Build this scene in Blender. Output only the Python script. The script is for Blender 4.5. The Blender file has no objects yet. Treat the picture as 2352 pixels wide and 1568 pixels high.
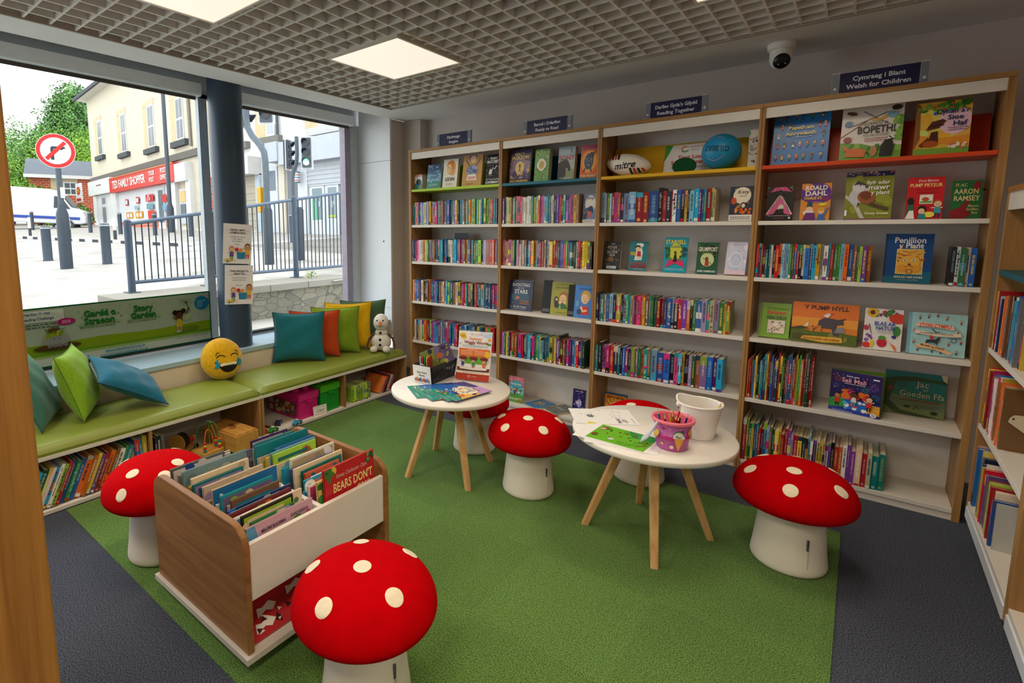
import bpy, math, random
from math import sin, cos, pi, sqrt, atan2, radians as R
from mathutils import Vector, Matrix
C = bpy.context.scene.collection
RNG = random.Random(7)
def srgb(c):
    f = lambda v: v/12.92 if v <= .04045 else ((v+.055)/1.055)**2.4
    if isinstance(c, str):
        c = PAL.get(c, c)
    if isinstance(c, str):
        c = c.lstrip('#'); c = tuple(int(c[i:i+2], 16)/255 for i in (0, 2, 4))
    elif max(c) > 1.0:
        c = tuple(v/255 for v in c)
    return tuple(f(v) for v in c)
PAL = dict(r='c81e28', R='7a1622', o='e26a22', y='ecc62c', g='3f9a46', G='145c3a', l='a4cc36', t='16858c', b='2060b4', B='22305c',
           s='78b4d8', c='1ea2cc', p='6c3392', P='9a86bc', k='1c1c20', w='e8e6e0', e='dcc69c', n='8c5834', m='d42a80', M='efa2b8', a='858c94')
CN = dict(r='red', R='maroon', o='orange', y='yellow', g='green', G='dark green', l='lime', t='teal', b='blue', B='navy', s='pale blue',
          c='cyan', p='purple', P='lavender', k='black', w='white', e='cream', n='brown', m='magenta', M='pink', a='grey')
_cc = {}
def lin(c):
    k = c if isinstance(c, (str, tuple)) else tuple(c)
    if k not in _cc: _cc[k] = srgb(c)
    return _cc[k]

# ------------------------------------------------------------------ letters
CHARS = sorted(set("ABCDEFGHIJKLMNOPQRSTUVWXYZabcdefghijklmnopqrstuvwxyz0123456789.,!?&'-:/£+"))
GLY = {}
def make_glyphs():
    tmp = []
    for bold in (0, 1):
        for ch in CHARS + ['H H', 'HH']:
            for s in ((ch,) if len(ch) > 1 else (ch, 'H'+ch+'H')):
                cu = bpy.data.curves.new('glyph', 'FONT'); cu.body = s; cu.resolution_u = 2
                if bold: cu.offset = .022
                o = bpy.data.objects.new('glyph', cu); C.objects.link(o); tmp.append((bold, s, o))
    bpy.context.view_layer.update()
    dg = bpy.context.evaluated_depsgraph_get()
    wid, raw = {}, {}
    for bold, s, o in tmp:
        me = o.evaluated_get(dg).to_mesh()
        vs = [(v.co.x, v.co.y) for v in me.vertices]; fs = [tuple(p.vertices) for p in me.polygons]
        wid[bold, s] = (min(v[0] for v in vs), max(v[0] for v in vs)) if vs else (0, 0)
        raw[bold, s] = (vs, fs)
        o.evaluated_get(dg).to_mesh_clear()
    for bold, s, o in tmp:
        cu = o.data; bpy.data.objects.remove(o); bpy.data.curves.remove(cu)
    for bold in (0, 1):
        span = lambda s: wid[bold, s][1]-wid[bold, s][0]
        hh = span('HH')
        for ch in CHARS:
            GLY[bold, ch] = (raw[bold, ch][0], raw[bold, ch][1], span('H'+ch+'H')-hh)
        GLY[bold, ' '] = ([], [], span('H H')-hh)
    GLY['cap'] = .69
make_glyphs()
def layout(s, bold):
    vs, fs, x = [], [], 0.
    for ch in s:
        g = GLY.get((bold, ch)) or GLY[bold, ' ']
        b = len(vs); vs += [(x+a, c) for a, c in g[0]]; fs += [tuple(b+i for i in f) for f in g[1]]
        x += g[2]
    return vs, fs, x

# ------------------------------------------------------------------ mesh builder
class MB:
    def __init__(s):
        s.v, s.f, s.c, s.m, s.sm = [], [], [], [], []
        s.M = None; s.mat = 0
    def add(s, vs, fs, col='w', smooth=False):
        b = len(s.v)
        s.v += [tuple(s.M @ Vector(p)) for p in vs] if s.M is not None else [tuple(p) for p in vs]
        c = lin(col)
        for f in fs:
            s.f.append(tuple(b+i for i in f)); s.c.append(c); s.m.append(s.mat); s.sm.append(smooth)
    def box(s, x0, y0, z0, x1, y1, z1, col='w', top=None):
        vs = [(x0,y0,z0),(x1,y0,z0),(x1,y1,z0),(x0,y1,z0),(x0,y0,z1),(x1,y0,z1),(x1,y1,z1),(x0,y1,z1)]
        s.add(vs, [(0,3,2,1),(4,5,6,7),(0,1,5,4),(1,2,6,5),(2,3,7,6),(3,0,4,7)], col)
        if top: s.c[-5] = lin(top)
    def quad(s, a, b, c, d, col='w'): s.add([a,b,c,d], [(0,1,2,3)], col)
    def cyl(s, p0, p1, r0, r1=None, n=16, col='w', caps=True):
        r1 = r0 if r1 is None else r1
        p0, p1 = Vector(p0), Vector(p1); d = (p1-p0).normalized()
        a = d.orthogonal().normalized(); b = d.cross(a)
        vs = [tuple(p+(a*cos(2*pi*i/n)+b*sin(2*pi*i/n))*r) for p, r in ((p0,r0),(p1,r1)) for i in range(n)]
        s.add(vs, [(i,(i+1)%n,n+(i+1)%n,n+i) for i in range(n)], col, True)
        if caps: s.add(vs, [tuple(range(n-1,-1,-1)), tuple(range(n,2*n))], col)
    def tube(s, pts, r, n=8, col='w', caps=True):
        pts = [Vector(p) for p in pts]; rings = []
        up = None
        for i, p in enumerate(pts):
            d = (pts[min(i+1,len(pts)-1)]-pts[max(i-1,0)]).normalized()
            a = d.orthogonal().normalized() if up is None else (up-d*up.dot(d)).normalized()
            up = a; b = d.cross(a); rr = r[i] if isinstance(r,(list,tuple)) else r
            rings.append([tuple(p+(a*cos(2*pi*k/n)+b*sin(2*pi*k/n))*rr) for k in range(n)])
        vs = [q for g in rings for q in g]
        s.add(vs, [(i*n+k,i*n+(k+1)%n,(i+1)*n+(k+1)%n,(i+1)*n+k) for i in range(len(pts)-1) for k in range(n)], col, True)
        if caps: s.add(vs, [tuple(range(n-1,-1,-1)), tuple(range((len(pts)-1)*n,len(pts)*n))], col)
    def lathe(s, prof, n=32, col='w', o=(0,0,0), cols=None, axis=None):
        # prof: [(r,z)...] bottom to top or top to bottom
        vs, idx = [], []
        for r, z in prof:
            if r < 1e-6: idx.append([len(vs)]*n); vs.append((o[0],o[1],o[2]+z))
            else:
                idx.append([len(vs)+k for k in range(n)])
                vs += [(o[0]+r*cos(2*pi*k/n), o[1]+r*sin(2*pi*k/n), o[2]+z) for k in range(n)]
        if axis is not None: vs = [tuple(axis @ Vector(p)) for p in vs]
        for i in range(len(prof)-1):
            fs = []
            for k in range(n):
                q = [idx[i][k], idx[i][(k+1)%n], idx[i+1][(k+1)%n], idx[i+1][k]]
                q2 = [x for j, x in enumerate(q) if x not in q[:j]]
                if len(q2) > 2: fs.append(tuple(q2))
            # one add per band lets each band have its colour
            s._raw(vs if i == 0 else None, fs, cols[i] if cols else col)
    def _raw(s, vs, fs, col):
        if vs is not None:
            s._b = len(s.v)
            s.v += [tuple(s.M @ Vector(p)) for p in vs] if s.M is not None else vs
        c = lin(col)
        for f in fs:
            s.f.append(tuple(s._b+i for i in f)); s.c.append(c); s.m.append(s.mat); s.sm.append(True)
    def ball(s, o, r, col='w', n=16, m=10, sc=(1,1,1), axis=None):
        vs = []; 
        prof = [(sin(pi*i/m), -cos(pi*i/m)) for i in range(m+1)]
        A = Matrix.Translation(o) @ (axis.to_4x4() if axis is not None else Matrix()) @ Matrix.Diagonal((r*sc[0], r*sc[1], r*sc[2], 1))
        s.lathe(prof, n, col, axis=A)
    def prism(s, pts, y0, y1, col='w', ax='y', smooth=False):
        # polygon in the plane across ax, extruded y0..y1
        f = {'y': lambda a,b,t:(a,t,b), 'x': lambda a,b,t:(t,a,b), 'z': lambda a,b,t:(a,b,t)}[ax]
        n = len(pts); vs = [f(a,b,y0) for a,b in pts]+[f(a,b,y1) for a,b in pts]
        s.add(vs, [tuple(range(n)), tuple(range(2*n-1,n-1,-1))]+[(i,n+i,n+(i+1)%n,(i+1)%n) for i in range(n)], col)
    def grid(s, fn, nu, nv, col='w', smooth=True, closeu=False):
        vs = [fn(i/nu, j/nv) for j in range(nv+1) for i in range(nu+1)]
        w = nu+1
        s.add(vs, [(j*w+i, j*w+i+1, (j+1)*w+i+1, (j+1)*w+i) for j in range(nv) for i in range(nu)], col, smooth)
    def canvas(s, O, U, V, N=None, step=.0003):
        return Cv(s, O, U, V, N, step)
    def build(s, name, mats, parent=None, loc=None, rot=None, bevel=0, seg=2, matrix=None):
        me = bpy.data.meshes.new(name)
        me.from_pydata(s.v, [], s.f); me.validate(clean_customdata=False)
        if len(me.polygons) == len(s.f):
            a = me.color_attributes.new('Col', 'FLOAT_COLOR', 'CORNER')
            buf = []
            for p, c in zip(me.polygons, s.c): buf += [c[0],c[1],c[2],1.]*p.loop_total
            a.data.foreach_set('color', buf)
            me.polygons.foreach_set('material_index', s.m); me.polygons.foreach_set('use_smooth', s.sm)
        else: print('MESH MISMATCH', name, len(me.polygons), len(s.f))
        for m in (mats if isinstance(mats, (list, tuple)) else [mats]): me.materials.append(m)
        o = bpy.data.objects.new(name, me); C.objects.link(o)
        if parent is not None: o.parent = parent
        if matrix is not None: o.matrix_local = matrix
        if loc is not None: o.location = loc
        if rot is not None: o.rotation_euler = rot
        if bevel:
            b = o.modifiers.new('bevel', 'BEVEL'); b.width = bevel; b.segments = seg; b.limit_method = 'ANGLE'; b.angle_limit = R(40)
        return o

class Cv:
    """A flat picture surface: u to the right 0..1, v up 0..1, each operation one hair above the last."""
    def __init__(s, mb, O, U, V, N, step):
        s.mb, s.O, s.U, s.V = mb, Vector(O), Vector(U), Vector(V)
        s.N = Vector(N) if N is not None else s.U.cross(s.V).normalized()
        s.k = 1; s.st = step; s.asp = s.V.length/s.U.length
        s.rev = s.U.cross(s.V).dot(s.N) < 0
    def pt(s, u, v): return tuple(s.O+s.U*u+s.V*v+s.N*(s.st*s.k))
    def clip(s, pts):
        for ax, lim, sg in ((0,0,1),(0,1,-1),(1,0,1),(1,1,-1)):
            out = []
            for i in range(len(pts)):
                a, b = pts[i-1], pts[i]; ia, ib = (a[ax]-lim)*sg >= -1e-9, (b[ax]-lim)*sg >= -1e-9
                if ia != ib:
                    t = (lim-a[ax])/(b[ax]-a[ax]); q = (a[0]+(b[0]-a[0])*t, a[1]+(b[1]-a[1])*t); out.append(q)
                if ib: out.append(b)
            pts = out
            if len(pts) < 3: return []
        return pts
    def poly(s, pts, col):
        if any(x < 0 or x > 1 or y < 0 or y > 1 for x, y in pts):
            pts = s.clip(pts); q = []
            for p in pts:
                if not q or abs(p[0]-q[-1][0])+abs(p[1]-q[-1][1]) > 1e-7: q.append(p)
            if len(q) > 1 and abs(q[0][0]-q[-1][0])+abs(q[0][1]-q[-1][1]) < 1e-7: q.pop()
            if len(q) < 3: return
            pts = q
        vs = [s.pt(*p) for p in pts]; s.mb.add(vs, [tuple(range(len(vs)))], col); s.k += 1
    p = poly
    def r(s, x0, y0, x1, y1, c): s.poly([(x0,y0),(x1,y0),(x1,y1),(x0,y1)], c)
    def e(s, x, y, rx, ry, c, n=18, a0=0, a1=2*pi, rot=0):
        q = []
        for i in range(n):
            a = a0+(a1-a0)*i/(n if a1-a0 > 6.2 else n-1)
            dx, dy = rx*cos(a), ry*sin(a)*s.asp
            q.append((x+dx*cos(rot)-dy*sin(rot), y+(dx*sin(rot)+dy*cos(rot))/s.asp))
        s.poly(q, c)
    def o(s, x, y, rad, c, n=18): s.e(x, y, rad, rad/s.asp, c, n)
    def ring(s, x, y, rx, w, c, n=28):
        vs, fs = [], []
        for i in range(n):
            a = 2*pi*i/n
            for r_ in (rx, rx-w): vs.append(s.pt(x+r_*cos(a), y+r_*sin(a)/s.asp))
        s.mb.add(vs, [(2*i, 2*((i+1)%n), 2*((i+1)%n)+1, 2*i+1) for i in range(n)], c); s.k += 1
    def ln(s, pts, w, c):
        vs, fs = [], []
        for i, (x, y) in enumerate(pts):
            a = pts[max(i-1,0)]; b = pts[min(i+1,len(pts)-1)]
            dx, dy = b[0]-a[0], (b[1]-a[1])*s.asp; l = sqrt(dx*dx+dy*dy) or 1
            nx, ny = -dy/l*w/2, dx/l*w/2/s.asp
            vs += [(min(1,max(0,x+nx)), min(1,max(0,y+ny))), (min(1,max(0,x-nx)), min(1,max(0,y-ny)))]
        s.mb.add([s.pt(*v) for v in vs], [(2*i, 2*i+1, 2*i+3, 2*i+2) for i in range(len(pts)-1)], c); s.k += 1
    def t(s, txt, x, y, h, c, bold=1, rot=0, maxw=None, al='c', sk=0):
        """centred text, cap height h (share of V), never wider than maxw (share of U)"""
        vs, fs, w = layout(txt, bold)
        if not fs: return
        k = h/GLY['cap']; sx = k*s.asp
        if maxw and w*sx > maxw: sx *= maxw/(w*sx)
        W = w*sx; x0 = -W/2 if al == 'c' else 0.
        out = []
        for a, b in vs:
            du, dv = x0+a*sx+sk*b*sx, (b-GLY['cap']/2)*k
            dv *= s.asp
            out.append(s.pt(x+du*cos(rot)-dv*sin(rot), y+(du*sin(rot)+dv*cos(rot))/s.asp))
        s.mb.add(out, fs, c); s.k += 1
    def sc(s, seed, n, cols, x0, y0, x1, y1, a0, a1, shape='e'):
        g = random.Random(seed)
        for i in range(n):
            x, y, a = g.uniform(x0,x1), g.uniform(y0,y1), g.uniform(a0,a1); c = cols[g.randrange(len(cols))]
            if shape == 'e': s.e(x, y, a, a*g.uniform(.5,1)/s.asp, c, 8, rot=g.uniform(0,3))
            elif shape == 'l': s.ln([(x-a,y),(x+a,y+g.uniform(-a,a)/s.asp)], a*.25, c)
            else: s.e(x, y, a, a/s.asp, c, 3, rot=g.uniform(0,6))
            s.k -= 1 if i < n-1 else 0
            s.k += .15 if i < n-1 else 0
    def lines(s, seed, n, x0, x1, y0, y1, c, h=.35):
        """small print too small to read in the photo, as thin broken rules"""
        g = random.Random(seed); dy = (y1-y0)/n
        for i in range(n):
            y = y1-dy*(i+.5); x = x0
            while x < x1-.02:
                w = g.uniform(.03,.09)*(x1-x0)*1.3; s.r(x, y-dy*h/2, min(x+w,x1), y+dy*h/2, c); s.k -= 1
                x += w+.02*(x1-x0)
        s.k += 1
    def kid(s, x, y, h, skin, hair, top, legs, arms=.5, look=0):
        """a little drawn child: legs, body, arms, head with hair and face"""
        a = s.asp; w = h*a
        for d in (-1,1): s.r(x+d*.07*w-.035*w, y, x+d*.07*w+.035*w, y+.28*h, legs); s.k -= 1
        s.k += 1
        s.p([(x-.16*w,y+.25*h),(x+.16*w,y+.25*h),(x+.11*w,y+.6*h),(x-.11*w,y+.6*h)], top)
        s.ln([(x-.1*w,y+.56*h),(x-.27*w,y+(.35+arms*.4)*h)], .06*w, skin); s.ln([(x+.1*w,y+.56*h),(x+.27*w,y+(.35+arms*.45)*h)], .06*w, skin)
        s.e(x, y+.8*h, .19*w, .2*h, hair, 14); s.e(x+look*.03*w, y+.76*h, .16*w, .16*h, skin, 14)
        for d in (-1,1): s.e(x+d*.06*w+look*.04*w, y+.78*h, .018*w, .025*h, 'k', 6)
        s.ln([(x-.05*w,y+.71*h),(x,y+.695*h),(x+.05*w,y+.71*h)], .018*w, 'R')

# ------------------------------------------------------------------ naming
def tag(o, label, cat, group=None, kind=None):
    if label: o['label'] = label
    if cat: o['category'] = cat
    if group: o['group'] = group
    if kind: o['kind'] = kind
    return o
def thing(name, label, cat, loc=(0,0,0), rot=(0,0,0), group=None):
    o = bpy.data.objects.new(name, None); C.objects.link(o); o.location = loc
    o.rotation_euler = rot if isinstance(rot,(tuple,list)) else (0,0,rot); o.empty_display_size = .05
    return tag(o, label, cat, group)
def struct(name, mb, mats, parent=None, **k):
    o = mb.build(name, mats, parent, **k)
    if parent is None: o['kind'] = 'structure'
    return o
def dup(root, loc, rot, label=None, group=None):
    r = root.copy(); C.objects.link(r); r.location = loc; r.rotation_euler = rot
    if label: r['label'] = label
    if group: r['group'] = group
    for ch in list(root.children):
        c = ch.copy(); C.objects.link(c); c.parent = r
        for g in ch.children:
            d = g.copy(); C.objects.link(d); d.parent = c
    return r
ONES = 'first second third fourth fifth sixth seventh eighth ninth tenth eleventh twelfth thirteenth fourteenth fifteenth sixteenth seventeenth eighteenth nineteenth'.split()
TENS = {20:'twent', 30:'thirt', 40:'fort', 50:'fift'}
def nth(i):
    if i < 20: return ONES[i-1]
    t = i//10*10
    return TENS[t]+'ieth' if i == t else TENS[t]+'y-'+ONES[i-t-1]
# ------------------------------------------------------------------ materials (all node based)
def mat(name, rough=.5, spec=.5, base=None, noise=.06, nscale=40., bump=0., bscale=200., emit=0, metal=0., coat=0., sheen=0., val=1.):
    """base None: colour comes from the mesh's colour attribute; a little noise keeps every surface from being flat"""
    m = bpy.data.materials.new(name); m.use_nodes = True; nt = m.node_tree; N = nt.nodes; L = nt.links
    b = N['Principled BSDF']
    b.inputs['Roughness'].default_value = rough; b.inputs['Specular IOR Level'].default_value = spec
    b.inputs['Metallic'].default_value = metal; b.inputs['Coat Weight'].default_value = coat
    b.inputs['Sheen Weight'].default_value = sheen
    tc = N.new('ShaderNodeTexCoord'); nz = N.new('ShaderNodeTexNoise'); nz.inputs['Scale'].default_value = nscale; nz.inputs['Detail'].default_value = 2
    L.new(tc.outputs['Object'], nz.inputs['Vector'])
    if base is None:
        at = N.new('ShaderNodeAttribute'); at.attribute_name = 'Col'; src = at.outputs['Color']
    else:
        rg = N.new('ShaderNodeRGB'); rg.outputs[0].default_value = (*srgb(base), 1); src = rg.outputs[0]
    hs = N.new('ShaderNodeHueSaturation'); L.new(src, hs.inputs['Color'])
    mr = N.new('ShaderNodeMapRange'); mr.inputs['From Min'].default_value = .3; mr.inputs['From Max'].default_value = .7
    mr.inputs['To Min'].default_value = (1-noise)*val; mr.inputs['To Max'].default_value = (1+noise)*val
    L.new(nz.outputs['Fac'], mr.inputs['Value']); L.new(mr.outputs['Result'], hs.inputs['Value'])
    L.new(hs.outputs['Color'], b.inputs['Base Color'])
    if emit: L.new(hs.outputs['Color'], b.inputs['Emission Color']); b.inputs['Emission Strength'].default_value = emit
    if bump:
        n2 = N.new('ShaderNodeTexNoise'); n2.inputs['Scale'].default_value = bscale; n2.inputs['Detail'].default_value = 3
        L.new(tc.outputs['Object'], n2.inputs['Vector'])
        bp = N.new('ShaderNodeBump'); bp.inputs['Strength'].default_value = bump; bp.inputs['Distance'].default_value = .004
        L.new(n2.outputs['Fac'], bp.inputs['Height']); L.new(bp.outputs['Normal'], b.inputs['Normal'])
    return m
M = {}
M['paper'] = mat('printed_paper', .55, .3, noise=.03)
M['card'] = mat('laminated_cover', .32, .5, noise=.04)
M['plastic'] = mat('plastic', .35, .5, noise=.02)
M['matte'] = mat('matte_paint', .8, .2, noise=.03, nscale=8)
M['satin'] = mat('satin_paint', .45, .4, noise=.03, nscale=12)
M['fabric'] = mat('woven_fabric', .95, .1, noise=.1, nscale=90, bump=.25, bscale=500, sheen=.25)
M['plush'] = mat('plush_fabric', 1., .05, noise=.12, nscale=60, bump=.5, bscale=300, sheen=.5)
M['vinyl'] = mat('padded_vinyl', .38, .5, noise=.03, nscale=10, bump=.05, bscale=400)
M['metal'] = mat('painted_metal', .4, .5, noise=.08, nscale=15)
M['white_board'] = mat('white_laminate', .45, .4, 'e6e0d6', noise=.02, nscale=20)
M['acrylic'] = mat('clear_acrylic', .1, .5, 'd8dce0', noise=.0)
M['wall'] = mat('wall_paint', .85, .2, 'd2c8c2', noise=.03, nscale=3)
M['wall_cool'] = mat('white_wall_panel', .6, .3, 'f0f4f6', noise=.015, nscale=3)
M['soffit'] = mat('soffit_plaster', .85, .2, 'f2f2f2', noise=.02, nscale=3)
M['lattice'] = mat('ceiling_lattice_metal', .6, .3, 'eae6e0', noise=.02)
M['plenum'] = mat('ceiling_void', .9, .1, '6a6259', noise=.05)
M['white_lino'] = mat('white_leatherette', .6, .35, 'e9e2d6', noise=.05, nscale=6, bump=.08, bscale=300)
M['red_felt'] = mat('red_felt', .9, .04, 'be0008', noise=.06, nscale=30, bump=.2, bscale=600)
M['spot_felt'] = mat('cream_felt', .9, .1, 'efe2c8', noise=.04, nscale=60, bump=.2, bscale=600)
M['pave'] = None
def wood(name, c0, c1, axis='z', scale=1., rough=.42):
    m = bpy.data.materials.new(name); m.use_nodes = True; nt = m.node_tree; N = nt.nodes; L = nt.links; b = N['Principled BSDF']
    tc = N.new('ShaderNodeTexCoord'); mp = N.new('ShaderNodeMapping')
    st = {'x': (1.2,26,26), 'y': (26,1.2,26), 'z': (26,26,1.2)}[axis]
    mp.inputs['Scale'].default_value = tuple(v*scale for v in st)
    L.new(tc.outputs['Object'], mp.inputs['Vector'])
    n1 = N.new('ShaderNodeTexNoise'); n1.inputs['Scale'].default_value = 1.; n1.inputs['Detail'].default_value = 4; n1.inputs['Distortion'].default_value = .6
    n2 = N.new('ShaderNodeTexNoise'); n2.inputs['Scale'].default_value = 6.; n2.inputs['Detail'].default_value = 3
    L.new(mp.outputs['Vector'], n1.inputs['Vector']); L.new(mp.outputs['Vector'], n2.inputs['Vector'])
    mx = N.new('ShaderNodeMath'); mx.operation = 'MULTIPLY_ADD'; mx.inputs[1].default_value = .35; L.new(n2.outputs['Fac'], mx.inputs[0]); L.new(n1.outputs['Fac'], mx.inputs[2])
    cr = N.new('ShaderNodeValToRGB'); cr.color_ramp.elements[0].position = .45; cr.color_ramp.elements[1].position = .85
    cr.color_ramp.elements[0].color = (*srgb(c0),1); cr.color_ramp.elements[1].color = (*srgb(c1),1)
    L.new(mx.outputs[0], cr.inputs['Fac']); L.new(cr.outputs['Color'], b.inputs['Base Color'])
    b.inputs['Roughness'].default_value = rough; b.inputs['Specular IOR Level'].default_value = .35
    return m
M['oak_z'] = wood('oak_upright', '94683a', 'b48a54')
M['oak_x'] = wood('oak_along', '94683a', 'b48a54', 'x')
M['oak_y'] = wood('oak_along_window', '96602c', 'b57e40', 'y')
M['oak_big'] = wood('oak_end_panel', '8a5c28', 'aa7a3a', 'z', 1.5)
M['oak_dark'] = wood('oak_side', '80552e', 'a47442', 'x', 1.1)
M['beech'] = wood('beech_leg', 'c4945c', 'dcb07a', 'z', 1.5)
M['toy_wood'] = wood('toy_wood', 'c48a3c', 'd8a458', 'x', 1.6)
def carpet(name, ca, cb, tile=0, var=(1,1), speck=.5):
    m = bpy.data.materials.new(name); m.use_nodes = True; nt = m.node_tree; N = nt.nodes; L = nt.links; b = N['Principled BSDF']
    tc = N.new('ShaderNodeTexCoord'); nz = N.new('ShaderNodeTexNoise'); nz.inputs['Scale'].default_value = 230; nz.inputs['Detail'].default_value = 3; nz.inputs['Roughness'].default_value = .8
    L.new(tc.outputs['Object'], nz.inputs['Vector'])
    cr = N.new('ShaderNodeValToRGB'); cr.color_ramp.elements[0].position = .5-speck*.3; cr.color_ramp.elements[1].position = .5+speck*.3
    cr.color_ramp.elements[0].color = (*srgb(ca),1); cr.color_ramp.elements[1].color = (*srgb(cb),1); L.new(nz.outputs['Fac'], cr.inputs['Fac'])
    n3 = N.new('ShaderNodeTexNoise'); n3.inputs['Scale'].default_value = 1.6; L.new(tc.outputs['Object'], n3.inputs['Vector'])
    hs = N.new('ShaderNodeHueSaturation'); L.new(cr.outputs['Color'], hs.inputs['Color'])
    mr = N.new('ShaderNodeMapRange'); mr.inputs['To Min'].default_value = .85; mr.inputs['To Max'].default_value = 1.15; L.new(n3.outputs['Fac'], mr.inputs['Value'])
    last = mr.outputs['Result']
    if tile:
        ck = N.new('ShaderNodeTexChecker'); ck.inputs['Scale'].default_value = 1/tile; ck.inputs['Color1'].default_value = (var[0],)*3+(1,); ck.inputs['Color2'].default_value = (var[1],)*3+(1,)
        L.new(tc.outputs['Object'], ck.inputs['Vector'])
        mu = N.new('ShaderNodeMath'); mu.operation = 'MULTIPLY'; L.new(last, mu.inputs[0]); L.new(ck.outputs['Color'], mu.inputs[1]); last = mu.outputs[0]
    L.new(last, hs.inputs['Value']); L.new(hs.outputs['Color'], b.inputs['Base Color'])
    b.inputs['Roughness'].default_value = .95; b.inputs['Specular IOR Level'].default_value = .1; b.inputs['Sheen Weight'].default_value = .08
    bp = N.new('ShaderNodeBump'); bp.inputs['Strength'].default_value = .25; bp.inputs['Distance'].default_value = .003; L.new(nz.outputs['Fac'], bp.inputs['Height']); L.new(bp.outputs['Normal'], b.inputs['Normal'])
    return m
M['carpet_dark'] = carpet('dark_carpet', '11141c', '5e6474', speck=.34)
M['carpet_green'] = carpet('green_carpet', '264a1c', '789a50', .5, (.96,1.04), speck=.36)
def glass():
    m = bpy.data.materials.new('window_glass'); m.use_nodes = True; nt = m.node_tree; N = nt.nodes; L = nt.links
    N.remove(N['Principled BSDF']); o = N['Material Output']
    tr = N.new('ShaderNodeBsdfTransparent'); tr.inputs['Color'].default_value = (.93,.96,.96,1)
    gl = N.new('ShaderNodeBsdfGlossy'); gl.inputs['Roughness'].default_value = .02; gl.inputs['Color'].default_value = (.8,.85,.9,1)
    fr = N.new('ShaderNodeFresnel'); fr.inputs['IOR'].default_value = 1.25; mx = N.new('ShaderNodeMixShader')
    L.new(fr.outputs[0], mx.inputs[0]); L.new(tr.outputs[0], mx.inputs[1]); L.new(gl.outputs[0], mx.inputs[2]); L.new(mx.outputs[0], o.inputs['Surface'])
    return m
M['glass'] = glass()
def clear(name, col, fac=.75):
    m = bpy.data.materials.new(name); m.use_nodes = True; nt = m.node_tree; N = nt.nodes; L = nt.links
    b = N['Principled BSDF']; o = N['Material Output']; b.inputs['Base Color'].default_value = (*srgb(col),1); b.inputs['Roughness'].default_value = .08
    tr = N.new('ShaderNodeBsdfTransparent'); mx = N.new('ShaderNodeMixShader'); mx.inputs[0].default_value = fac
    L.new(b.outputs[0], mx.inputs[1]); L.new(tr.outputs[0], mx.inputs[2]); L.new(mx.outputs[0], o.inputs['Surface'])
    return m
M['clear'] = clear('clear_perspex', 'dfe6ea', .7)
def lamp_mat(name, col, k):
    m = bpy.data.materials.new(name); m.use_nodes = True; nt = m.node_tree; N = nt.nodes; L = nt.links; b = N['Principled BSDF']
    tc = N.new('ShaderNodeTexCoord'); nz = N.new('ShaderNodeTexNoise'); nz.inputs['Scale'].default_value = 2.; L.new(tc.outputs['Object'], nz.inputs['Vector'])
    cr = N.new('ShaderNodeValToRGB'); c = srgb(col); cr.color_ramp.elements[0].color = tuple(v*.92 for v in c)+(1,); cr.color_ramp.elements[1].color = (*c,1)
    L.new(nz.outputs['Fac'], cr.inputs['Fac']); L.new(cr.outputs['Color'], b.inputs['Emission Color']); b.inputs['Emission Strength'].default_value = k
    b.inputs['Base Color'].default_value = (.8,.75,.65,1)
    return m
M['lamp'] = lamp_mat('light_diffuser', 'fff0de', .88)
M['green_lamp'] = lamp_mat('green_signal', '20d8a0', 1.0)
def masonry(name, kind, c1, c2, mortar, sx, sy):
    m = bpy.data.materials.new(name); m.use_nodes = True; nt = m.node_tree; N = nt.nodes; L = nt.links; b = N['Principled BSDF']
    tc = N.new('ShaderNodeTexCoord'); mp = N.new('ShaderNodeMapping'); L.new(tc.outputs['Object'], mp.inputs['Vector'])
    if kind == 'brick':
        # bricks run on the wall's own upright plane
        mp.inputs['Rotation'].default_value = (R(90),0,0)
        t = N.new('ShaderNodeTexBrick'); t.inputs['Scale'].default_value = sx; t.inputs['Color1'].default_value = (*srgb(c1),1); t.inputs['Color2'].default_value = (*srgb(c2),1); t.inputs['Mortar'].default_value = (*srgb(mortar),1)
        L.new(mp.outputs['Vector'], t.inputs['Vector']); L.new(t.outputs['Color'], b.inputs['Base Color'])
    else:
        mp.inputs['Scale'].default_value = (sx, sx, sy)
        v = N.new('ShaderNodeTexVoronoi'); v.feature = 'DISTANCE_TO_EDGE'; v.inputs['Scale'].default_value = 1
        w = N.new('ShaderNodeTexVoronoi'); w.inputs['Scale'].default_value = 1
        nz = N.new('ShaderNodeTexNoise'); nz.inputs['Scale'].default_value = 4; L.new(mp.outputs['Vector'], nz.inputs['Vector'])
        for q in (v, w): L.new(mp.outputs['Vector'], q.inputs['Vector'])
        cr = N.new('ShaderNodeValToRGB'); cr.color_ramp.elements[0].color = (*srgb(c1),1); cr.color_ramp.elements[1].color = (*srgb(c2),1); L.new(w.outputs['Color'], cr.inputs['Fac'])
        lt = N.new('ShaderNodeMath'); lt.operation = 'LESS_THAN'; lt.inputs[1].default_value = .035; L.new(v.outputs['Distance'], lt.inputs[0])
        mx = N.new('ShaderNodeMix'); mx.data_type = 'RGBA'; L.new(lt.outputs[0], mx.inputs[0]); L.new(cr.outputs['Color'], mx.inputs[6]); mx.inputs[7].default_value = (*srgb(mortar),1)
        hs = N.new('ShaderNodeHueSaturation'); mr = N.new('ShaderNodeMapRange'); mr.inputs['To Min'].default_value = .75; mr.inputs['To Max'].default_value = 1.25
        L.new(nz.outputs['Fac'], mr.inputs['Value']); L.new(mr.outputs['Result'], hs.inputs['Value']); L.new(mx.outputs[2], hs.inputs['Color']); L.new(hs.outputs['Color'], b.inputs['Base Color'])
    b.inputs['Roughness'].default_value = .9
    return m
M['brick'] = masonry('red_brick', 'brick', 'a84424', '963a1e', 'a89484', 1.6, 1)
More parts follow.
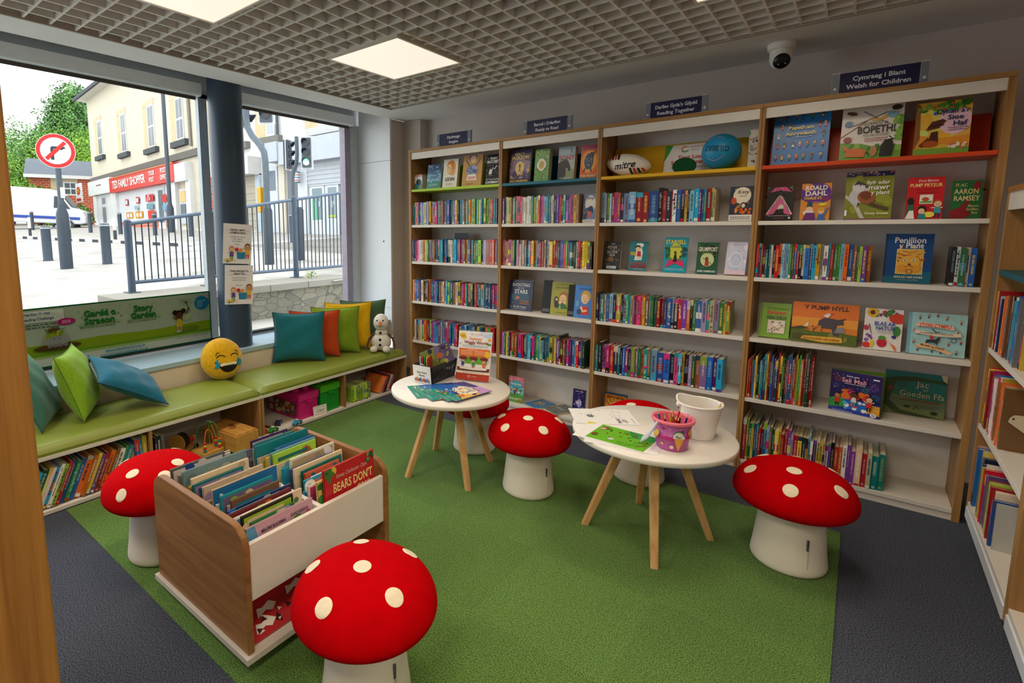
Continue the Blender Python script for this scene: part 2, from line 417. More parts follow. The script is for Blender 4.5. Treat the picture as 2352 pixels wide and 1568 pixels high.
M['stone'] = masonry('rubble_stone', 'stone', '6e6c64', '96907c', '64625a', 5.5, 10)
M['flag'] = mat('paving_flags', .9, .2, 'a6a29b', noise=.24, nscale=1.3)
M['road'] = mat('pale_road', .9, .2, 'a29e97', noise=.14, nscale=2)
def leafy(name, a, b_):
    m = bpy.data.materials.new(name); m.use_nodes = True; nt = m.node_tree; N = nt.nodes; L = nt.links; b = N['Principled BSDF']
    tc = N.new('ShaderNodeTexCoord'); nz = N.new('ShaderNodeTexNoise'); nz.inputs['Scale'].default_value = .9; nz.inputs['Detail'].default_value = 5; L.new(tc.outputs['Object'], nz.inputs['Vector'])
    cr = N.new('ShaderNodeValToRGB'); cr.color_ramp.elements[0].position = .35; cr.color_ramp.elements[1].position = .65
    cr.color_ramp.elements[0].color = (*srgb(a),1); cr.color_ramp.elements[1].color = (*srgb(b_),1); L.new(nz.outputs['Fac'], cr.inputs['Fac']); L.new(cr.outputs['Color'], b.inputs['Base Color'])
    b.inputs['Roughness'].default_value = .7
    return m

def banner_mat():
    m = mat('translucent_banner', .5, .3, noise=.02); nt = m.node_tree; N = nt.nodes; L = nt.links; b = N['Principled BSDF']
    tl = N.new('ShaderNodeBsdfTranslucent'); mx = N.new('ShaderNodeMixShader'); mx.inputs[0].default_value = .68
    L.new(b.inputs['Base Color'].links[0].from_socket, tl.inputs['Color']); L.new(b.outputs[0], mx.inputs[1]); L.new(tl.outputs[0], mx.inputs[2]); L.new(mx.outputs[0], N['Material Output'].inputs['Surface'])
    return m
M['banner'] = banner_mat()
# ------------------------------------------------------------------ the room
ZC = 2.46
mb = MB(); mb.box(-.55,-8,-.06,7.5,.62,0); struct('floor', mb, M['carpet_dark'])
mb = MB(); mb.box(0,-2.735,.0,3.035,-.47,.004); struct('floor_inlay', mb, M['carpet_green'])
mb = MB(); mb.box(-.30,.60,-.06,7.6,.72,2.8); struct('wall_back', mb, M['wall'])
mb = MB(); mb.box(7.5,-8,-.06,7.62,.6,2.8); struct('wall_right', mb, M['wall'])
mb = MB(); mb.box(-.55,-8.12,-.06,7.6,-8,2.8); struct('wall_front', mb, M['wall'])
# pier beside the window: plan steps in to the back wall
mb = MB(); mb.prism([(-.503,.3025),(-.503,.49),(-.30,.49),(-.30,.72),(-.52,.72),(-.52,.3025)], 0, 2.46, ax='z'); struct('wall_pier', mb, M['wall'])
mb = MB(); zs = [(.36,.64),(.643,2.073),(2.077,2.62)]
for a, b in zs: mb.box(-.93,.28,a,-.503,.302,b)
struct('wall_reveal', mb, M['wall_cool'])
mb = MB(); mb.box(-.925,.285,.36,-.51,.301,2.62,'8a9094'); mb.cyl((-.60,.2785,1.30),(-.60,.281,1.30),.008,col='k',n=10); struct('trim_reveal', mb, M['matte'])
# sill, board under it, wall under the window, wall further along
mb = MB(); mb.box(-.93,-5.0,.488,-.527,.28,.522,'a9c4d4'); struct('window_sill', mb, M['satin'], bevel=.003)
mb = MB(); mb.box(-.56,-5.0,0,-.537,.28,.488,'e2d2c0'); struct('wall_under_sill', mb, M['satin'])
mb = MB(); mb.box(-1.02,-8,-.3,-.93,.5,.535,'c8ccd0'); mb.box(-1.02,-8,2.44,-.96,.5,2.9,'c8ccd0'); mb.box(-1.02,.19,.535,-.93,.5,2.44,'c8ccd0'); mb.box(-1.02,-8,.535,-.5,-4.6,2.44,'c8ccd0'); struct('wall_left', mb, M['matte'])
# ceiling: plaster margin, slope up to the blinds, open-cell grid, dark void above
mb = MB(); mb.box(-.503,-8,2.462,-.222,.6,2.50); mb.box(-.222,.0,2.462,7.5,.6,2.50)
mb.prism([(-.503,2.462),(-.503,2.50),(-.97,2.64),(-.97,2.595)], -8, .5, ax='y'); struct('ceiling_margin', mb, M['soffit'])
mb = MB(); mb.box(-.97,-8,2.74,7.5,.6,2.80); struct('ceiling', mb, M['plenum'])
mb = MB(); mb.box(-.23,-8,2.455,-.216,.008,2.50,'b8aca0'); mb.box(-.23,-.006,2.455,7.5,.008,2.50,'b8aca0')
mb.box(-.23,-8,2.50,-.215,.0,2.74,'6a6259'); mb.box(-.23,0,2.5,7.5,.012,2.74,'6a6259'); struct('trim_1', mb, M['matte'])
mb = MB(); y = -.034
while y > -7.9: mb.box(-.216,y-.0055,2.462,7.5,y+.0055,2.507); y -= .1145
x = -.216+.092
while x < 7.45: mb.box(x-.0055,-8,2.4625,x+.0055,-.006,2.5065); x += .1078
struct('ceiling_grid', mb, M['lattice'])
# ceiling light panels
LP = [(.437,-1.292,'square ceiling light panel above the round tables',1),(.437,-2.63,'square ceiling light panel above the window bench, cut by the top of the picture',1),
      (2.331,-1.292,'ceiling light panel of which only a bright corner shows beside the camera dome',1)]
LP += [(2.331,-2.63,None,0),(4.22,-1.292,None,0),(4.22,-2.63,None,0),(2.331,-4.2,None,0),(4.22,-4.2,None,0),(6.1,-2.63,None,0),(.437,-4.2,None,0),(2.331,-6,None,0),(5.2,-6,None,0)]
for i, (x, y, lab, vis) in enumerate(LP):
    t = thing('ceiling_light', lab or 'square ceiling light panel further along the %s row of the room' % nth(i), 'light', (x+.29,y+.305,2.448), group='ceiling light panels')
    mb = MB()
    for a in ((-.29,-.305,.29,-.29),(-.29,.29,.29,.305),(-.29,-.29,-.276,.29),(.276,-.29,.29,.29)): mb.box(a[0],a[1],0,a[2],a[3],.03,'d8d0c4')
    mb.build('frame', M['satin'], t)
    mb = MB(); mb.box(-.276,-.29,.004,.276,.29,.02); mb.build('diffuser', M['lamp'], t)
# windows
GREY = 'b8c4cc'
def window(name, y0, y1, z0, z1, rcol=GREY):
    w = .034
    mb = MB(); x0, x1 = -.975, -.925
    mb.box(x0,y0,z0,x1,y1,z0+.022,'24282c'); mb.box(x0,y0,z1-.03,x1,y1,z1,'4a545e'); mb.box(x0,y0,z0,x1,y0+w,z1,GREY); mb.box(x0,y1-w,z0,x1,y1,z1,rcol)
    f = mb.build(name, M['metal']); f['kind'] = 'structure'
    mb = MB(); mb.quad((-.95,y0+.01,z0+.01),(-.95,y1-.01,z0+.01),(-.95,y1-.01,z1-.01),(-.95,y0+.01,z1-.01)); mb.build('glass', M['glass'], f)
window('window_1', -4.6, -1.372, .535, 2.45)
window('window_2', -1.372, .19, .535, 2.45)
mb = MB(); mb.box(-1.0,.085,.535,-.925,.158,2.44,'9a8e9e'); struct('trim_2', mb, M['metal'])
def blind(y0, y1, label):
    t = thing('roller_blind', label, 'blind', (-.82,(y0+y1)/2,2.40), group='roller blinds')
    L_ = (y1-y0)/2
    mb = MB(); n = 9
    pr = [(-.05,0),(.028,0)]+[(.028+.02*sin(pi/2*i/6), .02-.02*cos(pi/2*i/6)) for i in range(1,7)]+[(.048,.085),(-.05,.085)]
    mb.prism(pr, -L_+.006, L_-.006, 'e8f0f6'); mb.build('cassette', M['satin'], t)
    for s in (-1, 1):
        mb = MB(); mb.prism([(a*1.06,b*1.04-.002) for a, b in pr], s*L_-.006*(s>0), s*L_+.006*(s<0), 'dfe6ea'); mb.build('end_cap', M['plastic'], t)
    mb = MB(); mb.box(-.02,-L_+.02,-.022,-.006,L_-.02,0,'5a5450'); mb.build('hem_bar', M['matte'], t)
blind(-4.5, -1.455, 'pale roller blind cassette over the large window with the banner')
blind(-1.13, .075, 'shorter pale roller blind cassette over the window behind the scatter cushions')
# round steel column
mb = MB(); mb.lathe([(.121,.522),(.121,2.62)], 48, '34465a', (-.69,-1.32,0)); mb.lathe([(.124,.522),(.124,.527),(.121,.527)], 48, '3a4854', (-.69,-1.32,0)); struct('pillar', mb, mat('column_paint', .38, .5, noise=.03, nscale=5))
# dome camera
t = thing('dome_camera', 'white dome security camera with a black eye on the ceiling margin', 'camera', (2.57,.27,2.462))
mb = MB(); mb.lathe([(.0,.0),(.068,.0),(.07,-.01),(.068,-.03),(.06,-.04),(.0,-.04)], 32, 'f0eeea'); mb.build('base', M['plastic'], t)
dirv = Vector((.22,-.85,-.48)).normalized(); ax = dirv.to_track_quat('Z','Y').to_matrix()
mb = MB(); mb.ball((0,0,-.085), .056, 'f2f0ec', 28, 16); mb.cyl((0,0,-.035),(0,0,-.08),.055,.056,28,'f2f0ec'); mb.build('housing', M['plastic'], t)
mb = MB(); A = Matrix.Translation((0,0,-.085)) @ ax.to_4x4()
mb.lathe([(.0,.0585),(.02,.058),(.034,.052),(.042,.042)], 28, '0c0c10', axis=A); mb.build('eye', M['plastic'], t)
for d in (-1,1):
    mb = MB(); p = Vector((0,0,-.085))+dirv*.0585+Vector((d*.016,0,-.012)); mb.ball(tuple(p), .004, 'c8ccd4', 8, 6); mb.build('sensor', M['plastic'], t)

# ------------------------------------------------------------------ bookcases
BX = [0.0, .888, 1.641, 2.539, 3.453]           # centre lines of the uprights (first: inner face)
SZ = dict(A=1.757, B=1.455, C=1.139, D=.79, E=.436, F=.059)
BAYN = ['leftmost bookcase', 'narrow second bookcase', 'third bookcase', 'rightmost tall bookcase']
BAYX = []
KEYC = ['a8c81e', '146a80', 'e0b018', 'd8481c']
for i in range(4):
    x0 = BX[i]+(.014 if i else 0) - (.028 if i == 0 else 0); x1 = BX[i+1]+(.014 if i < 3 else .014)
    # this unit owns its left upright (and the last one its right one too)
    xi0, xi1 = (BX[i]+.014 if i else 0.0), (BX[i+1]-.014 if i < 3 else 3.439)
    BAYX.append((xi0, xi1))
    t = thing('bookcase', ['oak and white bookcase nearest the window, lime green top shelf', 'narrow oak and white bookcase with a dark teal top shelf', 'oak and white bookcase with a yellow top shelf holding balls', 'widest oak and white bookcase with an orange top shelf'][i], 'bookcase', ((xi0+xi1)/2,0,0), group='tall bookcases along the back wall')
    h = (xi1-xi0)/2; q = -h-.0135 if i else -h-.028; qq = h+.0135 if i < 3 else h+.028
    for a, b in ((q,-h),(h,qq)):
        mb = MB(); mb.box(a,0,0,b,.30,2.066); mb.build('side_panel', M['oak_z'], t, bevel=.0015)
    mb = MB(); mb.box(q,0.0,2.067,qq,.30,2.09); mb.build('top_board', M['oak_x'], t, bevel=.0015)
    mb = MB(); mb.box(-h,.006,2.012,h,.024,2.066); mb.build('fascia', M['white_board'], t)
    mb = MB(); mb.box(-h,.288,.0,h,.298,2.066,'f2efeb'); mb.build('back_panel', M['matte'], t)
    for k in 'BCDEF':
        mb = MB(); mb.box(-h+.0005,.004,SZ[k]-.0225,h-.0005,.287,SZ[k]); s = mb.build('shelf', M['white_board'], t, bevel=.0015)
        if k in 'BC' :
            for sx in (-1,1):
                m2 = MB(); m2.cyl((sx*(h-.001),.22,SZ[k]+.14),(sx*(h-.014),.22,SZ[k]+.14),.004,col='k',n=8); m2.build('peg', M['metal'], s)
    mb = MB(); mb.box(-h,.012,.0,h,.03,.036); mb.build('plinth', M['white_board'], t)
    c = KEYC[i]
    mb = MB(); mb.box(-h+.001,.003,SZ['A']-.020,h-.001,.285,SZ['A'],c); mb.build('display_shelf', M['satin'], t, bevel=.001)
    mb = MB(); mb.M = Matrix.Translation((0,.175,SZ['A'])) @ Matrix.Rotation(R(-14),4,'X'); mb.box(-h+.012,0,0,h-.012,.008,.20,c); mb.build('display_backrest', M['satin'], t)
# name boards on top
SIGN = [(.277,.558,('Dychmygu','Imagine'),.103),(1.082,1.391,('Barod i Ddarllen','Ready to Read'),.103),(1.937,2.225,("Darllen Gyda'n Gilydd",'Reading Together'),.100),(2.855,3.155,('Cymraeg i Blant','Welsh for Children'),.104)]
for i, (a, b, txt, h) in enumerate(SIGN):
    t = thing('sign_board', 'navy sign board on the %s reading %s' % (['leftmost bookcase','narrow second bookcase','third bookcase','rightmost bookcase'][i], txt[1]), 'sign', ((a+b)/2,.045,2.0905), group='navy subject signs on the bookcases')
    w = (b-a)/2
    mb = MB(); mb.box(-w,0,.006,w,.012,h,'1d1b48'); cv = mb.canvas((-w,0,.006),(2*w,0,0),(0,0,h-.006),(0,-1,0))
    cv.t(txt[0],.5,.67,.215,'eceaf4',1,maxw=.82); cv.t(txt[1],.5,.28,.215,'eceaf4',1,maxw=.82); mb.build('panel', M['satin'], t)
    for s in (-1,1):
        mb = MB(); mb.box(s*w-.001,-.004,.004,s*(w+.032)-.0,.016,h+.006) if s > 0 else mb.box(-w-.032,-.004,.004,-w+.001,.016,h+.006)
        mb.box(min(s*(w-.015),s*(w+.055)),-.02,0,max(s*(w-.015),s*(w+.055)),.045,.006)
        hd = mb.build('holder', M['clear'], t)
        mb = MB(); x = s*(w+.016); mb.box(x-.014,.001,.006,x+.014,.012,h,'2a2850'); mb.cyl((x,-.006,.03),(x,-.002,.03),.007,col='d8d8dc',n=10); mb.build('clip', M['plastic'], t)

# ------------------------------------------------------------------ window bench: two units, each with a padded seat
def bench(name, y0, y1, ydiv, label):
    t = thing('window_bench', label, 'bench', (-.27,(y0+y1)/2,0), group='window bench units'); L_ = (y1-y0)/2; yc = (y0+y1)/2; X0, X1 = -.264, .259
    mb = MB(); mb.box(X0,-L_,.286,X1,L_,.306); mb.build('top_board', M['white_board'], t, bevel=.001)
    mb = MB(); mb.box(X0,-L_,.004,X1-.002,L_,.024); mb.build('bottom_board', M['white_board'], t, bevel=.001)
    for a in (-L_+.0005, L_-.0185, ydiv-yc-.009):
        mb = MB(); mb.box(X0+.012,a,.024,X1-.003,a+.018,.286); mb.build('divider', M['oak_z'], t)
    mb = MB(); mb.box(X0,-L_+.02,.024,X0+.01,L_-.02,.286,'d8d2cc'); mb.build('back_panel', M['matte'], t)
    # the pad: rounded over at the front edge, slightly domed
    def f(u, v):
        y = -L_+.004+(2*L_-.008)*v
        a = u*2-1
        e = min(1, (1-abs(v*2-1))*L_/.05); e = sqrt(max(0,1-(1-e)**2))
        b = max(0,(abs(a)-.86)/.14); z = .306+.052*sqrt(max(0,1-b**2.4))*(.35+.65*e)+.005*(1-a*a)*e
        return (X0+.003+(X1-X0-.005)*u, y, z)
    mb = MB(); mb.grid(f, 28, 60, '88963a'); mb.box(X0+.004,-L_+.006,.3065,X1-.003,L_-.006,.322,'7c8a34'); mb.build('seat_pad', M['vinyl'], t)
bench('a', -3.06, -1.561, -2.29, 'longer window bench unit under the banner with leaning picture books below')
bench('b', -1.557, -.062, -.80, 'window bench unit beside the bookcases with scatter cushions on its pad')

# ------------------------------------------------------------------ oak end of a bookcase close to the camera, and the low mobile unit on the other side
t = thing('oak_bookcase', 'oak bookcase end close to the camera at the edge of the picture', 'bookcase', (1.94,-3.70,0))
mb = MB(); mb.box(.13,-.41,0,.16,.40,2.3); mb.build('end_panel', M['oak_big'], t, bevel=.004)
mb = MB(); mb.box(-.9,-.40,0,.13,-.38,2.3,'e2ddd4'); mb.build('back_panel', M['matte'], t)
for z in (.06,.5,.95,1.4,1.85,2.25):
    mb = MB(); mb.box(-.9,-.38,z,.13,.38,z+.022); mb.build('shelf', M['white_board'], t)
RX = 3.475; RY = [-.042,-.95,-1.86]
for i in range(2):
    y1, y0 = RY[i], RY[i+1]
    t = thing('mobile_bookcase', ['low oak mobile bookcase standing square to the tall bookcases', 'second low mobile bookcase of which only a bottom corner shows'][i], 'bookcase', (RX,(y0+y1)/2,0), group='low mobile bookcases')
    L_ = (y1-y0)/2
    for a, b in ((L_-.024,L_-.001),(-L_+.001,-L_+.024)):
        mb = MB(); mb.box(0,a,.075,.36,b,1.59); mb.build('end_panel', M['oak_z'], t, bevel=.002)
    mb = MB(); mb.box(.35,-L_+.024,.1,.36,L_-.024,1.57,'d8d0c6'); mb.build('back_panel', M['matte'], t)
    mb = MB(); mb.box(-.002,-L_+.024,1.565,.36,L_-.024,1.588); mb.build('top_board', M['oak_y'], t)
    mb = MB(); mb.box(.004,-L_+.024,1.49,.022,L_-.024,1.565); mb.build('fascia', M['white_board'], t)
    for z in (.145,.525,.88): 
        mb = MB(); mb.box(.002,-L_+.0245,z-.022,.349,L_-.0245,z); mb.build('shelf', M['white_board'], t, bevel=.001)
    mb = MB(); mb.box(.002,-L_+.0245,1.208,.349,L_-.0245,1.23,'14606e'); mb.build('display_shelf', M['satin'], t)
    mb = MB(); mb.box(-.003,-L_+.0245,.072,.02,L_-.0245,.121,'dfe6ee'); mb.build('plinth', M['satin'], t)
    for a in (L_-.10,-L_+.10):
        for x in (.04,.30):
            mb = MB(); mb.cyl((x-.012,a,.032),(x+.012,a,.032),.032,col='e0e0e0',n=20); mb.box(x-.02,a-.012,.045,x+.02,a+.012,.075,'b8b8b8'); mb.build('castor', M['plastic'], t)

# ------------------------------------------------------------------ round tables
def table(x, y, angs, label):
    t = thing('round_table', label, 'table', (x,y,0), group='low round tables')
    mb = MB(); mb.lathe([(0,.476),(.340,.476),(.3445,.479),(.3455,.497),(.3435,.50),(0,.50)], 72, cols=['e8e0d2','e8e0d2','f0ebe2','f0ebe2','f0ebe2']); mb.build('table_top', M['satin'], t)
    for a in angs:
        a = R(a); p0 = Vector((.275*cos(a),.275*sin(a),.0)); p1 = Vector((.10*cos(a),.10*sin(a),.4755))
        mb = MB(); d = (p1-p0).normalized(); s = Vector((-sin(a),cos(a),0)); q = d.cross(s)
        vs = []
        for p, w in ((p0,.0155),(p1,.021)):
            for i, j in ((-1,-1),(1,-1),(1,1),(-1,1)):
                v = p+s*w*i+Vector((cos(a),sin(a),0))*w*j; vs.append(tuple(v))
        mb.add(vs, [(3,2,1,0),(4,5,6,7),(0,1,5,4),(1,2,6,5),(2,3,7,6),(3,0,4,7)]); mb.build('leg', M['beech'], t, bevel=.005)
table(1.235, -1.098, (-116.6,-32.8,61,147), 'low round white table with a book basket and a poster stand on it')
table(2.335, -1.04, (-154,-66.6,26.8,113.7), 'low round white table with two small buckets and drawing sheets on it')

# ------------------------------------------------------------------ toadstool seats
CAP = [(0,.436),(.05,.434),(.10,.426),(.148,.409),(.186,.382),(.211,.346),(.221,.312),(.219,.288),(.200,.266),(.16,.255),(.112,.253)]
def cap_at(s):
    # point and normal of the cap profile at arc length s from the top
    for i in range(len(CAP)-1):
        a, b = Vector(CAP[i]), Vector(CAP[i+1]); l = (b-a).length
        if s <= l or i == len(CAP)-2:
            p = a+(b-a)*(s/l); d = (b-a).normalized(); return p.x, p.y, -d.y, d.x
        s -= l
def stool(x, y, spots, label, pull=None):
    t = thing('toadstool_stool', label, 'stool', (x,y,.004 if x < 3.03 and -2.73 < y < -.47 else 0), group='red toadstool stools')
    mb = MB()
    # smooth the profile by subdividing
    P = [Vector(p) for p in CAP]
    for _ in range(2):
        Q = [P[0]]
        for i in range(len(P)-1): Q += [P[i]*.75+P[i+1]*.25, P[i]*.25+P[i+1]*.75]
        P = Q+[P[-1]]
    mb.lathe([(p.x,p.y) for p in P], 64, 'r'); mb.build('cap', M['red_felt'], t)
    mb = MB(); mb.lathe([(.114,.258),(.116,.225),(.122,.16),(.130,.08),(.136,.035),(.1375,.018),(.134,.006),(.128,.001),(0,.001)], 48, 'w'); st = mb.build('stem', M['white_lino'], t)
    for az, s, r in spots:
        mb = MB(); px, py = s*cos(az), s*sin(az)
        def f(u, v, px=px, py=py, r=r):
            a = 2*pi*u; q = r*v; X, Y = px+q*cos(a), py+q*sin(a); ss = sqrt(X*X+Y*Y); th = atan2(Y, X)
            rr, z, nx, nz = cap_at(ss); e = .0022 if v < .97 else .0006
            return ((rr+nx*e)*cos(th), (rr+nx*e)*sin(th), z+nz*e)
        mb.grid(f, 24, 7, 'e'); mb.build('spot', M['spot_felt'], t)
    if pull is not None:
        c, s = cos(pull), sin(pull)
        mb = MB(); mb.M = Matrix.Rotation(pull,4,'Z'); mb.box(.1235,-.004,.12,.1285,.004,.165,'55585c'); mb.box(.127,-.002,.02,.1345,.002,.12,'cfc8bc'); mb.build('zip_pull', M['metal'], st)
    return t
SP = .026
def pat(a0, c=(0,.05)): return [(c[0],c[1],SP)]+[(a0+2*pi*k/5, .178, SP) for k in range(5)]
stool(.721,-2.568,[(-1.13,.225,SP),(-.21,.153,SP),(-1.2,.13,SP),(.46,.11,SP),(.85,.21,SP),(2.2,.17,SP),(-2.6,.17,SP)],'red toadstool stool between the book bin and the window bench')
stool(1.939,-2.488,[(-1.47,.184,.028),(-.2,.159,.028),(-2.57,.169,.028),(-.94,.031,.027),(1.26,.168,.027),(2.45,.121,.026)],'large near red toadstool stool in front of the book bin', -.05)
stool(1.176,-.752,pat(.2),'red toadstool stool half hidden behind the round table with the book basket')
stool(1.713,-1.028,[(-1.87,.186,SP),(-.64,.17,SP),(-1.18,.075,SP),(.47,.159,SP),(-2.61,.153,SP),(1.7,.16,SP)],'red toadstool stool between the two round tables', -.25)
stool(2.13,-.50,pat(.4,(-2.38,.06)),'red toadstool stool behind the round table with buckets')
stool(2.866,-.872,[(-2.66,.178,.027),(-1.56,.075,.027),(-1.57,.19,.028),(-.47,.182,.028),(2.6,.15,SP),(.6,.16,SP),(1.6,.16,SP)],'red toadstool stool by the rightmost bookcase on the carpet edge', -1.0)

# ------------------------------------------------------------------ books on shelves, each one its own object
SEED = [0]
def mix(a, b, t):
    a, b = srgb(a), srgb(b); g = lambda v: v*12.92 if v <= .0031308 else 1.055*v**(1/2.4)-.055
    return tuple(int(255*g(a[i]+(b[i]-a[i])*t)) for i in range(3))
def shade(c, rng, k=.16):
    base = PAL.get(c, c)
    q = tuple(int(base[i:i+2],16) for i in (0,2,4)); f = 1+rng.uniform(-k,k)*1.3; m_ = sum(q)/3; d_ = rng.uniform(.0,.26); q = tuple(v*(1-d_)+m_*d_ for v in q)
    return tuple(max(4,min(250,int(v*f+rng.uniform(-10,10)))) for v in q)
def contrast(c, rng):
    q = sum(c)/3
    return rng.choice(['f4f0e4','f0d060','f4f0e4','e8c0d0','9fd8e8']) if q < 120 else rng.choice(['20242c','7a1622','fbf8f0','22305c','20242c'])
def mix2(a, c, t):
    q = PAL.get(a, a); q = tuple(int(q[i:i+2],16) for i in (0,2,4)); return tuple(int(q[i]*(1-t)+c[i]*t) for i in range(3))
def spine_mesh(t, h, d, c, rng, style=None):
    """one closed book, spine towards -y; pages show on top"""
    mb = MB(); pg = rng.choice(['e6d8bc','d8c8a8','ece2cc','dccfb4'])
    b = min(.0014, t*.16)
    mb.box(0,0,0,b,d,h,c); mb.box(t-b,0,0,t,d,h,c); mb.box(b,0,0,t-b,b,h,c)
    mb.box(b,b,.0015,t-b,d-.002,h-.003,pg)
    cv = mb.canvas((0,0,0),(t,0,0),(0,0,h),(0,-1,0),.00025)
    k = mix2(contrast(c, rng), c, rng.uniform(.1,.5)); s = rng.random() if style is None else style
    c2 = shade(rng.choice('robgtpykmcsGBlwe'), rng)
    if s < .3:
        a = rng.uniform(.08,.3); z0 = rng.choice([0,1-a]); cv.r(0,z0,1,z0+a,c2)
    elif s < .42: cv.r(0,.42,1,.62,c2); cv.r(0,0,1,.09,c2)
    elif s < .52:
        for i in range(3): cv.sc(rng.randrange(9999),3,[c2,k],.2,.1+.28*i,.8,.3+.28*i,.12,.4)
    # title as a run of little upright marks along the spine
    z = rng.uniform(.80,.92); end = rng.uniform(.25,.45); w = rng.uniform(.26,.5)
    while z > end:
        l = rng.uniform(.012,.034)
        cv.r(.5-w/2, z-l, .5+w/2, z, k); cv.k -= 1
        z -= l+rng.choice([.006,.007,.008,.024])
    cv.k += 1
    if rng.random() < .6: cv.e(.5,rng.uniform(.05,.09),.26,.26/cv.asp,k,8)
    elif rng.random() < .6: cv.r(.1,.02,.9,rng.uniform(.06,.13),'f0ece2' if rng.random() < .7 else 'c81e28')
    return mb
def toks(s):
    out = []
    for tk in s.split():
        w = int(tk[1:]) if len(tk) > 1 else 2
        out.append((tk[0], w))
    return out
def book_row(spec, x0, x1, z, h0, h1, where, name, group, y=.012, depth=.135, rz=0, org=None, jig=.06, lean=0, hmax=None, cover='book', lastlean=0):
    """books side by side along local x; org + rz place the run in the room"""
    tmax = 0; T = toks(spec); rng = random.Random(sum(map(ord, spec))+len(spec)); tot = sum(w*1. for _, w in T); n = len(T)
    ws = [w*rng.uniform(.82,1.18) for _, w in T]; k = (x1-x0)/sum(ws); x = x0; tmax = max(ws)*k
    O = Vector(org if org else (0,0,0)); Rz = Matrix.Rotation(rz,4,'Z')
    for i, ((ch, w), ww) in enumerate(zip(T, ws)):
        t = ww*k; f = (i+.5)/n
        h = (h0+(h1-h0)*f)*rng.uniform(1-jig,1+jig*.35)
        if ch.isupper() and ch == 'K': ch = 'k'; h *= 1.12
        if hmax: h = min(h, hmax)
        c = shade(ch, rng); d = depth*rng.uniform(.9,1.08)
        ln = lean; tm = t*cos(ln)-.0005
        mb = spine_mesh(tm, h, d, c, rng)
        ylo = y+rng.uniform(-.006,.012)
        p = O + Rz.to_3x3() @ Vector((x+.0002, ylo, 0)); p.z = z+.0006 + max(0,sin(ln))*tmax
        o = mb.build(name, M['card'])
        ml = Matrix.Translation(p) @ Rz @ (Matrix.Rotation(ln,4,'Y') if abs(ln) > .03 else Matrix())
        o.matrix_world = ml
        tag(o, '%s %s, %s from left %s' % (CN[ch], cover, nth(i+1), where), 'book', group)
        x += t
ROWS = [
 ('1B','t c o3 P p P c y P a y n o3 m3 s a n n P t b3 B s p y k t c n r t y o l3 c g y c t l g l o r t b',.002,.856,'B',.192,.198,'paperback'),
 ('1C','t p m3 m w w3 o l3 g P P R n t p k t t b3 b w3 w G c3 t m p n r y b3 o t g3 g3 l3 B P3 n3 r3 o P',.002,.858,'C',.188,.195,'paperback'),
 ('1D','y r b b p c e k B n o R B3 p c B a o e s c l c G n w e y k m r t r e g B r s t s3 t B3 b k m m',.002,.86,'D',.187,.193,'paperback'),
 ('1E','n w p3 y e g o3 r R l p m c c m s B P m r b c p r k R b3 s B t b a B y t B m r g o r',.002,.845,'E',.19,.2,'paperback'),
 ('2B','p P l y3 r a3 g o m3 r e w w w w g l t y o m3 a s c t P e B p3 r k t P3 p m3 y n3',.904,1.505,'B',.2,.197,'paperback'),
 ('2C','r k n m3 o g b M w n e s B c r y o s b r n e k P y3 r r G p b r l b t k G w r o y y l3 k',.904,1.612,'C',.196,.189,'paperback'),
 ('2E','m3 P t y e k r o3 o n P m3 r B a c s B m t g t3 l s B t b l y3 l y p p K R o k m p b3 s r p b G3',.904,1.585,'E',.185,.197,'paperback'),
 ('3B','s4 a g3 s R3 m3 o3 B3 s6 s6 R7 r6 b8 K4 r4 B3 r w3 b4 k4 y B s4 c4 p b2 t2 r4 g e',1.658,2.336,'B',.198,.192,'chapter_book'),
 ('3D','B n t3 e b3 s3 B3 y4 k s3 g c y p r m3 o y n3 t G3 G3 R3 R3 B3 b4 s k3 r3 p4 o3 k g b4 P4 t e3 P3 g4 y l3',1.657,2.45,'D',.19,.196,'chapter_book'),
 ('3E','t3 K4 p4 m4 r3 B5 t k b m3 B3 l3 a3 G3 o2 t4 n s5 b6 b5 k4 m4 c3 y k4 P3 G3 o4 P5 b5 p3 c4',1.657,2.43,'E',.19,.21,'chapter_book'),
 ('4C','r B n R t t w k r3 o s s s g n b r k w b3 b c3 y3 a w3 c r3 g g s3 o3 b4 n g l p3 o3',2.556,3.05,'C',.19,.19,'chapter_book'),
 ('4C2','k3 w2 g3 w2 b3',3.33,3.415,'C',.186,.187,'chapter_book'),
 ('4E','o r n b y k k g b t3 y r k b p B3 r y g k n p b3 a r y l g o r n G4 R r',2.556,2.86,'E',.25,.29,'picture_book'),
 ('4F','r3 l G y b t r R b3 s n G y3 y r3 r3 p P r3 y3 B3 y s w p3 e y e w p k r3 o3 w3 p3 p3 e4 r4 e3 t4 t4',2.556,3.185,'F',.24,.2,'picture_book'),
]
SHW = dict(B='second', C='third', D='fourth', E='fifth', F='bottom')
for key, spec, x0, x1, sh, h0, h1, nm in ROWS:
    b = int(key[0])-1; bn = ['leftmost','narrow','third','rightmost'][b]
    if key == '4C2': where, grp = 'in the short end row beside the blue cat book', 'short end row of books on the rightmost bookcase'
    else: where, grp = 'on the %s shelf of the %s bookcase' % (SHW[sh], bn), 'books on the %s shelf of the %s bookcase' % (SHW[sh], bn)
    dp = .20 if nm == 'picture_book' else .13
    book_row(spec, x0, x1, SZ[sh], h0, h1, where, nm, grp, depth=dp, jig=.14 if key in('4E','4F') else .05, hmax=SZ[{'B':'A','C':'B','D':'C','E':'D','F':'E'}[sh]]-SZ[sh]-.045 if sh != 'A' else None)
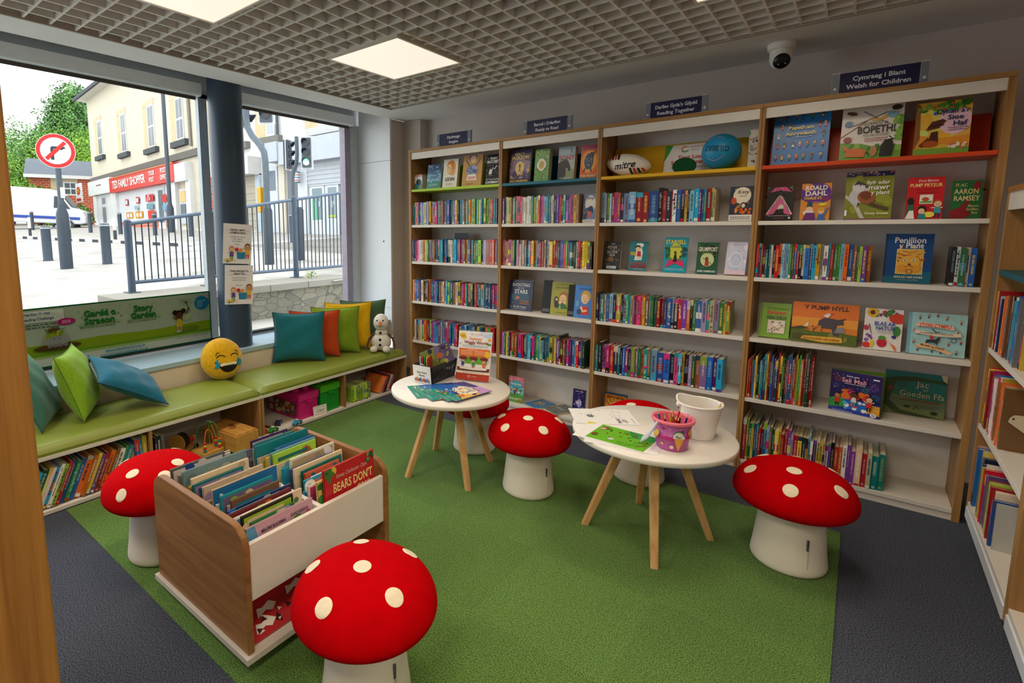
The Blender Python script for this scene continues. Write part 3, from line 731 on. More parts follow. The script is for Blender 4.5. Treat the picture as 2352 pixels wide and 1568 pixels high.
# low mobile unit: spines face the room (-x)
def runR(spec, ya, yb, z, h0, h1, where, nm='picture_book', **k):
    # along -y from ya to yb, spines towards -x
    book_row(spec, 0, ya-yb, z, h0, h1, where, nm, 'books '+where, rz=-pi/2, org=(RX+.012,ya,0), y=.0, depth=.21, jig=.1, **k)
runR('y w3 r2 s4 n2 B e2 w2 n o2 P p3 n3 r3 B2 s2 g w3 c3 P2 b t3 r a w m y', -.068, -.56, .88, .25, .27, 'on the upper row of the low mobile bookcase', hmax=.30)
runR('r k y3 r3 b3 m c2 a2 k2 w m2 w3 n y G5 o2 w2 n3', -.068, -.43, .525, .27, .26, 'on the middle row of the low mobile bookcase')
runR('M2 b3 y3 g a B2 w B2 y2 w r2 P b2 p2 r2 n l w3 r2 e3', -.068, -.475, .145, .27, .22, 'on the lowest row of the low mobile bookcase')
runR('b3 e3 w2', -.495, -.54, .145, .2, .2, 'past the lower bookend of the low mobile bookcase')
for y, z, lab in ((-.437,.526,'cream metal bookend on the middle row of the low mobile bookcase'),(-.482,.146,'cream metal bookend on the lowest row of the low mobile bookcase')):
    mb = MB(); pr = [(0,0)]+[(.0,.12),(.004,.138),(.014,.15),(.025,.152),(.125,.152),(.136,.15),(.146,.138),(.15,.12),(.15,0)]
    mb.prism([(RX+.03+a, b) for a, b in pr[1:]], y-.0012, y+.0012, 'd8c8a8', ax='y'); mb.box(RX+.03,y-.009,-.0,RX+.18,y-.001,.0015,'d8c8a8')
    mb.cyl((RX+.043,y-.0016,.135),(RX+.043,y+.0016,.135),.004,col='3a342c',n=8)
    o = mb.build('bookend', M['satin'], loc=(0,0,z)); tag(o, lab, 'bookend', 'cream bookends')
# black bookend standing behind the books
mb = MB(); mb.box(.335,.18,0,.475,.183,.245,'141416'); mb.box(.335,.183,0,.475,.26,.0015,'141416'); o = mb.build('bookend', M['metal'], loc=(0,0,SZ['C']+.0005)); tag(o, 'black metal bookend rising behind books on the leftmost bookcase', 'bookend')
# bench books, spines towards the room (+x)
def runB(spec, ya, yb, z, h0, h1, where, lean, nm='picture_book', depth=.2, x=-.03, group=None, **k):
    book_row(spec, 0, yb-ya, z, h0, h1, where, nm, group or 'books '+where, rz=pi/2, org=(x,ya,0), y=.0, depth=depth, lean=lean, **k)
runB('n3 c2 G3 y2 w2 c2 w2 l2 r2 b3 g3 b3 o3 o2 y p2 r3 o3 n2 w3 g2 c3 y3', -2.93, -2.42, .0245, .215, .22, 'leaning under the longer bench unit', .40, hmax=.225)
runB('b3 c2 y3', -2.375, -2.305, .0245, .23, .24, 'upright against the divider of the longer bench unit', 0)
runB('B2 k3 a3', -2.265, -2.205, .0245, .2, .21, 'next to the wooden toys under the bench', 0)
runB('l l l l l l l l l a2', -.706, -.50, .0245, .135, .137, 'under the bench seat nearest the bookcases', 0, 'film_case', .135, cover='film case', group='row of lime green film cases under the bench')
runB('o2 e2 r2 k2 a2 e2 r2 R2', -.40, -.25, .0245, .15, .155, 'leaning under the bench end by the bookcases', .5, 'picture_book')
# ------------------------------------------------------------------ books shown face out: cover + page block, each drawn after its own cover
def cover_book(name, label, x0, x1, y, z, h, art, bg, t=.018, lean=-.13, yaw=0., spine=None, group=None, hard=0, loc=None, stand=0, open_=0):
    w = x1-x0
    dz = abs(sin(lean))*t if lean < 0 else 0
    T = thing(name, label, 'book', loc or (x0, y, z+dz+.0005), (lean, 0, yaw), group)
    mb = MB(); e = .0018
    mb.box(0,0,0,w,e,h,bg); mb.box(0,t-e,0,w,t,h,spine or bg); mb.box(0,e,0,e,t-e,h,spine or bg)
    cv = mb.canvas((0,0,0),(w,0,0),(0,0,h),(0,-1,0)); art(cv); mb.build('cover', M['card'], T, bevel=0)
    mb = MB(); g = .003 if hard else .0008
    mb.box(e,e,g,w-g,t-e,h-g,'dcc8a4'); mb.build('page_block', M['paper'], T)
    if stand:
        mb = MB(); mb.box(.0,-.035,-.0,w,-.033,.02); mb.box(0,-.035,-.004,w,t+.05,-.001); mb.build('stand', M['clear'], T)
    return T
def a_tiny(c): c.r(0,.86,1,1,'d84048'); c.r(0,.42,1,.86,'e8eef0'); c.e(.55,.5,.35,.2,'182838'); c.p([(.1,0),(1,0),(1,.3),(.5,.2)],'4a9a3a'); c.p([(.45,.2),(.8,.35),(.7,.1)],'e04830'); c.lines(3,3,.1,.9,.86,1,'f0f0f0')
def a_starry(c): c.r(0,0,1,.3,'2c8a7a'); c.r(0,.3,1,.62,'7fb0cc'); c.r(0,.72,1,1,'2a4a72'); c.sc(4,60,['a8c8dc','5a8ab4','d8e8f0','3a6a9a'],.05,.25,.95,.98,.015,.05); c.t('Counting',.5,.6,.07,'1c2c44',0,maxw=.7); c.t('STARS',.5,.46,.09,'1c2c44',0,maxw=.55); c.lines(2,2,.2,.8,.1,.2,'d8ece8')
def a_lion(c): c.e(.55,.70,.30,.26,'e8a050'); c.e(.5,.78,.26,.16,'d8843a'); c.e(.42,.66,.17,.17,'f0c890'); c.e(.68,.52,.14,.12,'e8b070'); c.sc(5,14,['c87030','f0b468'],.35,.55,.8,.9,.02,.06,'l'); c.e(.38,.7,.03,.02,'58a8a0'); c.t('LION',.5,.29,.12,'3a3430',1,maxw=.86); c.lines(7,2,.25,.75,.06,.16,'b0a898')
def a_pippi(c): c.e(.5,.92,.22,.16,'9a6a8c'); c.e(.52,.86,.15,.12,'e8c49a'); c.ln([(.12,.86),(.3,.7),(.36,.62)],.05,'6a5a6a'); c.ln([(.88,.86),(.76,.72),(.66,.62)],.05,'6a5a6a'); c.e(.5,.5,.3,.18,'7a84a8'); c.sc(6,16,['5a648c','a8aec4','8a94b8'],.25,.38,.75,.62,.03,.09); c.p([(.22,.18),(.78,.18),(.7,.38),(.3,.38)],'f0e6da'); c.t('PIPPI',.5,.25,.10,'e0606a',1,maxw=.55); c.lines(5,1,.2,.6,.04,.1,'7a5a3a')
def a_caveman(c): c.sc(8,40,['f0f0f0','c8c8c8'],.05,.25,.95,.9,.012,.03); c.t('TERRY',.5,.86,.07,'f4f4f4',1,maxw=.6); c.t('PRATCHETT',.5,.75,.09,'f4f4f4',1,maxw=.9); c.ln([(.25,.35),(.3,.5),(.42,.42),(.5,.56),(.62,.5),(.75,.62)],.05,'f4f4f4'); c.e(.35,.42,.1,.08,'e8e8e8'); c.t('The Time-travelling',.5,.18,.05,'f4f4f4',0,maxw=.9); c.t('CAVEMAN',.5,.08,.08,'f4f4f4',1,maxw=.9)
def a_percy(c): c.r(0,.3,1,.62,'6a5a8c'); c.p([(0,.62),(.3,.8),(1,.62),(1,.3),(.6,.4),(0,.3)],'8a7a9a'); c.sc(9,40,['c8a060','7a6a9c','a88a70','4a3a6a'],.03,.1,.97,.6,.03,.1); c.e(.5,.45,.22,.2,'e8c880'); c.p([(.42,.25),(.5,.42),(.46,.55),(.54,.55),(.52,.42),(.6,.24),(.5,.38)],'241c34'); c.r(0,0,1,.12,'1c1830'); c.t('PERCY',.45,.87,.08,'f0d878',1,maxw=.6); c.t('JACKSON',.5,.76,.10,'f0d878',1,maxw=.85); c.t('RICK RIORDAN',.5,.05,.06,'f0c860',1,maxw=.9)
def a_pods(c): c.sc(10,34,['c8342a','2c6a30','e8e0c8','a82a3a'],.06,.04,.94,.96,.03,.07); c.sc(12,20,['2c6a30','8cc070'],.06,.04,.94,.96,.03,.06,'l'); c.ring(.5,.5,.33,.06,'f0ead8'); c.e(.5,.5,.27,.2,'e8e2d0'); c.e(.5,.5,.18,.13,'d8c060'); c.lines(3,3,.36,.64,.42,.58,'6a5a3a')
def a_pony(c): c.r(0,.62,1,1,'9ab0bc'); c.r(0,0,1,.3,'8c9a70'); c.r(0,.3,1,.62,'b0bcb0'); c.t('PONY',.5,.66,.15,'b83a44',1,maxw=.92); c.p([(.0,.15),(.0,.5),(.2,.58),(.5,.6),(.62,.56),(.75,.4),(.78,.28),(.68,.24),(.6,.32),(.5,.36),(.48,.1),(.3,.0),(.0,0)],'20242c'); c.p([(.45,.56),(.5,.66),(.55,.57)],'20242c'); c.ln([(.1,.6),(.3,.62),(.5,.6)],.05,'4a4440'); c.t('R J PALACIO',.5,.05,.05,'e8ecd8',0,maxw=.7); c.ln([(.72,.95),(.8,.8)],.05,'7a6a50')
def a_peake(c): c.e(.5,.5,.46,.36,'f0902a'); c.e(.5,.5,.36,.3,'f4b040'); c.e(.48,.5,.27,.25,'3c4a60'); c.e(.62,.66,.14,.12,'2c3848'); c.ln([(.3,.3),(.2,.18)],.07,'2c3848'); c.ln([(.6,.32),(.66,.18)],.07,'2c3848'); c.ln([(.7,.7),(.85,.8)],.06,'2c3848'); c.sc(3,14,['5a6a84','7a8aa0'],.34,.36,.66,.64,.03,.07); c.r(0,.84,1,1,'b04058'); c.t('SWARM',.5,.92,.09,'7a2848',1,maxw=.9); c.t('TIM PEAKE',.5,.06,.07,'f0e0a0',1,maxw=.9)
def a_kittyblue(c): c.r(0,0,1,.12,'ece8e4'); c.e(.55,.66,.4,.3,'f2f0ec'); c.e(.42,.42,.25,.12,'4a5a84'); c.e(.6,.45,.2,.14,'36466c'); c.p([(.3,.42),(.7,.38),(.64,.18),(.36,.18)],'c86a64'); c.p([(.1,.3),(.4,.36),(.3,.12),(.08,.12)],'3a4a70'); c.sc(4,10,['f0f0e8'],.05,.5,.95,.95,.01,.02); c.t('Kitty',.52,.87,.09,'2a2a30',0,maxw=.5,sk=.2); c.lines(3,2,.2,.8,.02,.1,'8a8a90')
def a_shoot(c): c.sc(5,30,['e8e8f0','8a94b8'],.04,.1,.96,.96,.006,.016); c.e(.5,.45,.4,.14,'24506c'); c.t('SHOOTING',.5,.84,.10,'e8eaf0',1,maxw=.75); c.t('for the',.5,.74,.05,'e8eaf0',0,maxw=.3); c.t('STARS',.52,.62,.12,'e8eaf0',1,maxw=.55); c.e(.4,.42,.07,.05,'d85a34'); c.ln([(.4,.42),(.3,.36)],.03,'f0a040'); c.lines(4,3,.5,.9,.2,.34,'d8843a'); c.t('Norah Patten',.52,.12,.06,'e8eaf0',0,maxw=.6); c.lines(4,1,.25,.78,.03,.07,'a8b0c8')
def a_jane(c): c.lines(2,1,.3,.75,.91,.95,'5a5a1a'); c.t('Jane Goodall',.5,.84,.07,'3a3a14',0,maxw=.6,sk=.25); c.p([(.3,.18),(.4,.4),(.62,.4),(.8,.2)],'3c6a34'); c.p([(.36,.18),(.45,.35),(.5,.18)],'7ab070'); c.e(.58,.56,.2,.15,'a86a34'); c.e(.56,.5,.165,.125,'f0c890'); c.e(.44,.38,.07,.05,'f0c890'); c.e(.66,.38,.07,.05,'f0c890'); c.e(.25,.46,.1,.09,'2c2420'); c.e(.27,.46,.06,.05,'d8b08a'); c.p([(.16,.42),(.33,.42),(.36,.22),(.2,.22)],'2c2420')
for_eyes = None
def a_jane2(c):
    a_jane(c)
    for d in (.5,.62): c.e(d,.52,.015,.012,'k',8)
    c.ln([(.5,.45),(.56,.437),(.62,.45)],.015,'8a3a2a'); c.lines(4,1,.25,.75,.05,.09,'5a5a1a')
def a_david(c): c.t('DAVID BECKHAM',.58,.88,.06,'22508c',1,maxw=.75); c.e(.62,.66,.27,.18,'d8a83c'); c.e(.58,.58,.21,.15,'f2cba0'); c.p([(.35,.1),(.4,.36),(.78,.36),(.85,.1)],'d83a34'); c.ln([(.38,.34),(.5,.2),(.72,.24)],.12,'f2cba0'); c.e(.3,.18,.13,.09,'3a4a6c'); c.e(.18,.42,.09,.1,'78b0e0'); c.ln([(.12,.3),(.2,.42),(.1,.5)],.03,'5aa0d8')
def a_david2(c):
    a_david(c)
    for d in (.52,.66): c.e(d,.6,.016,.013,'k',8)
    c.ln([(.52,.52),(.59,.5),(.66,.52)],.016,'8a3a2a'); c.lines(4,1,.3,.7,.03,.06,'2a5aa0')
def a_nicola(c): c.r(0,0,1,.33,'5aa84a'); c.r(0,.33,1,.6,'8ad0d8'); c.r(0,.8,1,1,'e88aa0'); c.sc(5,30,['f0c0cc','e05a74','f0e0d0'],.03,.78,.97,.98,.02,.05); c.e(.5,.7,.42,.15,'4ab4cc'); c.t('Finding Home',.5,.72,.08,'f4f0e0',1,maxw=.7); c.kid(.45,.3,.28,'f0c8a0','5a3a28','3a5a8c','2a3a5c'); c.sc(6,14,['e8f0e0','3a8a3a','d83a34'],.05,.3,.95,.55,.03,.07); c.t('NICOLA BAKER',.5,.14,.08,'e8f4d0',1,maxw=.8); c.e(.78,.1,.1,.05,'e05030')
def a_purple(c): c.sc(7,50,['4a5ab4','8a6ac4','2a3a84','c8a0d8','e8e0f0'],.05,.05,.95,.95,.01,.08); c.p([(.3,.0),(.5,.5),(.62,.85),(.75,.4),(.9,0)],'3a3a94'); c.e(.55,.5,.2,.15,'a8a0e0'); c.t('SKY',.5,.52,.10,'f0f0fa',1,maxw=.5); c.lines(8,1,.2,.85,.9,.95,'f0e0f0')
def a_kitty(c): c.r(0,0,1,.18,'f2eee6'); c.r(0,.18,1,1,'2c3a54'); c.sc(5,18,['c85a2c','7a8a4c','e8a03a'],.02,.3,.98,.95,.04,.1); c.e(.52,.74,.38,.24,'f2ead6'); c.e(.18,.58,.12,.1,'d85a2c'); c.e(.6,.44,.12,.1,'24242c'); c.p([(.52,.2),(.56,.42),(.68,.42),(.7,.2)],'24242c'); c.e(.6,.44,.08,.06,'f0e0d0'); c.sc(9,8,['e8702a','d8541c'],.1,.2,.95,.34,.05,.1); c.e(.3,.3,.06,.08,'f0a02a'); c.t('Kitty',.55,.84,.10,'24242c',0,maxw=.5,sk=.25); c.lines(3,1,.4,.7,.7,.74,'6a5a4a'); c.lines(5,2,.08,.92,.03,.14,'7a7a80')
def a_edge(c): c.sc(3,40,['3a3a34','5a5444','2a2c34','6a6454'],.03,.03,.97,.97,.02,.08); c.t('THE',.5,.9,.05,'e8e4dc',0,maxw=.2); c.t('EDGE',.5,.79,.09,'f0ece4',0,maxw=.6); c.t('OF THE',.5,.7,.035,'e8e4dc',0,maxw=.3); c.t('SILVER',.5,.62,.09,'f0ece4',0,maxw=.75); c.t('SEA',.5,.51,.09,'f0ece4',0,maxw=.45); c.e(.45,.36,.16,.08,'9a6a44'); c.sc(8,14,['c8d0d0','8a98a0'],.2,.15,.8,.42,.02,.07,'l'); c.r(.22,.02,.8,.12,'b8ccd4')
def a_norm(c): c.p([(.3,.35),(.38,.72),(.36,.92),(.62,.95),(.66,.8),(.74,.62),(.7,.36)],'f0f0ea'); c.e(.46,.78,.15,.09,'1c1c1e'); c.e(.46,.73,.13,.08,'f0d0b0'); c.p([(.42,.48),(.44,.66),(.62,.66),(.66,.48)],'c8282c'); c.r(.46,.38,.52,.48,'f0d0b0'); c.r(.57,.38,.63,.48,'f0d0b0'); c.e(.68,.87,.09,.06,'f4f4f0'); c.r(.06,.52,.38,.63,'e8c03a'); c.lines(3,3,.08,.36,.53,.62,'7a3a1c'); c.lines(6,1,.5,.95,.93,.97,'0a4a54'); c.t('THE WORLD OF',.5,.25,.06,'c8282c',1,maxw=.8,rot=.04); c.t('NORM',.52,.14,.13,'b01c28',1,maxw=.85,rot=.05); c.lines(7,1,.3,.9,.03,.06,'e8f0f0')
def a_star(c): c.e(.5,.55,.4,.28,'4a9a5a'); c.e(.5,.6,.27,.24,'d8d848'); c.sc(5,18,['1c4a4a','245a3c','2a7a5a'],.05,.4,.28,.7,.03,.09); c.sc(6,18,['3a4a64','1c4a4a','566a84'],.72,.4,.96,.7,.03,.09); c.p([(.08,.12),(.2,.34),(.5,.38),(.85,.34),(.95,.14),(.5,.26)],'d8346c'); c.p([(.42,.3),(.46,.48),(.5,.56),(.56,.48),(.6,.3)],'241c24'); c.e(.5,.57,.05,.04,'3a241c'); c.t('STARFELL',.5,.87,.11,'f0d84a',1,maxw=.88); c.lines(4,2,.2,.8,.7,.78,'1a6a80'); c.t('DOMINIQUE VALENTE',.5,.09,.045,'bfe8f0',0,maxw=.8)
def a_grump(c): c.sc(4,30,['24442c','3a6a44','1c3424'],.02,.1,.98,.98,.04,.12); c.e(.5,.45,.32,.22,'c8dca0'); c.e(.48,.48,.08,.06,'8a4a24'); c.p([(.4,.25),(.42,.44),(.56,.44),(.6,.25)],'b83430'); c.ln([(.3,.5),(.75,.3)],.02,'5a3a20'); c.r(0,0,1,.16,'1c5a54'); c.t('GRUMPFORT',.5,.78,.13,'f0ead4',1,maxw=.9); c.lines(3,1,.25,.75,.62,.68,'c8a03a'); c.t('JAMIE HAMMOND',.5,.08,.06,'e0ecd8',1,maxw=.85)
def a_silver(c): c.sc(5,24,['c8d0f0','e8d8f0','b8c8e8','f0e8f4'],.03,.1,.97,.95,.06,.18); c.e(.5,.45,.33,.24,'e8ecf8'); c.e(.5,.45,.27,.2,'c0cce8'); c.ln([(.35,.35),(.5,.55),(.62,.4)],.03,'f8f8fc'); c.r(0,.0,1,.13,'e0c8d8'); c.lines(4,1,.3,.7,.88,.91,'a0a8c8')
def a_day(c): c.e(.5,.3,.42,.42,'f0c040'); c.e(.5,.3,.3,.3,'f4d468')
def a_day2(c):
    c.r(.03,.02,.97,.93,'e88a2c')
    for i in range(9):
        a = pi*i/8; c.p([(.5,.4),(.5+.48*cos(a-.09),.4+.5*sin(a-.09)),(.5+.48*cos(a+.09),.4+.5*sin(a+.09))],'f0c848')
    c.e(.5,.38,.28,.25,'f4d060'); c.t('MARK SPERRING',.5,.85,.07,'7a2a14',1,maxw=.75); c.t('THE DAY',.5,.48,.09,'7a2a14',1,maxw=.5); c.t('NOBODY',.5,.32,.14,'5a1a14',1,maxw=.8); c.kid(.5,.03,.22,'f0c8a0','3a2418','2060b4','22305c')
SKIN = ['f0c8a0','8a5a38','d8a070','5a3822']; TOPS = ['d8343a','e8c03a','3a9a4a','7a3a9a','f0f0e8','e8742c','2c8a9a','e86a9a']; HAIR = ['2a1c14','8a4a20','1c1414','c88a34']
def a_popeth(c):
    g = random.Random(3); 
    for j, (y, xs) in enumerate([(.84,(.1,.22,.4,.52,.68,.86)),(.66,(.16,.3,.82,.92)),(.48,(.1,.9)),(.3,(.1,.22,.38,.5,.63,.76,.9)),(.07,(.08,.2,.33,.46,.58,.72,.88))]):
        for x in xs: c.kid(x,y,.13 if j else .12,g.choice(SKIN),g.choice(HAIR),g.choice(TOPS),g.choice(['22305c','2a2a30','5a3a28'])); c.k -= 8
    c.k += 10
    c.t('Popeth am',.5,.69,.065,'e8d44a',1,maxw=.45); c.t('Amrywiaeth',.5,.58,.065,'e8d44a',1,maxw=.55); c.lines(3,1,.35,.7,.5,.53,'9fc8e8')
def a_gormod(c):
    c.p([(0,0),(1,0),(1,.2),(.8,.3),(.6,.22),(.35,.3),(0,.34)],'6aa43a'); c.sc(5,26,['4a8a2c','8cc050','3a7024'],.02,.05,.98,.26,.03,.08); c.sc(6,24,['5a9a34','86b84c'],.88,.3,.99,.75,.03,.07)
    c.ln([(.0,.44),(.42,.72)],.02,'b06a54'); c.ln([(.2,.64),(.75,.86)],.012,'3a3430'); c.ln([(.35,.9),(.8,.62)],.012,'3a3430'); c.e(.16,.88,.09,.035,'6a4a34',rot=-.3); c.e(.88,.92,.08,.05,'3a3430'); c.ln([(.5,.74),(.6,.72),(.7,.76),(.82,.84)],.05,'d8a03a'); c.e(.82,.8,.08,.06,'7ab0c8'); c.e(.12,.68,.07,.06,'5a8ab0'); c.e(.12,.38,.07,.06,'9a4a3a')
    c.t('GORMOD O',.56,.66,.06,'3a3430',0,maxw=.4); c.t('BOPETH!',.58,.55,.13,'2a2624',1,maxw=.62); c.t('(TOO MUCH STUFF!)',.58,.44,.05,'3a3430',0,maxw=.45); c.lines(4,2,.4,.78,.32,.4,'b04a5a')
    c.p([(.1,.06),(.12,.2),(.3,.22),(.45,.16),(.42,.04)],'d8742c'); c.p([(.08,.16),(.05,.28),(.16,.22)],'d8742c'); c.e(.56,.14,.06,.1,'b88a54'); c.p([(.66,.04),(.68,.24),(.74,.34),(.84,.36),(.88,.22),(.86,.04)],'1c1c1e'); c.p([(.76,.34),(.82,.42),(.9,.36)],'f0f0ec'); c.ln([(.8,.4),(.86,.34)],.02,'1c1c1e')
def a_cynan(c):
    c.sc(4,20,['f0b83a','e8d860','d8e07a','f0cc90'],.05,.2,.95,.95,.1,.25); c.r(0,0,1,.12,'7aa83a'); c.p([(0,.12),(.5,.2),(1,.14),(1,.34),(.5,.3),(0,.4)],'e8982c'); c.e(.72,.62,.3,.26,'f0c8dc')
    c.p([(0,.1),(.1,.3),(.06,.95),(0,1)],'8a5a2c'); c.sc(6,24,['5a9a34','3a7a2c','86b84c'],.05,.8,.98,.98,.04,.1); c.sc(7,8,['d83a34','2060b4','e8742c'],.3,.82,.9,.95,.03,.05,'t')
    c.p([(.26,.22),(.3,.42),(.42,.44),(.44,.22)],'4a2418'); c.p([(.2,.46),(.3,.62),(.5,.66),(.56,.62),(.44,.5)],'5a2c1c'); c.ln([(.12,.16),(.28,.3)],.09,'6a3420'); c.ln([(.24,.53),(.52,.55)],.03,'3a1c14'); c.e(.3,.2,.14,.06,'b0541c'); c.e(.35,.77,.04,.03,'3a6ac0'); c.sc(9,8,['f0e8d8','e07a6a'],.4,.1,.95,.18,.03,.06)
    c.t("Cynan a'r",.66,.80,.085,'22305c',1,maxw=.6); c.t('Sioe',.72,.68,.085,'22305c',1,maxw=.32); c.t('Haf',.8,.56,.09,'22305c',1,maxw=.28); c.lines(3,2,.6,.95,.42,.5,'7a4a6a')
def a_circus(c):
    for i in range(4):
        c.p([(.5,.8),(-.1+i*.17,.2) if 0 else (max(0,-.02+i*.14),.18+.05*i),(max(0,.05+i*.14),.18+.05*i)],'ece4d8'); c.p([(.5,.8),(min(1,1.02-i*.14),.18+.05*i),(min(1,.95-i*.14),.18+.05*i)],'ece4d8')
    c.p([(.1,.82),(.3,.97),(.7,.97),(.92,.82),(.5,.88)],'d8508c'); c.p([(.5,.7),(.02,.15),(.3,.2),(.5,.45),(.7,.2),(.98,.15)],'e06a9c'); c.sc(3,16,['f0f0f0'],.03,.85,.97,.98,.01,.02); c.r(.3,.73,.72,.78,'1c1c1e'); c.e(.56,.38,.1,.09,'f0e8e0'); c.p([(.48,.2),(.5,.34),(.66,.34),(.68,.2)],'2a2424'); c.r(0,0,1,.15,'1c1c1e'); c.lines(5,1,.1,.9,.12,.16,'d8d0c8'); c.lines(6,1,.3,.7,.05,.09,'b0405a'); c.r(.86,.05,.93,.1,'f0f0f0')
def a_dahl(c):
    c.e(.45,.75,.55,.28,'5a2a8c'); c.e(.55,.62,.48,.16,'6a2a84'); c.e(.2,.9,.2,.1,'e88a2c'); c.t('ROALD',.5,.88,.12,'f4f0ec',1,maxw=.75); c.t('DAHL',.5,.73,.13,'f4f0ec',1,maxw=.75); c.t("CHARLIE A'R",.4,.6,.07,'f0d83a',1,maxw=.6); c.lines(3,2,.6,.95,.54,.62,'c83a3a'); c.lines(4,1,.4,.7,.47,.5,'f0e0f0')
    c.p([(.22,.36),(.24,.5),(.4,.5),(.42,.36)],'2c4a5c'); c.e(.32,.28,.13,.09,'f0c8a8'); c.e(.3,.2,.2,.07,'e8e4e0'); c.p([(.1,0),(.2,.2),(.5,.2),(.55,0)],'6a2a74'); c.e(.72,.24,.1,.08,'f0c8a8'); c.e(.72,.29,.11,.05,'d8a83a'); c.p([(.58,0),(.64,.16),(.82,.16),(.88,0)],'3a6ab0'); c.ln([(.84,.14),(.95,.34)],.05,'3a6ab0'); c.e(.75,.42,.14,.04,'e0d83a')
def a_adar(c):
    c.r(0,.9,1,1,'2a2458'); c.sc(4,30,['d83a34','e8c03a','3a8ac0','e8e0f0','5a9a3a'],.02,.96,.98,.995,.02,.035,'t'); c.sc(6,10,['a8a0d0'],.05,.91,.95,.95,.01,.025); c.sc(5,14,['7a8428','949c34'],.05,.1,.95,.85,.1,.22)
    c.ln([(0,.5),(.25,.3),(.36,.1),(.42,0)],.09,'c8c4bc'); c.e(.3,.52,.2,.2,'c8c8cc',rot=-.5); c.e(.28,.68,.14,.11,'d8d8dc'); c.p([(.16,.72),(.26,.82),(.42,.74),(.44,.7),(.3,.74)],'3a3a42'); c.p([(.42,.7),(.5,.68),(.42,.65)],'24242a'); c.e(.46,.46,.2,.13,'9a5a2c',rot=-.6); c.e(.44,.5,.13,.08,'7a3a20',rot=-.6); c.p([(.56,.36),(.94,.22),(.9,.18),(.5,.3)],'5a4030'); c.e(.31,.72,.02,.015,'k',8); c.ln([(.3,.36),(.28,.26)],.02,'5a4a40')
    c.t('llyfr adar',.68,.77,.07,'f0f0e0',1,maxw=.55); c.t('mawr',.7,.67,.1,'f0f0e0',1,maxw=.48); c.t('y plant',.74,.56,.08,'f0f0e0',1,maxw=.38); c.t('Onwy Gower',.7,.13,.05,'f0ecc8',1,maxw=.5); c.r(.02,.08,.07,.2,'f0f0f0'); c.r(0,0,1,.025,'8a5a6a')
def a_prysur(c):
    c.t('Enid Blyton',.55,.92,.06,'f4ece0',0,maxw=.55,sk=.3); c.t('PUMP PRYSUR',.5,.81,.08,'f0dc8a',1,maxw=.88); c.lines(3,2,.25,.85,.6,.74,'981c24'); c.r(.36,.36,.72,.58,'f0eee4'); c.e(.52,.47,.1,.05,'c8542c'); c.p([(.38,.38),(.7,.38),(.7,.43),(.38,.42)],'6aa84a'); c.kid(.86,.03,.42,'f0c8a0','c85a2c','3aa0b0','22305c'); c.e(.12,.42,.09,.1,'2a1c1c'); c.p([(.02,.05),(.05,.34),(.2,.34),(.22,.05)],'2c6a4a'); c.e(.45,.22,.12,.1,'2a1c14'); c.e(.44,.18,.09,.07,'f0c8a0'); c.e(.64,.1,.16,.07,'f0e04a'); c.p([(0,0),(.1,.2),(.22,.2),(.26,0)],'f0ecE4'); c.p([(.34,0),(.38,.12),(.54,.12),(.58,0)],'2c8a8a')
def a_aaron(c): c.e(.82,.85,.13,.12,'8a1a24'); c.p([(0,.2),(.3,.3),(.55,.52),(.68,.5),(.5,.28),(.7,.1),(.5,.0),(0,0)],'8a1c20'); c.t('FI AC',.3,.88,.08,'c8b87a',1,maxw=.4); c.t('AARON',.48,.71,.13,'d8c890',1,maxw=.8); c.t('RAMSEY',.5,.53,.13,'d8c890',1,maxw=.85); c.t('Manon',.74,.33,.06,'c8b87a',1,maxw=.35); c.t('Steffan',.72,.24,.06,'c8b87a',1,maxw=.4); c.t('Ros',.8,.15,.06,'c8b87a',1,maxw=.2)
def a_penillion(c):
    c.r(0,0,.05,1,'163a68'); c.p([(0,0),(1,0),(1,.25),(0,.12)],'1a6a84'); c.t('Penillion',.52,.87,.11,'f0f0f4',1,maxw=.66); c.t('y Plant',.55,.76,.10,'f0f0f4',1,maxw=.5); c.sc(4,10,['e8c080','c88a5a','a8b8e0'],.15,.7,.9,.8,.015,.03)
    c.r(.26,.18,.82,.69,'f0d890'); c.r(.275,.19,.805,.68,'e8b450'); c.sc(5,26,['d8742c','c85a24','f0c060','a8481c'],.3,.45,.78,.66,.03,.1,'l'); c.e(.54,.42,.22,.14,'f0b848'); c.e(.4,.3,.1,.07,'e8a038'); c.e(.68,.3,.1,.07,'e8a038')
    for d in (.45,.62): c.e(d,.46,.045,.02,'f4f0e0'); c.e(d,.46,.016,.015,'2a1c14',8)
    c.e(.54,.38,.035,.02,'8a3a1c'); c.ln([(.46,.33),(.54,.35),(.62,.33)],.012,'7a3018'); c.ring(.54,.24,.07,.02,'b86a2a'); c.t('GWLAD HAF JONES',.54,.12,.04,'e8e4d0',1,maxw=.6); c.lines(3,1,.3,.75,.05,.08,'a8a890')
def a_dripsyn(c):
    for i in range(16): c.r(.02,.06+i*.056,.07,.085+i*.056,'5a7a1c')
    c.t('DYDDIADUR',.55,.85,.06,'6a9a20',1,maxw=.7); c.t('Dripsyn',.55,.73,.1,'d83a24',1,maxw=.72); c.t('HEN DRO!',.56,.58,.09,'2c4a14',1,maxw=.66); c.r(.29,.13,.85,.5,'ead8c4'); c.sc(4,30,['2a2624'],.31,.15,.83,.48,.012,.025); c.ln([(.4,.22),(.5,.3),(.62,.24),(.72,.3)],.015,'2a2624'); c.e(.55,.38,.08,.05,'f4f0e8')
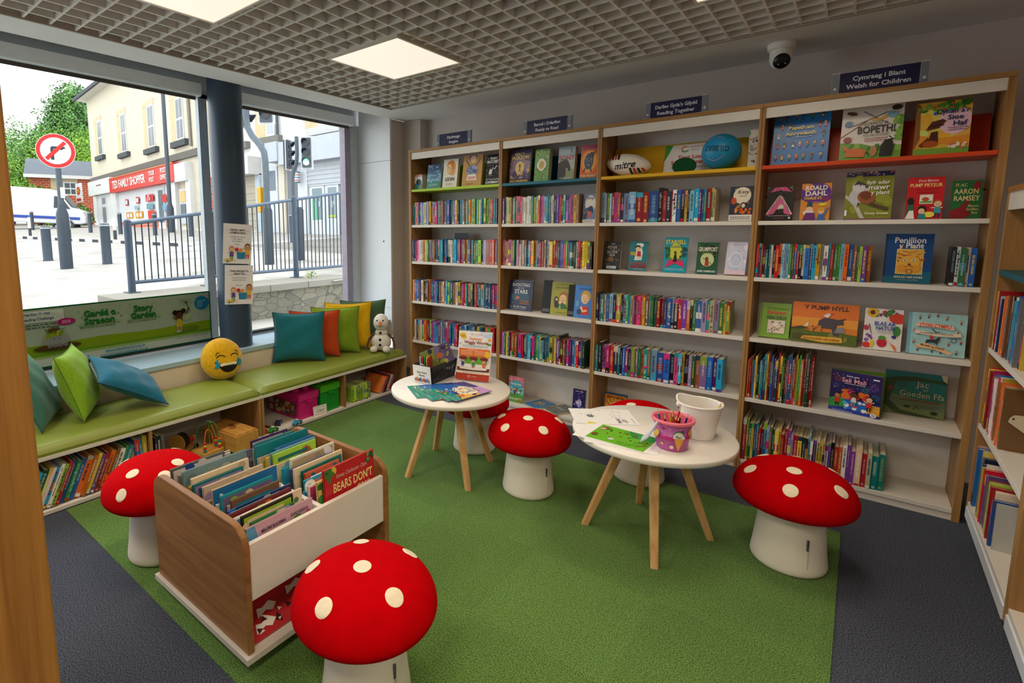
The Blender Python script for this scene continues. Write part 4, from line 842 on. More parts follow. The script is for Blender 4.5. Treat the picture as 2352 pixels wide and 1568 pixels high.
def a_hyll(c):
    c.r(0,.55,1,1,'e8782a'); c.r(0,.4,1,.62,'f0a03a'); c.p([(0,0),(1,0),(1,.26),(.7,.3),(.4,.28),(0,.36)],'5a6a24'); c.p([(0,.33),(.15,.4),(.3,.34),(.0,.3)],'3a4424'); c.sc(4,20,['6a7a2c','4a5a20','8a8a3a'],.02,.03,.98,.24,.03,.08); c.p([(.02,.05),(.3,.05),(.3,.2),(.04,.22)],'4a5220')
    c.t('Y PUMP HYLL',.52,.88,.10,'5a2a18',1,maxw=.75)
    c.p([(.4,.36),(.42,.56),(.5,.64),(.68,.62),(.78,.6),(.8,.5),(.7,.48),(.68,.36),(.72,.22),(.66,.2),(.62,.38),(.5,.38)],'4a4450'); c.ln([(.72,.6),(.82,.64)],.02,'3a3440'); c.p([(.3,.28),(.32,.42),(.46,.44),(.48,.28)],'d8862c'); c.sc(8,8,['7a3a14'],.32,.3,.47,.42,.01,.02); c.p([(.2,.38),(.24,.48),(.27,.5),(.26,.4)],'ece6dc'); c.p([(.48,.68),(.56,.76),(.6,.72),(.55,.64)],'ece6dc'); c.ln([(.58,.74),(.64,.76)],.015,'d8543a'); c.p([(.66,.28),(.7,.42),(.8,.44),(.82,.3)],'8a8a90')
    c.p([(.16,.08),(.2,.16),(.78,.18),(.8,.06),(.5,.03)],'e8b03a'); c.t('JULIA DONALDSON - AXEL SCHEFFLER',.48,.105,.05,'5a2a18',1,maxw=.55)
def a_natur(c):
    c.sc(4,16,['3a8a3a','d8343a','7a3a8c','e8c03a'],.04,.82,.96,.97,.04,.08); c.e(.2,.9,.15,.12,'f0b82a'); c.e(.2,.9,.07,.055,'5a3418'); c.e(.88,.78,.24,.12,'d8402c'); c.e(.86,.48,.1,.12,'3a8a3a'); c.ln([(.14,.62),(.18,.46),(.22,.38)],.02,'5a4a3a'); c.ln([(.17,.54),(.11,.6)],.015,'5a4a3a'); c.sc(5,8,['7a4aa0','9a6ac0'],.06,.22,.24,.36,.04,.06); c.e(.5,.18,.13,.11,'c81e3a'); c.e(.5,.3,.1,.05,'5a9a3a'); c.p([(.7,.2),(.84,.12),(.9,.02),(.84,.02)],'e8742c'); c.e(.1,.1,.12,.07,'d8342c'); c.e(.24,.14,.05,.09,'f0cc3a'); c.e(.8,.34,.06,.04,'2a3a84'); c.e(.05,.52,.08,.06,'c83a5a'); c.sc(6,10,['d8543a','3a7a3a','7a4a2c'],.3,.8,.7,.9,.02,.05)
    c.t('BLAS AR',.54,.64,.09,'2c50a8',1,maxw=.55); c.t('NATUR',.56,.53,.09,'2c50a8',1,maxw=.5); c.lines(3,2,.36,.8,.4,.47,'8a8a94')
def a_cymru(c):
    c.r(0,0,.06,1,'7ab4c8'); g = random.Random(5)
    for x, y in [(.2,.82),(.35,.86),(.5,.9),(.66,.84),(.9,.76),(.12,.5),(.2,.46),(.86,.52),(.72,.24),(.92,.3),(.2,.06),(.45,.05),(.6,.04),(.86,.05),(.12,.24)]: c.kid(x,y,.11,'e8c0a0','2a2424',g.choice(['c8403a','3a4a5c','2c5a54','7a3a4a','4a3a34']),g.choice(['2a3440','3a2c2c'])); c.k -= 8
    c.k += 10
    c.p([(.12,.68),(.2,.78),(.78,.72),(.8,.62),(.5,.66),(.18,.66)],'f0c8b4'); c.t('STORI CYMRU',.47,.7,.085,'d84a34',1,maxw=.55,rot=-.02)
    c.p([(.1,.5),(.14,.58),(.5,.52),(.9,.56),(.92,.48),(.5,.45)],'f0dcc4'); c.t('A HANESION A BALLADI',.5,.515,.035,'7a5a4a',1,maxw=.6); c.p([(.32,.26),(.34,.36),(.5,.38),(.54,.44),(.58,.42),(.54,.34),(.52,.24),(.49,.3),(.38,.3)],'3a3440'); c.e(.42,.42,.03,.05,'c8403a'); c.ring(.8,.38,.05,.012,'3a3440'); c.ln([(.7,.42),(.92,.44)],.015,'3a3440')
    c.p([(.16,.22),(.3,.28),(.6,.2),(.8,.08),(.74,.04),(.5,.14),(.2,.16)],'f0c08c'); c.t('Myrddin ap Dafydd',.45,.2,.045,'4a3a34',1,maxw=.42,rot=-.18); c.ln([(.42,.62),(.5,.54),(.56,.56)],.02,'2a2c3a')
def a_sali(c):
    c.sc(4,40,['e86a9a','5a8ae0','e8c03a','8a5ac0','5ac0d0'],.05,.5,.95,.95,.006,.015); 
    for x, y, r, k in ((.15,.8,.09,'c85a4a'),(.85,.7,.1,'9a6ac8'),(.7,.62,.09,'4aa8b8'),(.12,.62,.07,'5a6ad0'),(.9,.48,.09,'3a9aa8')):
        for i in range(10): c.ln([(x+.3*r*cos(i*.63),y+.3*r*sin(i*.63)/c.asp),(x+r*cos(i*.63),y+r*sin(i*.63)/c.asp)],.008,k); c.k -= 1
    c.k += 1
    c.r(0,.0,1,.1,'2c3a9a'); c.p([(0,.08),(.4,.14),(.3,.36),(0,.3)],'3a9a4a'); c.p([(.3,.1),(1,.06),(1,.3),(.3,.36)],'2a6ac0'); c.sc(7,14,['e8f0f4','d83a6a','5ab0e0'],.3,.1,.98,.3,.03,.06); c.p([(.75,.1),(1,.06),(1,.28),(.8,.3)],'e8a83a'); c.sc(8,10,['d8402c','e8742c','c83a6a'],.25,.4,.8,.56,.05,.11)
    c.kid(.17,.14,.32,'c89060','24180f','d8342c','2a2430'); c.kid(.5,.2,.34,'6a4028','1c1410','ece4d0','5a9a9a',1.); c.kid(.8,.14,.36,'f0c8a0','3a241c','d8342c','24202c',.7)
    c.t('Dathlu gyda',.45,.9,.035,'f0e8f8',1,maxw=.25); c.t('Sali Mali',.48,.8,.10,'f0a8b8',1,maxw=.48); c.lines(3,1,.3,.7,.7,.74,'f0e0f0'); c.lines(4,1,.1,.5,.02,.05,'c8d0f0'); c.e(.9,.07,.06,.05,'f4f4f4'); c.ring(.9,.07,.03,.012,'2c3a9a'); c.r(.84,.9,.96,.93,'f0f0f4')
def a_jac(c):
    c.p([(0,.6),(1,.5),(1,1),(0,1)],'227a7a'); c.p([(0,.45),(1,.35),(1,.55),(0,.62)],'2c7a6a'); c.r(0,0,1,.38,'7a8a5c'); c.p([(.0,.2),(1,.16),(1,.36),(0,.4)],'6a8264'); c.p([(0,.78),(.2,.86),(.5,.9),(.9,.86),(1,.92),(1,.8),(.6,.82),(.2,.76),(.1,.3),(.3,.1),(.6,.06),(.95,.02),(.6,.0),(.2,.02),(0,.2)],'3a5224'); c.ln([(.2,.7),(.3,.64),(.36,.7),(.32,.76),(.26,.72)],.015,'2c4420'); c.ln([(.5,.14),(.56,.22),(.6,.16)],.015,'2c4420'); c.e(.4,.2,.06,.03,'2c4420'); c.e(.84,.12,.06,.04,'24381c'); c.e(.1,.58,.05,.06,'8a4a2c')
    c.t('Jac',.63,.74,.13,'cfc8ac',0,maxw=.3); c.t("a'r",.68,.62,.06,'cfc8ac',0,maxw=.08); c.t('Goeden Ffa',.62,.5,.13,'cfc8ac',0,maxw=.72); c.t('Jack and the Beanstalk',.6,.36,.06,'8a4a34',1,maxw=.62); c.lines(4,2,.5,.9,.2,.28,'5a5a3c'); c.p([(.9,1),(1,1),(1,.84),(.94,.88)],'e0d0a8')
FB = [ # key, object kind, bg, thickness, lean, art, label, x0,x1,y,z,h
 ('paperback','2c9cc0',.06,0,a_tiny,'small chunky boxed book with a penguin at the left end of the lime shelf',.002,.085,.05,'A',.128),
 ('paperback','3c6c98',.016,-.14,a_starry,'blue starry paperback second from left on the lime shelf',.121,.268,.06,'A',.205),
 ('paperback','ece6da',.03,-.14,a_lion,'cream paperback with an orange lion on the lime shelf',.282,.430,.07,'A',.235),
 ('hardback','c89a5a',.022,-.14,a_pippi,'tan book with pigtailed girl and pink title on the lime shelf',.482,.668,.07,'A',.25),
 ('paperback','18181a',.02,-.14,a_caveman,'black book with white caveman lettering at the end of the lime shelf',.705,.835,.07,'A',.238),
 ('paperback','4a3a6a',.024,-.14,a_percy,'purple and gold adventure book first on the dark teal shelf',.926,1.095,.06,'A',.245),
 ('paperback','6aa454',.05,-.1,a_pods,'thick green book strewn with red beans on the dark teal shelf',1.135,1.248,.06,'A',.23),
 ('paperback','8a9ca0',.04,-.1,a_pony,'grey paperback with a dark pony on the dark teal shelf',1.314,1.436,.07,'A',.23),
 ('paperback','d8602c',.03,-.13,a_peake,'orange book with a robot creature at the end of the dark teal shelf',1.482,1.603,.06,'A',.225),
 ('paperback','7a90b8',.014,-.08,a_kittyblue,'pale blue book with a white moon at the end of the narrow bookcase row',1.518,1.612,.045,'B',.195),
 ('picture_book','1c2444',.012,-.14,a_shoot,'navy book with white star lettering on the narrow bookcase',.925,1.128,.08,'D',.235),
 ('picture_book','a4a02c',.01,-.15,a_jane2,'olive green book with a girl and a chimpanzee on the narrow bookcase',1.285,1.452,.07,'D',.24),
 ('picture_book','4a86d0',.01,-.12,a_david2,'bright blue book with a fair-haired footballer on the narrow bookcase',1.478,1.608,.045,'D',.232),
 ('paperback','d8708c',.014,-.12,a_nicola,'pink and green story book standing on the floor shelf of the narrow bookcase',.948,1.082,.06,'F',.2),
 ('paperback','2a2a64',.016,-.1,a_purple,'dark purple book standing at the end of the narrow bookcase floor shelf',1.483,1.575,.06,'F',.2),
 ('paperback','2c3a54',.02,-.1,a_kitty,'autumn coloured book with a cat and pumpkins at the end of a row',2.399,2.515,.055,'B',.198),
 ('paperback','2a2a2c',.02,-.14,a_edge,'dark paperback with white lettering first on the third bookcase display',1.662,1.775,.08,'C',.19),
 ('paperback','16808c',.018,-.14,a_norm,'teal paperback with a boy in a red shirt on the third bookcase',1.832,1.946,.08,'C',.192),
 ('hardback','16a0b8',.014,-.12,a_star,'cyan hardback with yellow star title on the third bookcase',2.052,2.186,.06,'C',.22),
 ('paperback','2a5a3c',.02,-.14,a_grump,'dark green paperback with white arched title on the third bookcase',2.242,2.357,.06,'C',.19),
 ('paperback','d0d4ec',.022,-.3,a_silver,'silvery lilac paperback tilted well back on the third bookcase',2.398,2.503,.045,'C',.198),
 ('paperback','2a5a84',.016,-.1,a_day2,'orange sunburst book behind the toadstool stool on the floor shelf',1.69,1.849,.12,'F',.205),
 ('picture_book','2f7cc8',.012,-.14,a_popeth,'blue book crowded with small figures on the orange shelf',2.585,2.832,.07,'A',.285),
 ('picture_book','e8e2da',.014,-.14,a_gormod,'white picture book with a badger and a fox on the orange shelf',2.88,3.116,.06,'A',.27),
 ('picture_book','e8b848',.014,-.14,a_cynan,'yellow picture book with a fox in a hat on the orange shelf',3.16,3.347,.05,'A',.25),
 ('paperback','1c1a1c',.012,-.1,a_circus,'black and pink circus tent book on the rightmost bookcase',2.576,2.70,.09,'B',.192),
 ('paperback','e0902c',.014,-.1,a_dahl,'orange and purple paperback with white capitals on the rightmost bookcase',2.734,2.862,.08,'B',.198),
 ('picture_book','868e30',.012,-.1,a_adar,'large olive book with a sparrow on a branch',2.92,3.106,.08,'B',.245),
 ('paperback','cc1e26',.016,-.1,a_prysur,'red paperback with cartoon children on the rightmost bookcase',3.158,3.288,.08,'B',.202),
 ('paperback','1c6a34',.018,-.1,a_aaron,'green book with cream capitals at the end of the rightmost bookcase',3.314,3.415,.08,'B',.178),
 ('picture_book','164c8c',.012,-.1,a_penillion,'large dark blue book with an orange cat face',3.098,3.274,.07,'C',.245),
 ('paperback','7cb028',.02,-.28,a_dripsyn,'lime green diary book with a paw print panel',2.588,2.732,.06,'D',.2),
 ('picture_book','e8842c',.012,-.2,a_hyll,'wide orange picture book with savannah animals',2.741,3.024,.055,'D',.22),
 ('picture_book','ece8e4',.012,-.2,a_natur,'white book scattered with fruit and vegetables',3.048,3.195,.05,'D',.212),
 ('picture_book','a4d4d8',.016,-.2,a_cymru,'wide pale blue history book with many tiny figures',3.215,3.42,.055,'D',.207),
]
for nm, bg, t, ln, art, lab, x0, x1, y, sh, h in FB:
    cover_book(nm, lab, x0, x1, y, SZ[sh], h, art, bg, t, ln, hard=nm != 'paperback', group=None)
# board book standing half open, and a big board book against the back
T = cover_book('board_book', 'half open board book with fireworks and three children, green inside', 0, .215, 0, 0, .222, a_sali, '2a2460', .012, 0, yaw=-.26, loc=(2.935,.075,SZ['E']+.0005))
mb = MB(); mb.M = Matrix.Rotation(.42,4,'Z'); mb.box(.004,.014,.0,.226,.022,.222,'6aa02c'); mb.build('back_board', M['card'], T)
cover_book('picture_book', 'large dark green and cream beanstalk book against the shelf back', 3.157,3.393,.2,SZ['E'],.226,a_jac,'8a8c62',.008,-.16)
for (x0, x1, y, z, ln, nm, lab) in [(1.212,1.28,.08,.79,-.15,'book_stop','black book stop beside the olive green book'),(1.424,1.474,.06,.79,-.1,'book_stop','black book stop beside the bright blue book')]:
    T = thing(nm, lab, 'bookend', (x0,y,SZ['D']+.004), (ln,0,0), 'black book stops'); mb = MB(); mb.box(0,0,0,x1-x0,.02,.245 if x0 < 1.3 else .225,'121214'); cv = mb.canvas((0,0,0),(x1-x0,0,0),(0,0,.245),(0,-1,0)); cv.lines(5,5,.1,.9,.04,.14,'a8a8a8'); mb.build('plate', M['satin'], T)
# two books lying flat on the floor shelf of the narrow bookcase
def flat_book(name, label, cx, cy, z, w, d, t, yaw, bg, art):
    T = thing(name, label, 'book', (cx,cy,z), (0,0,yaw)); mb = MB(); e = .0015
    mb.box(-w/2,-d/2,0,w/2,d/2,e,bg); mb.box(-w/2,-d/2,t-e,w/2,d/2,t,bg); mb.box(-w/2,-d/2,e,-w/2+e,d/2,t-e,bg)
    cv = mb.canvas((-w/2,-d/2,t),(w,0,0),(0,d,0),(0,0,1)); art(cv); mb.build('cover', M['card'], T)
    mb = MB(); mb.box(-w/2+e,-d/2+.001,e,w/2-.001,d/2-.001,t-e,'dcc8a4'); mb.build('page_block', M['paper'], T)
def a_fl1(c): c.e(.5,.5,.34,.22,'7a8a7c'); c.sc(3,20,['c89a5a','e8d8a0','5a7a94'],.25,.3,.75,.7,.03,.08); c.lines(2,2,.2,.8,.82,.94,'c8dcec')
def a_fl2(c): c.sc(3,60,['8a9a94','c89a6a','5a6a64'],.08,.1,.92,.9,.02,.05); c.t('WOODS',.5,.5,.12,'d8d8c8',1,maxw=.6)
flat_book('paperback','blue book lying flat on the floor shelf of the narrow bookcase',1.20,.115,SZ['F']+.0005,.15,.2,.014,-.35,'3a7cb8',a_fl1)
flat_book('paperback','grey patterned book lying flat near the dark purple book',1.375,.10,SZ['F']+.0005,.15,.2,.014,-.5,'6a7472',a_fl2)
# yellow shelf: balls, poster, bat, roll
zA = SZ['A']
def pA(cv):
    cv.p([(0,.45),(.0,1),(.16,1),(.1,.75)],'3a9a3a'); cv.p([(.8,1),(1,1),(1,.6),(.92,.7)],'4a90d0'); cv.ring(.4,.83,.07,.025,'d8783a'); cv.e(.44,.83,.05,.06,'f0eee8'); cv.ln([(.36,.78),(.42,.74),(.48,.79)],.03,'3aa07a'); cv.t('Llyfrgelloedd',.64,.9,.05,'d06a34',0,maxw=.32); cv.t('Libraries',.62,.8,.05,'5a9ac8',0,maxw=.24)
    cv.t('Your Local',.55,.56,.13,'c83428',1,maxw=.68); cv.t('Sports Library',.5,.38,.13,'c83428',1,maxw=.86); cv.lines(4,2,.15,.9,.16,.25,'7a8088'); cv.lines(5,1,.1,.9,.03,.08,'4a5058')
mb = MB(); mb.box(0,0,0,.285,.004,.185,'e6e2dc'); pA(mb.canvas((0,0,0),(.285,0,0),(0,0,.185),(0,-1,0))); o = mb.build('poster_card', M['paper'], loc=(1.998,.155,zA+.001), rot=(-.2,0,0)); tag(o,'white sports library card propped behind the balls','poster')
# rugby ball
T = thing('rugby_ball','white rugby ball with red and black stripes on the yellow shelf','ball',(1.797,.100,zA+.074))
Rb = Matrix.Rotation(.10,3,'Z') @ Matrix.Rotation(-.22,3,'Y').inverted() if 0 else Matrix.Rotation(.16,3,'Y')
mb = MB(); A = Rb.to_4x4() @ Matrix.Rotation(pi/2,4,'Y')
n = 24; prof = [(.0705*max(0,(1-(abs(i/12-1))**2.1))**.62, -.146+.292*i/n) for i in range(n+1)]
mb.lathe(prof, 32, 'ece6d8', axis=A); mb.build('body', M['satin'], T)
def on_ball(u, ang, e=.0012):
    z = -.146+.292*u; i = min(n-1,int(u*n)); f = u*n-i; r = prof[i][0]*(1-f)+prof[i+1][0]*f
    return tuple(A @ Vector(((r+e)*cos(ang),(r+e)*sin(ang),z)))
def ball_patch(u0,u1,a0,a1,col,sl=0):
    mb = MB(); mb.grid(lambda s,t: on_ball(u0+(u1-u0)*s+sl*t, a0+(a1-a0)*t), 5, 8, col); return mb
# the side facing the room is at angle around -y
for k, (u0,col) in enumerate([(.06,'d8442c'),(.13,'2a2a2c'),(.2,'d8442c'),(.27,'2a2a2c')]): ball_patch(u0,u0+.05,pi+.25 if 0 else 3.5,4.35,col,.04).build('stripe', M['satin'], T)
for k, (u0,col) in enumerate([(.6,'2a2a2c'),(.68,'d8442c'),(.76,'2a2a2c'),(.84,'d8442c')]): ball_patch(u0,u0+.05,5.0,5.75,col,.05).build('stripe', M['satin'], T)
vs, fs, w = layout('mitre', 1)
mb = MB(); k = .30/w; 
mb.add([on_ball(.27+a*k*1.5+b*.04, -pi/2+.12-(b-.3)*.95+(a/w-.5)*-.5, .0018) for a, b in vs], fs, '1c1c20'); mb.build('lettering', M['satin'], T)
# netball
T = thing('netball','turquoise netball at the end of the yellow shelf','ball',(2.335,.085,zA+.1035))
mb = MB(); mb.ball((0,0,0),.103,'1a86b4',36,24)
def sph(lon, lat, e=.0012): r = .103+e; return (r*cos(lat)*sin(lon), -r*cos(lat)*cos(lon), r*sin(lat))
mb.build('body', M['satin'], T)
vs, fs, w = layout('GILBERT', 1); k = 1.35/w; mb = MB()
mb.add([sph(-( a*k-.675)-.1, .12-(b-.34)*.42+ .1*(a*k-.675)) for a, b in vs], fs, '123a5c'); mb.build('lettering', M['satin'], T)
for la, c_ in ((-.32,'c89ac0'),(.62,'c89ac0')):
    mb = MB(); mb.grid(lambda s,t: sph(-.55+1.0*s-.1, la+.25*sin(pi*s)*(-1 if la<0 else 1)+.035*t+.1*(s-.5)), 14, 1, c_); mb.build('stripe', M['satin'], T)
# green bat head standing at the shelf edge
mb = MB(); pr = [(.066*cos(a), .032+.05*sin(a)) for a in [(-.72+ (pi+1.44)*i/22) for i in range(23)]]
mb.prism(pr, 0, .012, '0a4420'); o = mb.build('table_tennis_bat', M['matte'], loc=(2.15,.03,zA+.0015), rot=(-.05,0,0)); tag(o,'dark green table tennis bat standing in front of the sports card','bat')
cover_book('hardback','thick white and grey book standing end-on beside the netball',2.468,2.515,.1,zA,.215,lambda c:(c.sc(3,26,['8a8a84','b8b4aa','5a5a58'],.1,.1,.9,.8,.06,.2),c.r(0,.86,.15,.96,'3a9a5a')),'d8d4ca',.15,0)
# yellow framed picture book on the low unit's display shelf
T = cover_book('picture_book','yellow edged picture book on the display shelf of the low mobile bookcase',0,.26,0,0,.26,lambda c:(c.r(.05,.05,.95,.95,'2c5a9a'),c.r(.05,.05,.45,.35,'c8282c'),c.sc(3,60,['d8343a','3a9a4a','e8e0d0','2c70b4','e8a03a','7ab0d8','1c1c2c'],.08,.38,.92,.92,.04,.09),c.sc(4,14,['3a9a4a','e8e0d0','2a2a2c'],.5,.08,.92,.34,.04,.09)),'e8a81c',.012,0,loc=(RX+.075,-.115,1.231))
T.rotation_euler = (-.2,0,-pi/2)
T.location = (RX+.075,-.115,1.235)
# ------------------------------------------------------------------ cushions
def pillow_fn(w, h, t, seed):
    g = random.Random(seed); ph = [g.uniform(0,6) for _ in range(6)]
    def f(u, v, side):
        a, b = u*2-1, v*2-1
        x = a*w/2*(1-.10*(1-b*b)*abs(a)**3); z = b*h/2*(1-.10*(1-a*a)*abs(b)**3)
        e = ((1-a**4)*(1-b**4)); q = t/2*max(0,e)**.55*(.55+.45*(1-.5*(a*a+b*b)))
        wr = .004*sin(9*a+ph[0]+3*b)*e+.004*sin(7*b+ph[1]-4*a)*e
        return (x, side*(q+wr*(q/t*2)), z)
    return f
def cushion(label, pos, X, Z, w=.42, h=.42, t=.13, col='t', seed=1, seam=1):
    """pos: middle of the lower edge; X along the width, Z up the height"""
    X = Vector(X).normalized(); Z = Vector(Z); Z = (Z-X*Z.dot(X)).normalized(); Y = Z.cross(X)
    Mx = Matrix((X, Y, Z)).transposed().to_4x4(); Mx.translation = Vector(pos)
    T = thing('cushion', label, 'cushion', group='scatter cushions on the window bench'); T.matrix_world = Mx
    f = pillow_fn(w, h, t, seed); n = 26
    mb = MB()
    for s in (-1, 1):
        q = lambda u, v, s=s: (lambda p: (p[0], p[1], p[2]+h/2))(f(u, v, s))
        if s < 0: mb.grid(q, n, n, col)
        else: mb.grid(lambda u, v: q(1-u, v), n, n, col)
    mb.build('cover', M['fabric'], T)
    mb = MB(); pts = []
    for i in range(4):
        for k in range(14):
            s_ = k/14; u, v = [(s_,0),(1,s_),(1-s_,1),(0,1-s_)][i]; p = f(u,v,1); pts.append((p[0],0,p[2]+h/2))
    dk = tuple(int(v*.72) for v in (int(PAL.get(col,col).lstrip('#')[k:k+2],16) for k in (0,2,4)))
    mb.tube(pts+[pts[0]], .0028, 6, dk, False); mb.build('seam', M['fabric'], T)
    return T
TEAL, RUST, GRN, YEL, DKG = '1f6e78', 'c0461c', '7c9c24', 'e0b010', '4a6a4a'
dx = (.68,.735,0)
def up(l): return (-.735*sin(l), .68*sin(l), cos(l))
cushion('teal cushion standing at the front of the row of five cushions', (-.372,-.965,.369), dx, up(.22), col=TEAL, seed=2, h=.40)
cushion('rust orange cushion behind the standing teal cushion', (-.385,-.79,.369), dx, up(.22), col=RUST, seed=3, t=.10, h=.39, w=.42)
cushion('leaf green cushion between the orange and yellow cushions', (-.36,-.585,.369), dx, up(.22), col=GRN, seed=4, t=.11, h=.40)
cushion('yellow cushion behind the leaf green cushion', (-.375,-.42,.369), dx, up(.22), col=YEL, seed=5, t=.10)
cushion('grey green cushion at the back of the row beside the plush snowman', (-.375,-.235,.369), dx, up(.22), col=DKG, seed=6, t=.10, h=.42)
cushion('dark green cushion half hidden by the oak bookcase end', (-.355,-2.665,.372), (-.32,.18,.0), (0,-.17,.35), w=.39, h=.40, col='3f7266', seed=7, t=.12)
cushion('bright green cushion leaning on edge beside the dark green one', (-.355,-2.47,.372), (-.32,.18,.0), (-.005,-.125,.355), w=.385, h=.395, col='86b428', seed=8, t=.15)
cushion('teal cushion slumped sideways against the bright green cushion', (-.136,-2.31,.482), (.01,.36,-.215), (-.32,.10,.06), w=.43, h=.36, col='1c6c88', seed=9, t=.12)
# round laughing face cushion
T = thing('face_cushion','round yellow cushion with a laughing tearful face on the window bench','cushion')
Zf = Vector((.955,-.12,.27)).normalized(); Xf = Vector((.12,.99,0)).normalized(); Xf = (Xf-Zf*Xf.dot(Zf)).normalized(); Yf = Zf.cross(Xf)
Mx = Matrix((Xf,Yf,Zf)).transposed().to_4x4(); Mx.translation = (-.435,-1.595,.505); T.matrix_world = Mx
RR, TH = .15, .085
def face_z(r, s=1): return s*TH*max(0,1-(r/RR)**2.6)**.55
mb = MB()
def fc(u, v, s):
    a = 2*pi*u*s; r = RR*(1-(1-v)**1.0) if 0 else RR*v; z = face_z(r, s)
    wr = .004*sin(14*a)*max(0,(r/RR-.55))*(1 if r < RR*.99 else 0)*2
    return (r*cos(a), r*sin(a), z+s*wr)
for s in (1,-1): mb.grid(lambda u,v,s=s: fc(u,v,s), 48, 16, 'e8b416')
mb.build('cover', M['plush'], T)
def onface(x, y, e=.002): return (x, y, face_z(sqrt(x*x+y*y))+e)
def patch(pts, col, name, e=.002):
    # fill the outline with rings so it follows the dome
    cx, cy = sum(p[0] for p in pts)/len(pts), sum(p[1] for p in pts)/len(pts); n = len(pts)
    mb = MB(); vs = []
    for k in range(5):
        f = 1-k/4; vs += [onface(cx+(x-cx)*f, cy+(y-cy)*f, e) for x, y in pts]
    mb.add(vs, [(k*n+i, k*n+(i+1)%n, (k+1)*n+(i+1)%n, (k+1)*n+i) for k in range(4) for i in range(n)], col, True)
    return mb.build(name, M['fabric'], T)
o_ = (.012,-.012)
mouth = [(-.068,-.022)]+[(.0+.07*cos(a), -.026+.066*sin(a)) for a in [pi+pi*i/12 for i in range(1,12)]]+[(.068,-.022)]
patch([(x+o_[0],y+o_[1]) for x, y in mouth], '1c1210', 'mouth', .003)
patch([(x+o_[0],y+o_[1]) for x, y in [(-.064,-.026),(.064,-.026),(.058,-.046),(-.058,-.046)]], 'f2ead0', 'teeth', .0045)
for s in (-1,1):
    tear = [(s*.072,.012)]+[(s*.084+.021*cos(a), -.03+.026*sin(a)) for a in [pi*.75-pi*1.5*i/12 for i in range(13)]]
    patch([(x+o_[0],y+o_[1]) for x, y in tear], '2a9cc0', 'tear', .005)
    mb = MB(); mb.tube([onface(o_[0]+s*.05+.03*cos(a), o_[1]+.012+.022*sin(a), .003) for a in [pi*.08+pi*.84*i/8 for i in range(9)]], .0028, 6, '241a10'); mb.build('eye', M['fabric'], T)
    mb = MB(); mb.tube([onface(o_[0]+s*(.058+.024*k/4), o_[1]+.062-.006*(k-2)**2*.5-.004*k, .003) for k in range(5)], .0024, 6, '241a10'); mb.build('brow', M['fabric'], T)
# plain plush snowman
T = thing('plush_snowman','white plush snowman sitting at the end of the bench beside the bookcase','soft toy',(-.135,-.255,.3655),(0,0,.62))
mb = MB(); mb.ball((0,0,.078),.088,'ece6dc',24,16,(1,.95,.92)); mb.build('body', M['plush'], T)
mb = MB(); mb.ball((0,0,.158),.055,'ece6dc',20,12,(1,.95,.75)); mb.build('chest', M['plush'], T)
mb = MB(); mb.ball((0,-.005,.25),.072,'f0ece6',24,16,(.92,.95,1.05)); mb.build('head', M['plush'], T)
mb = MB(); mb.cyl((0,-.065,.252),(0,-.115,.24),.017,.003,14,'e8702a'); mb.build('nose', M['plush'], T)
for s in (-1,1):
    mb = MB(); mb.ball((s*.026,-.066,.276),.007,'1a1a1c',10,8); mb.build('eye', M['plastic'], T)
    mb = MB(); mb.ball((s*.055,-.085,.028),.034,'ece6dc',16,10,(1,1.15,.85)); mb.build('foot', M['plush'], T)
    mb = MB(); mb.tube([(s*.062,-.01,.15),(s*.10,-.015,.11),(s*.118,-.03,.06),(s*.122,-.05,.02)],[.012,.011,.01,.008],8,'5a4028'); mb.build('arm', M['plush'], T)
mb = MB(); mb.tube([(-.03+.01*i,-.068+.0006*(i-3)**2-.004,.222+.0012*(i-3)**2) for i in range(7)],.002,6,'3a3030'); mb.build('mouth', M['fabric'], T)
for y, z in ((-.054,.165),(-.08,.11),(-.084,.065)):
    mb = MB(); mb.ball((0,y,z),.012,'1e1a1a',10,8,(1,.5,1)); mb.build('button', M['plush'], T)

# ------------------------------------------------------------------ toys under the bench
ZB = .0245
T = thing('bead_maze','wooden bead maze with bent coloured wires under the longer bench','toy',(-.045,-1.94,ZB),(0,0,.12))
mb = MB(); mb.box(-.07,-.07,0,.07,.07,.03); mb.build('base', M['toy_wood'], T, bevel=.003)
WC = ['7ab04a','e8803a','4a9a5a','6ab0c0']
for k, (pts) in enumerate([[(-.05,.05,.03),(-.05,.05,.17),(-.02,.04,.205),(.01,.03,.17),(.02,.05,.1),(.05,.05,.03)],[(.05,-.05,.03),(.05,-.05,.14),(.04,-.02,.175),(.04,.01,.14),(.045,.02,.03)],[(-.05,-.05,.03),(-.05,-.04,.15),(-.01,-.02,.2),(.03,.0,.22),(.055,.045,.18),(.057,.05,.03)]]):
    mb = MB(); P = []
    for i in range(len(pts)-1):
        for s in range(6): P.append(tuple(Vector(pts[i]).lerp(Vector(pts[i+1]), s/6)))
    P.append(pts[-1]); P2 = [P[0]]+[tuple((Vector(P[max(i-2,0)])+Vector(P[i])+Vector(P[min(i+2,len(P)-1)]))/3) for i in range(1,len(P)-1)]+[P[-1]]
    mb.tube(P2, .0028, 6, WC[k]); mb.build('wire', M['plastic'], T)
for (x,y) in ((.05,-.05),(.02,.05),(.055,.05)):
    for j in range(4):
        mb = MB(); mb.ball((x,y,.04+.016*j),.011,'ryto'[j] if x > .05 else 'tryr'[j],12,8,(1,1,.75)); mb.build('bead', M['plastic'], T)
T = thing('wooden_box','varnished wooden toy box with a sliding lid under the bench','box',(-.06,-1.765,ZB),(0,0,.10))
mb = MB(); mb.box(-.17,-.085,0,.17,.085,.11); mb.build('body', M['toy_wood'], T, bevel=.002)
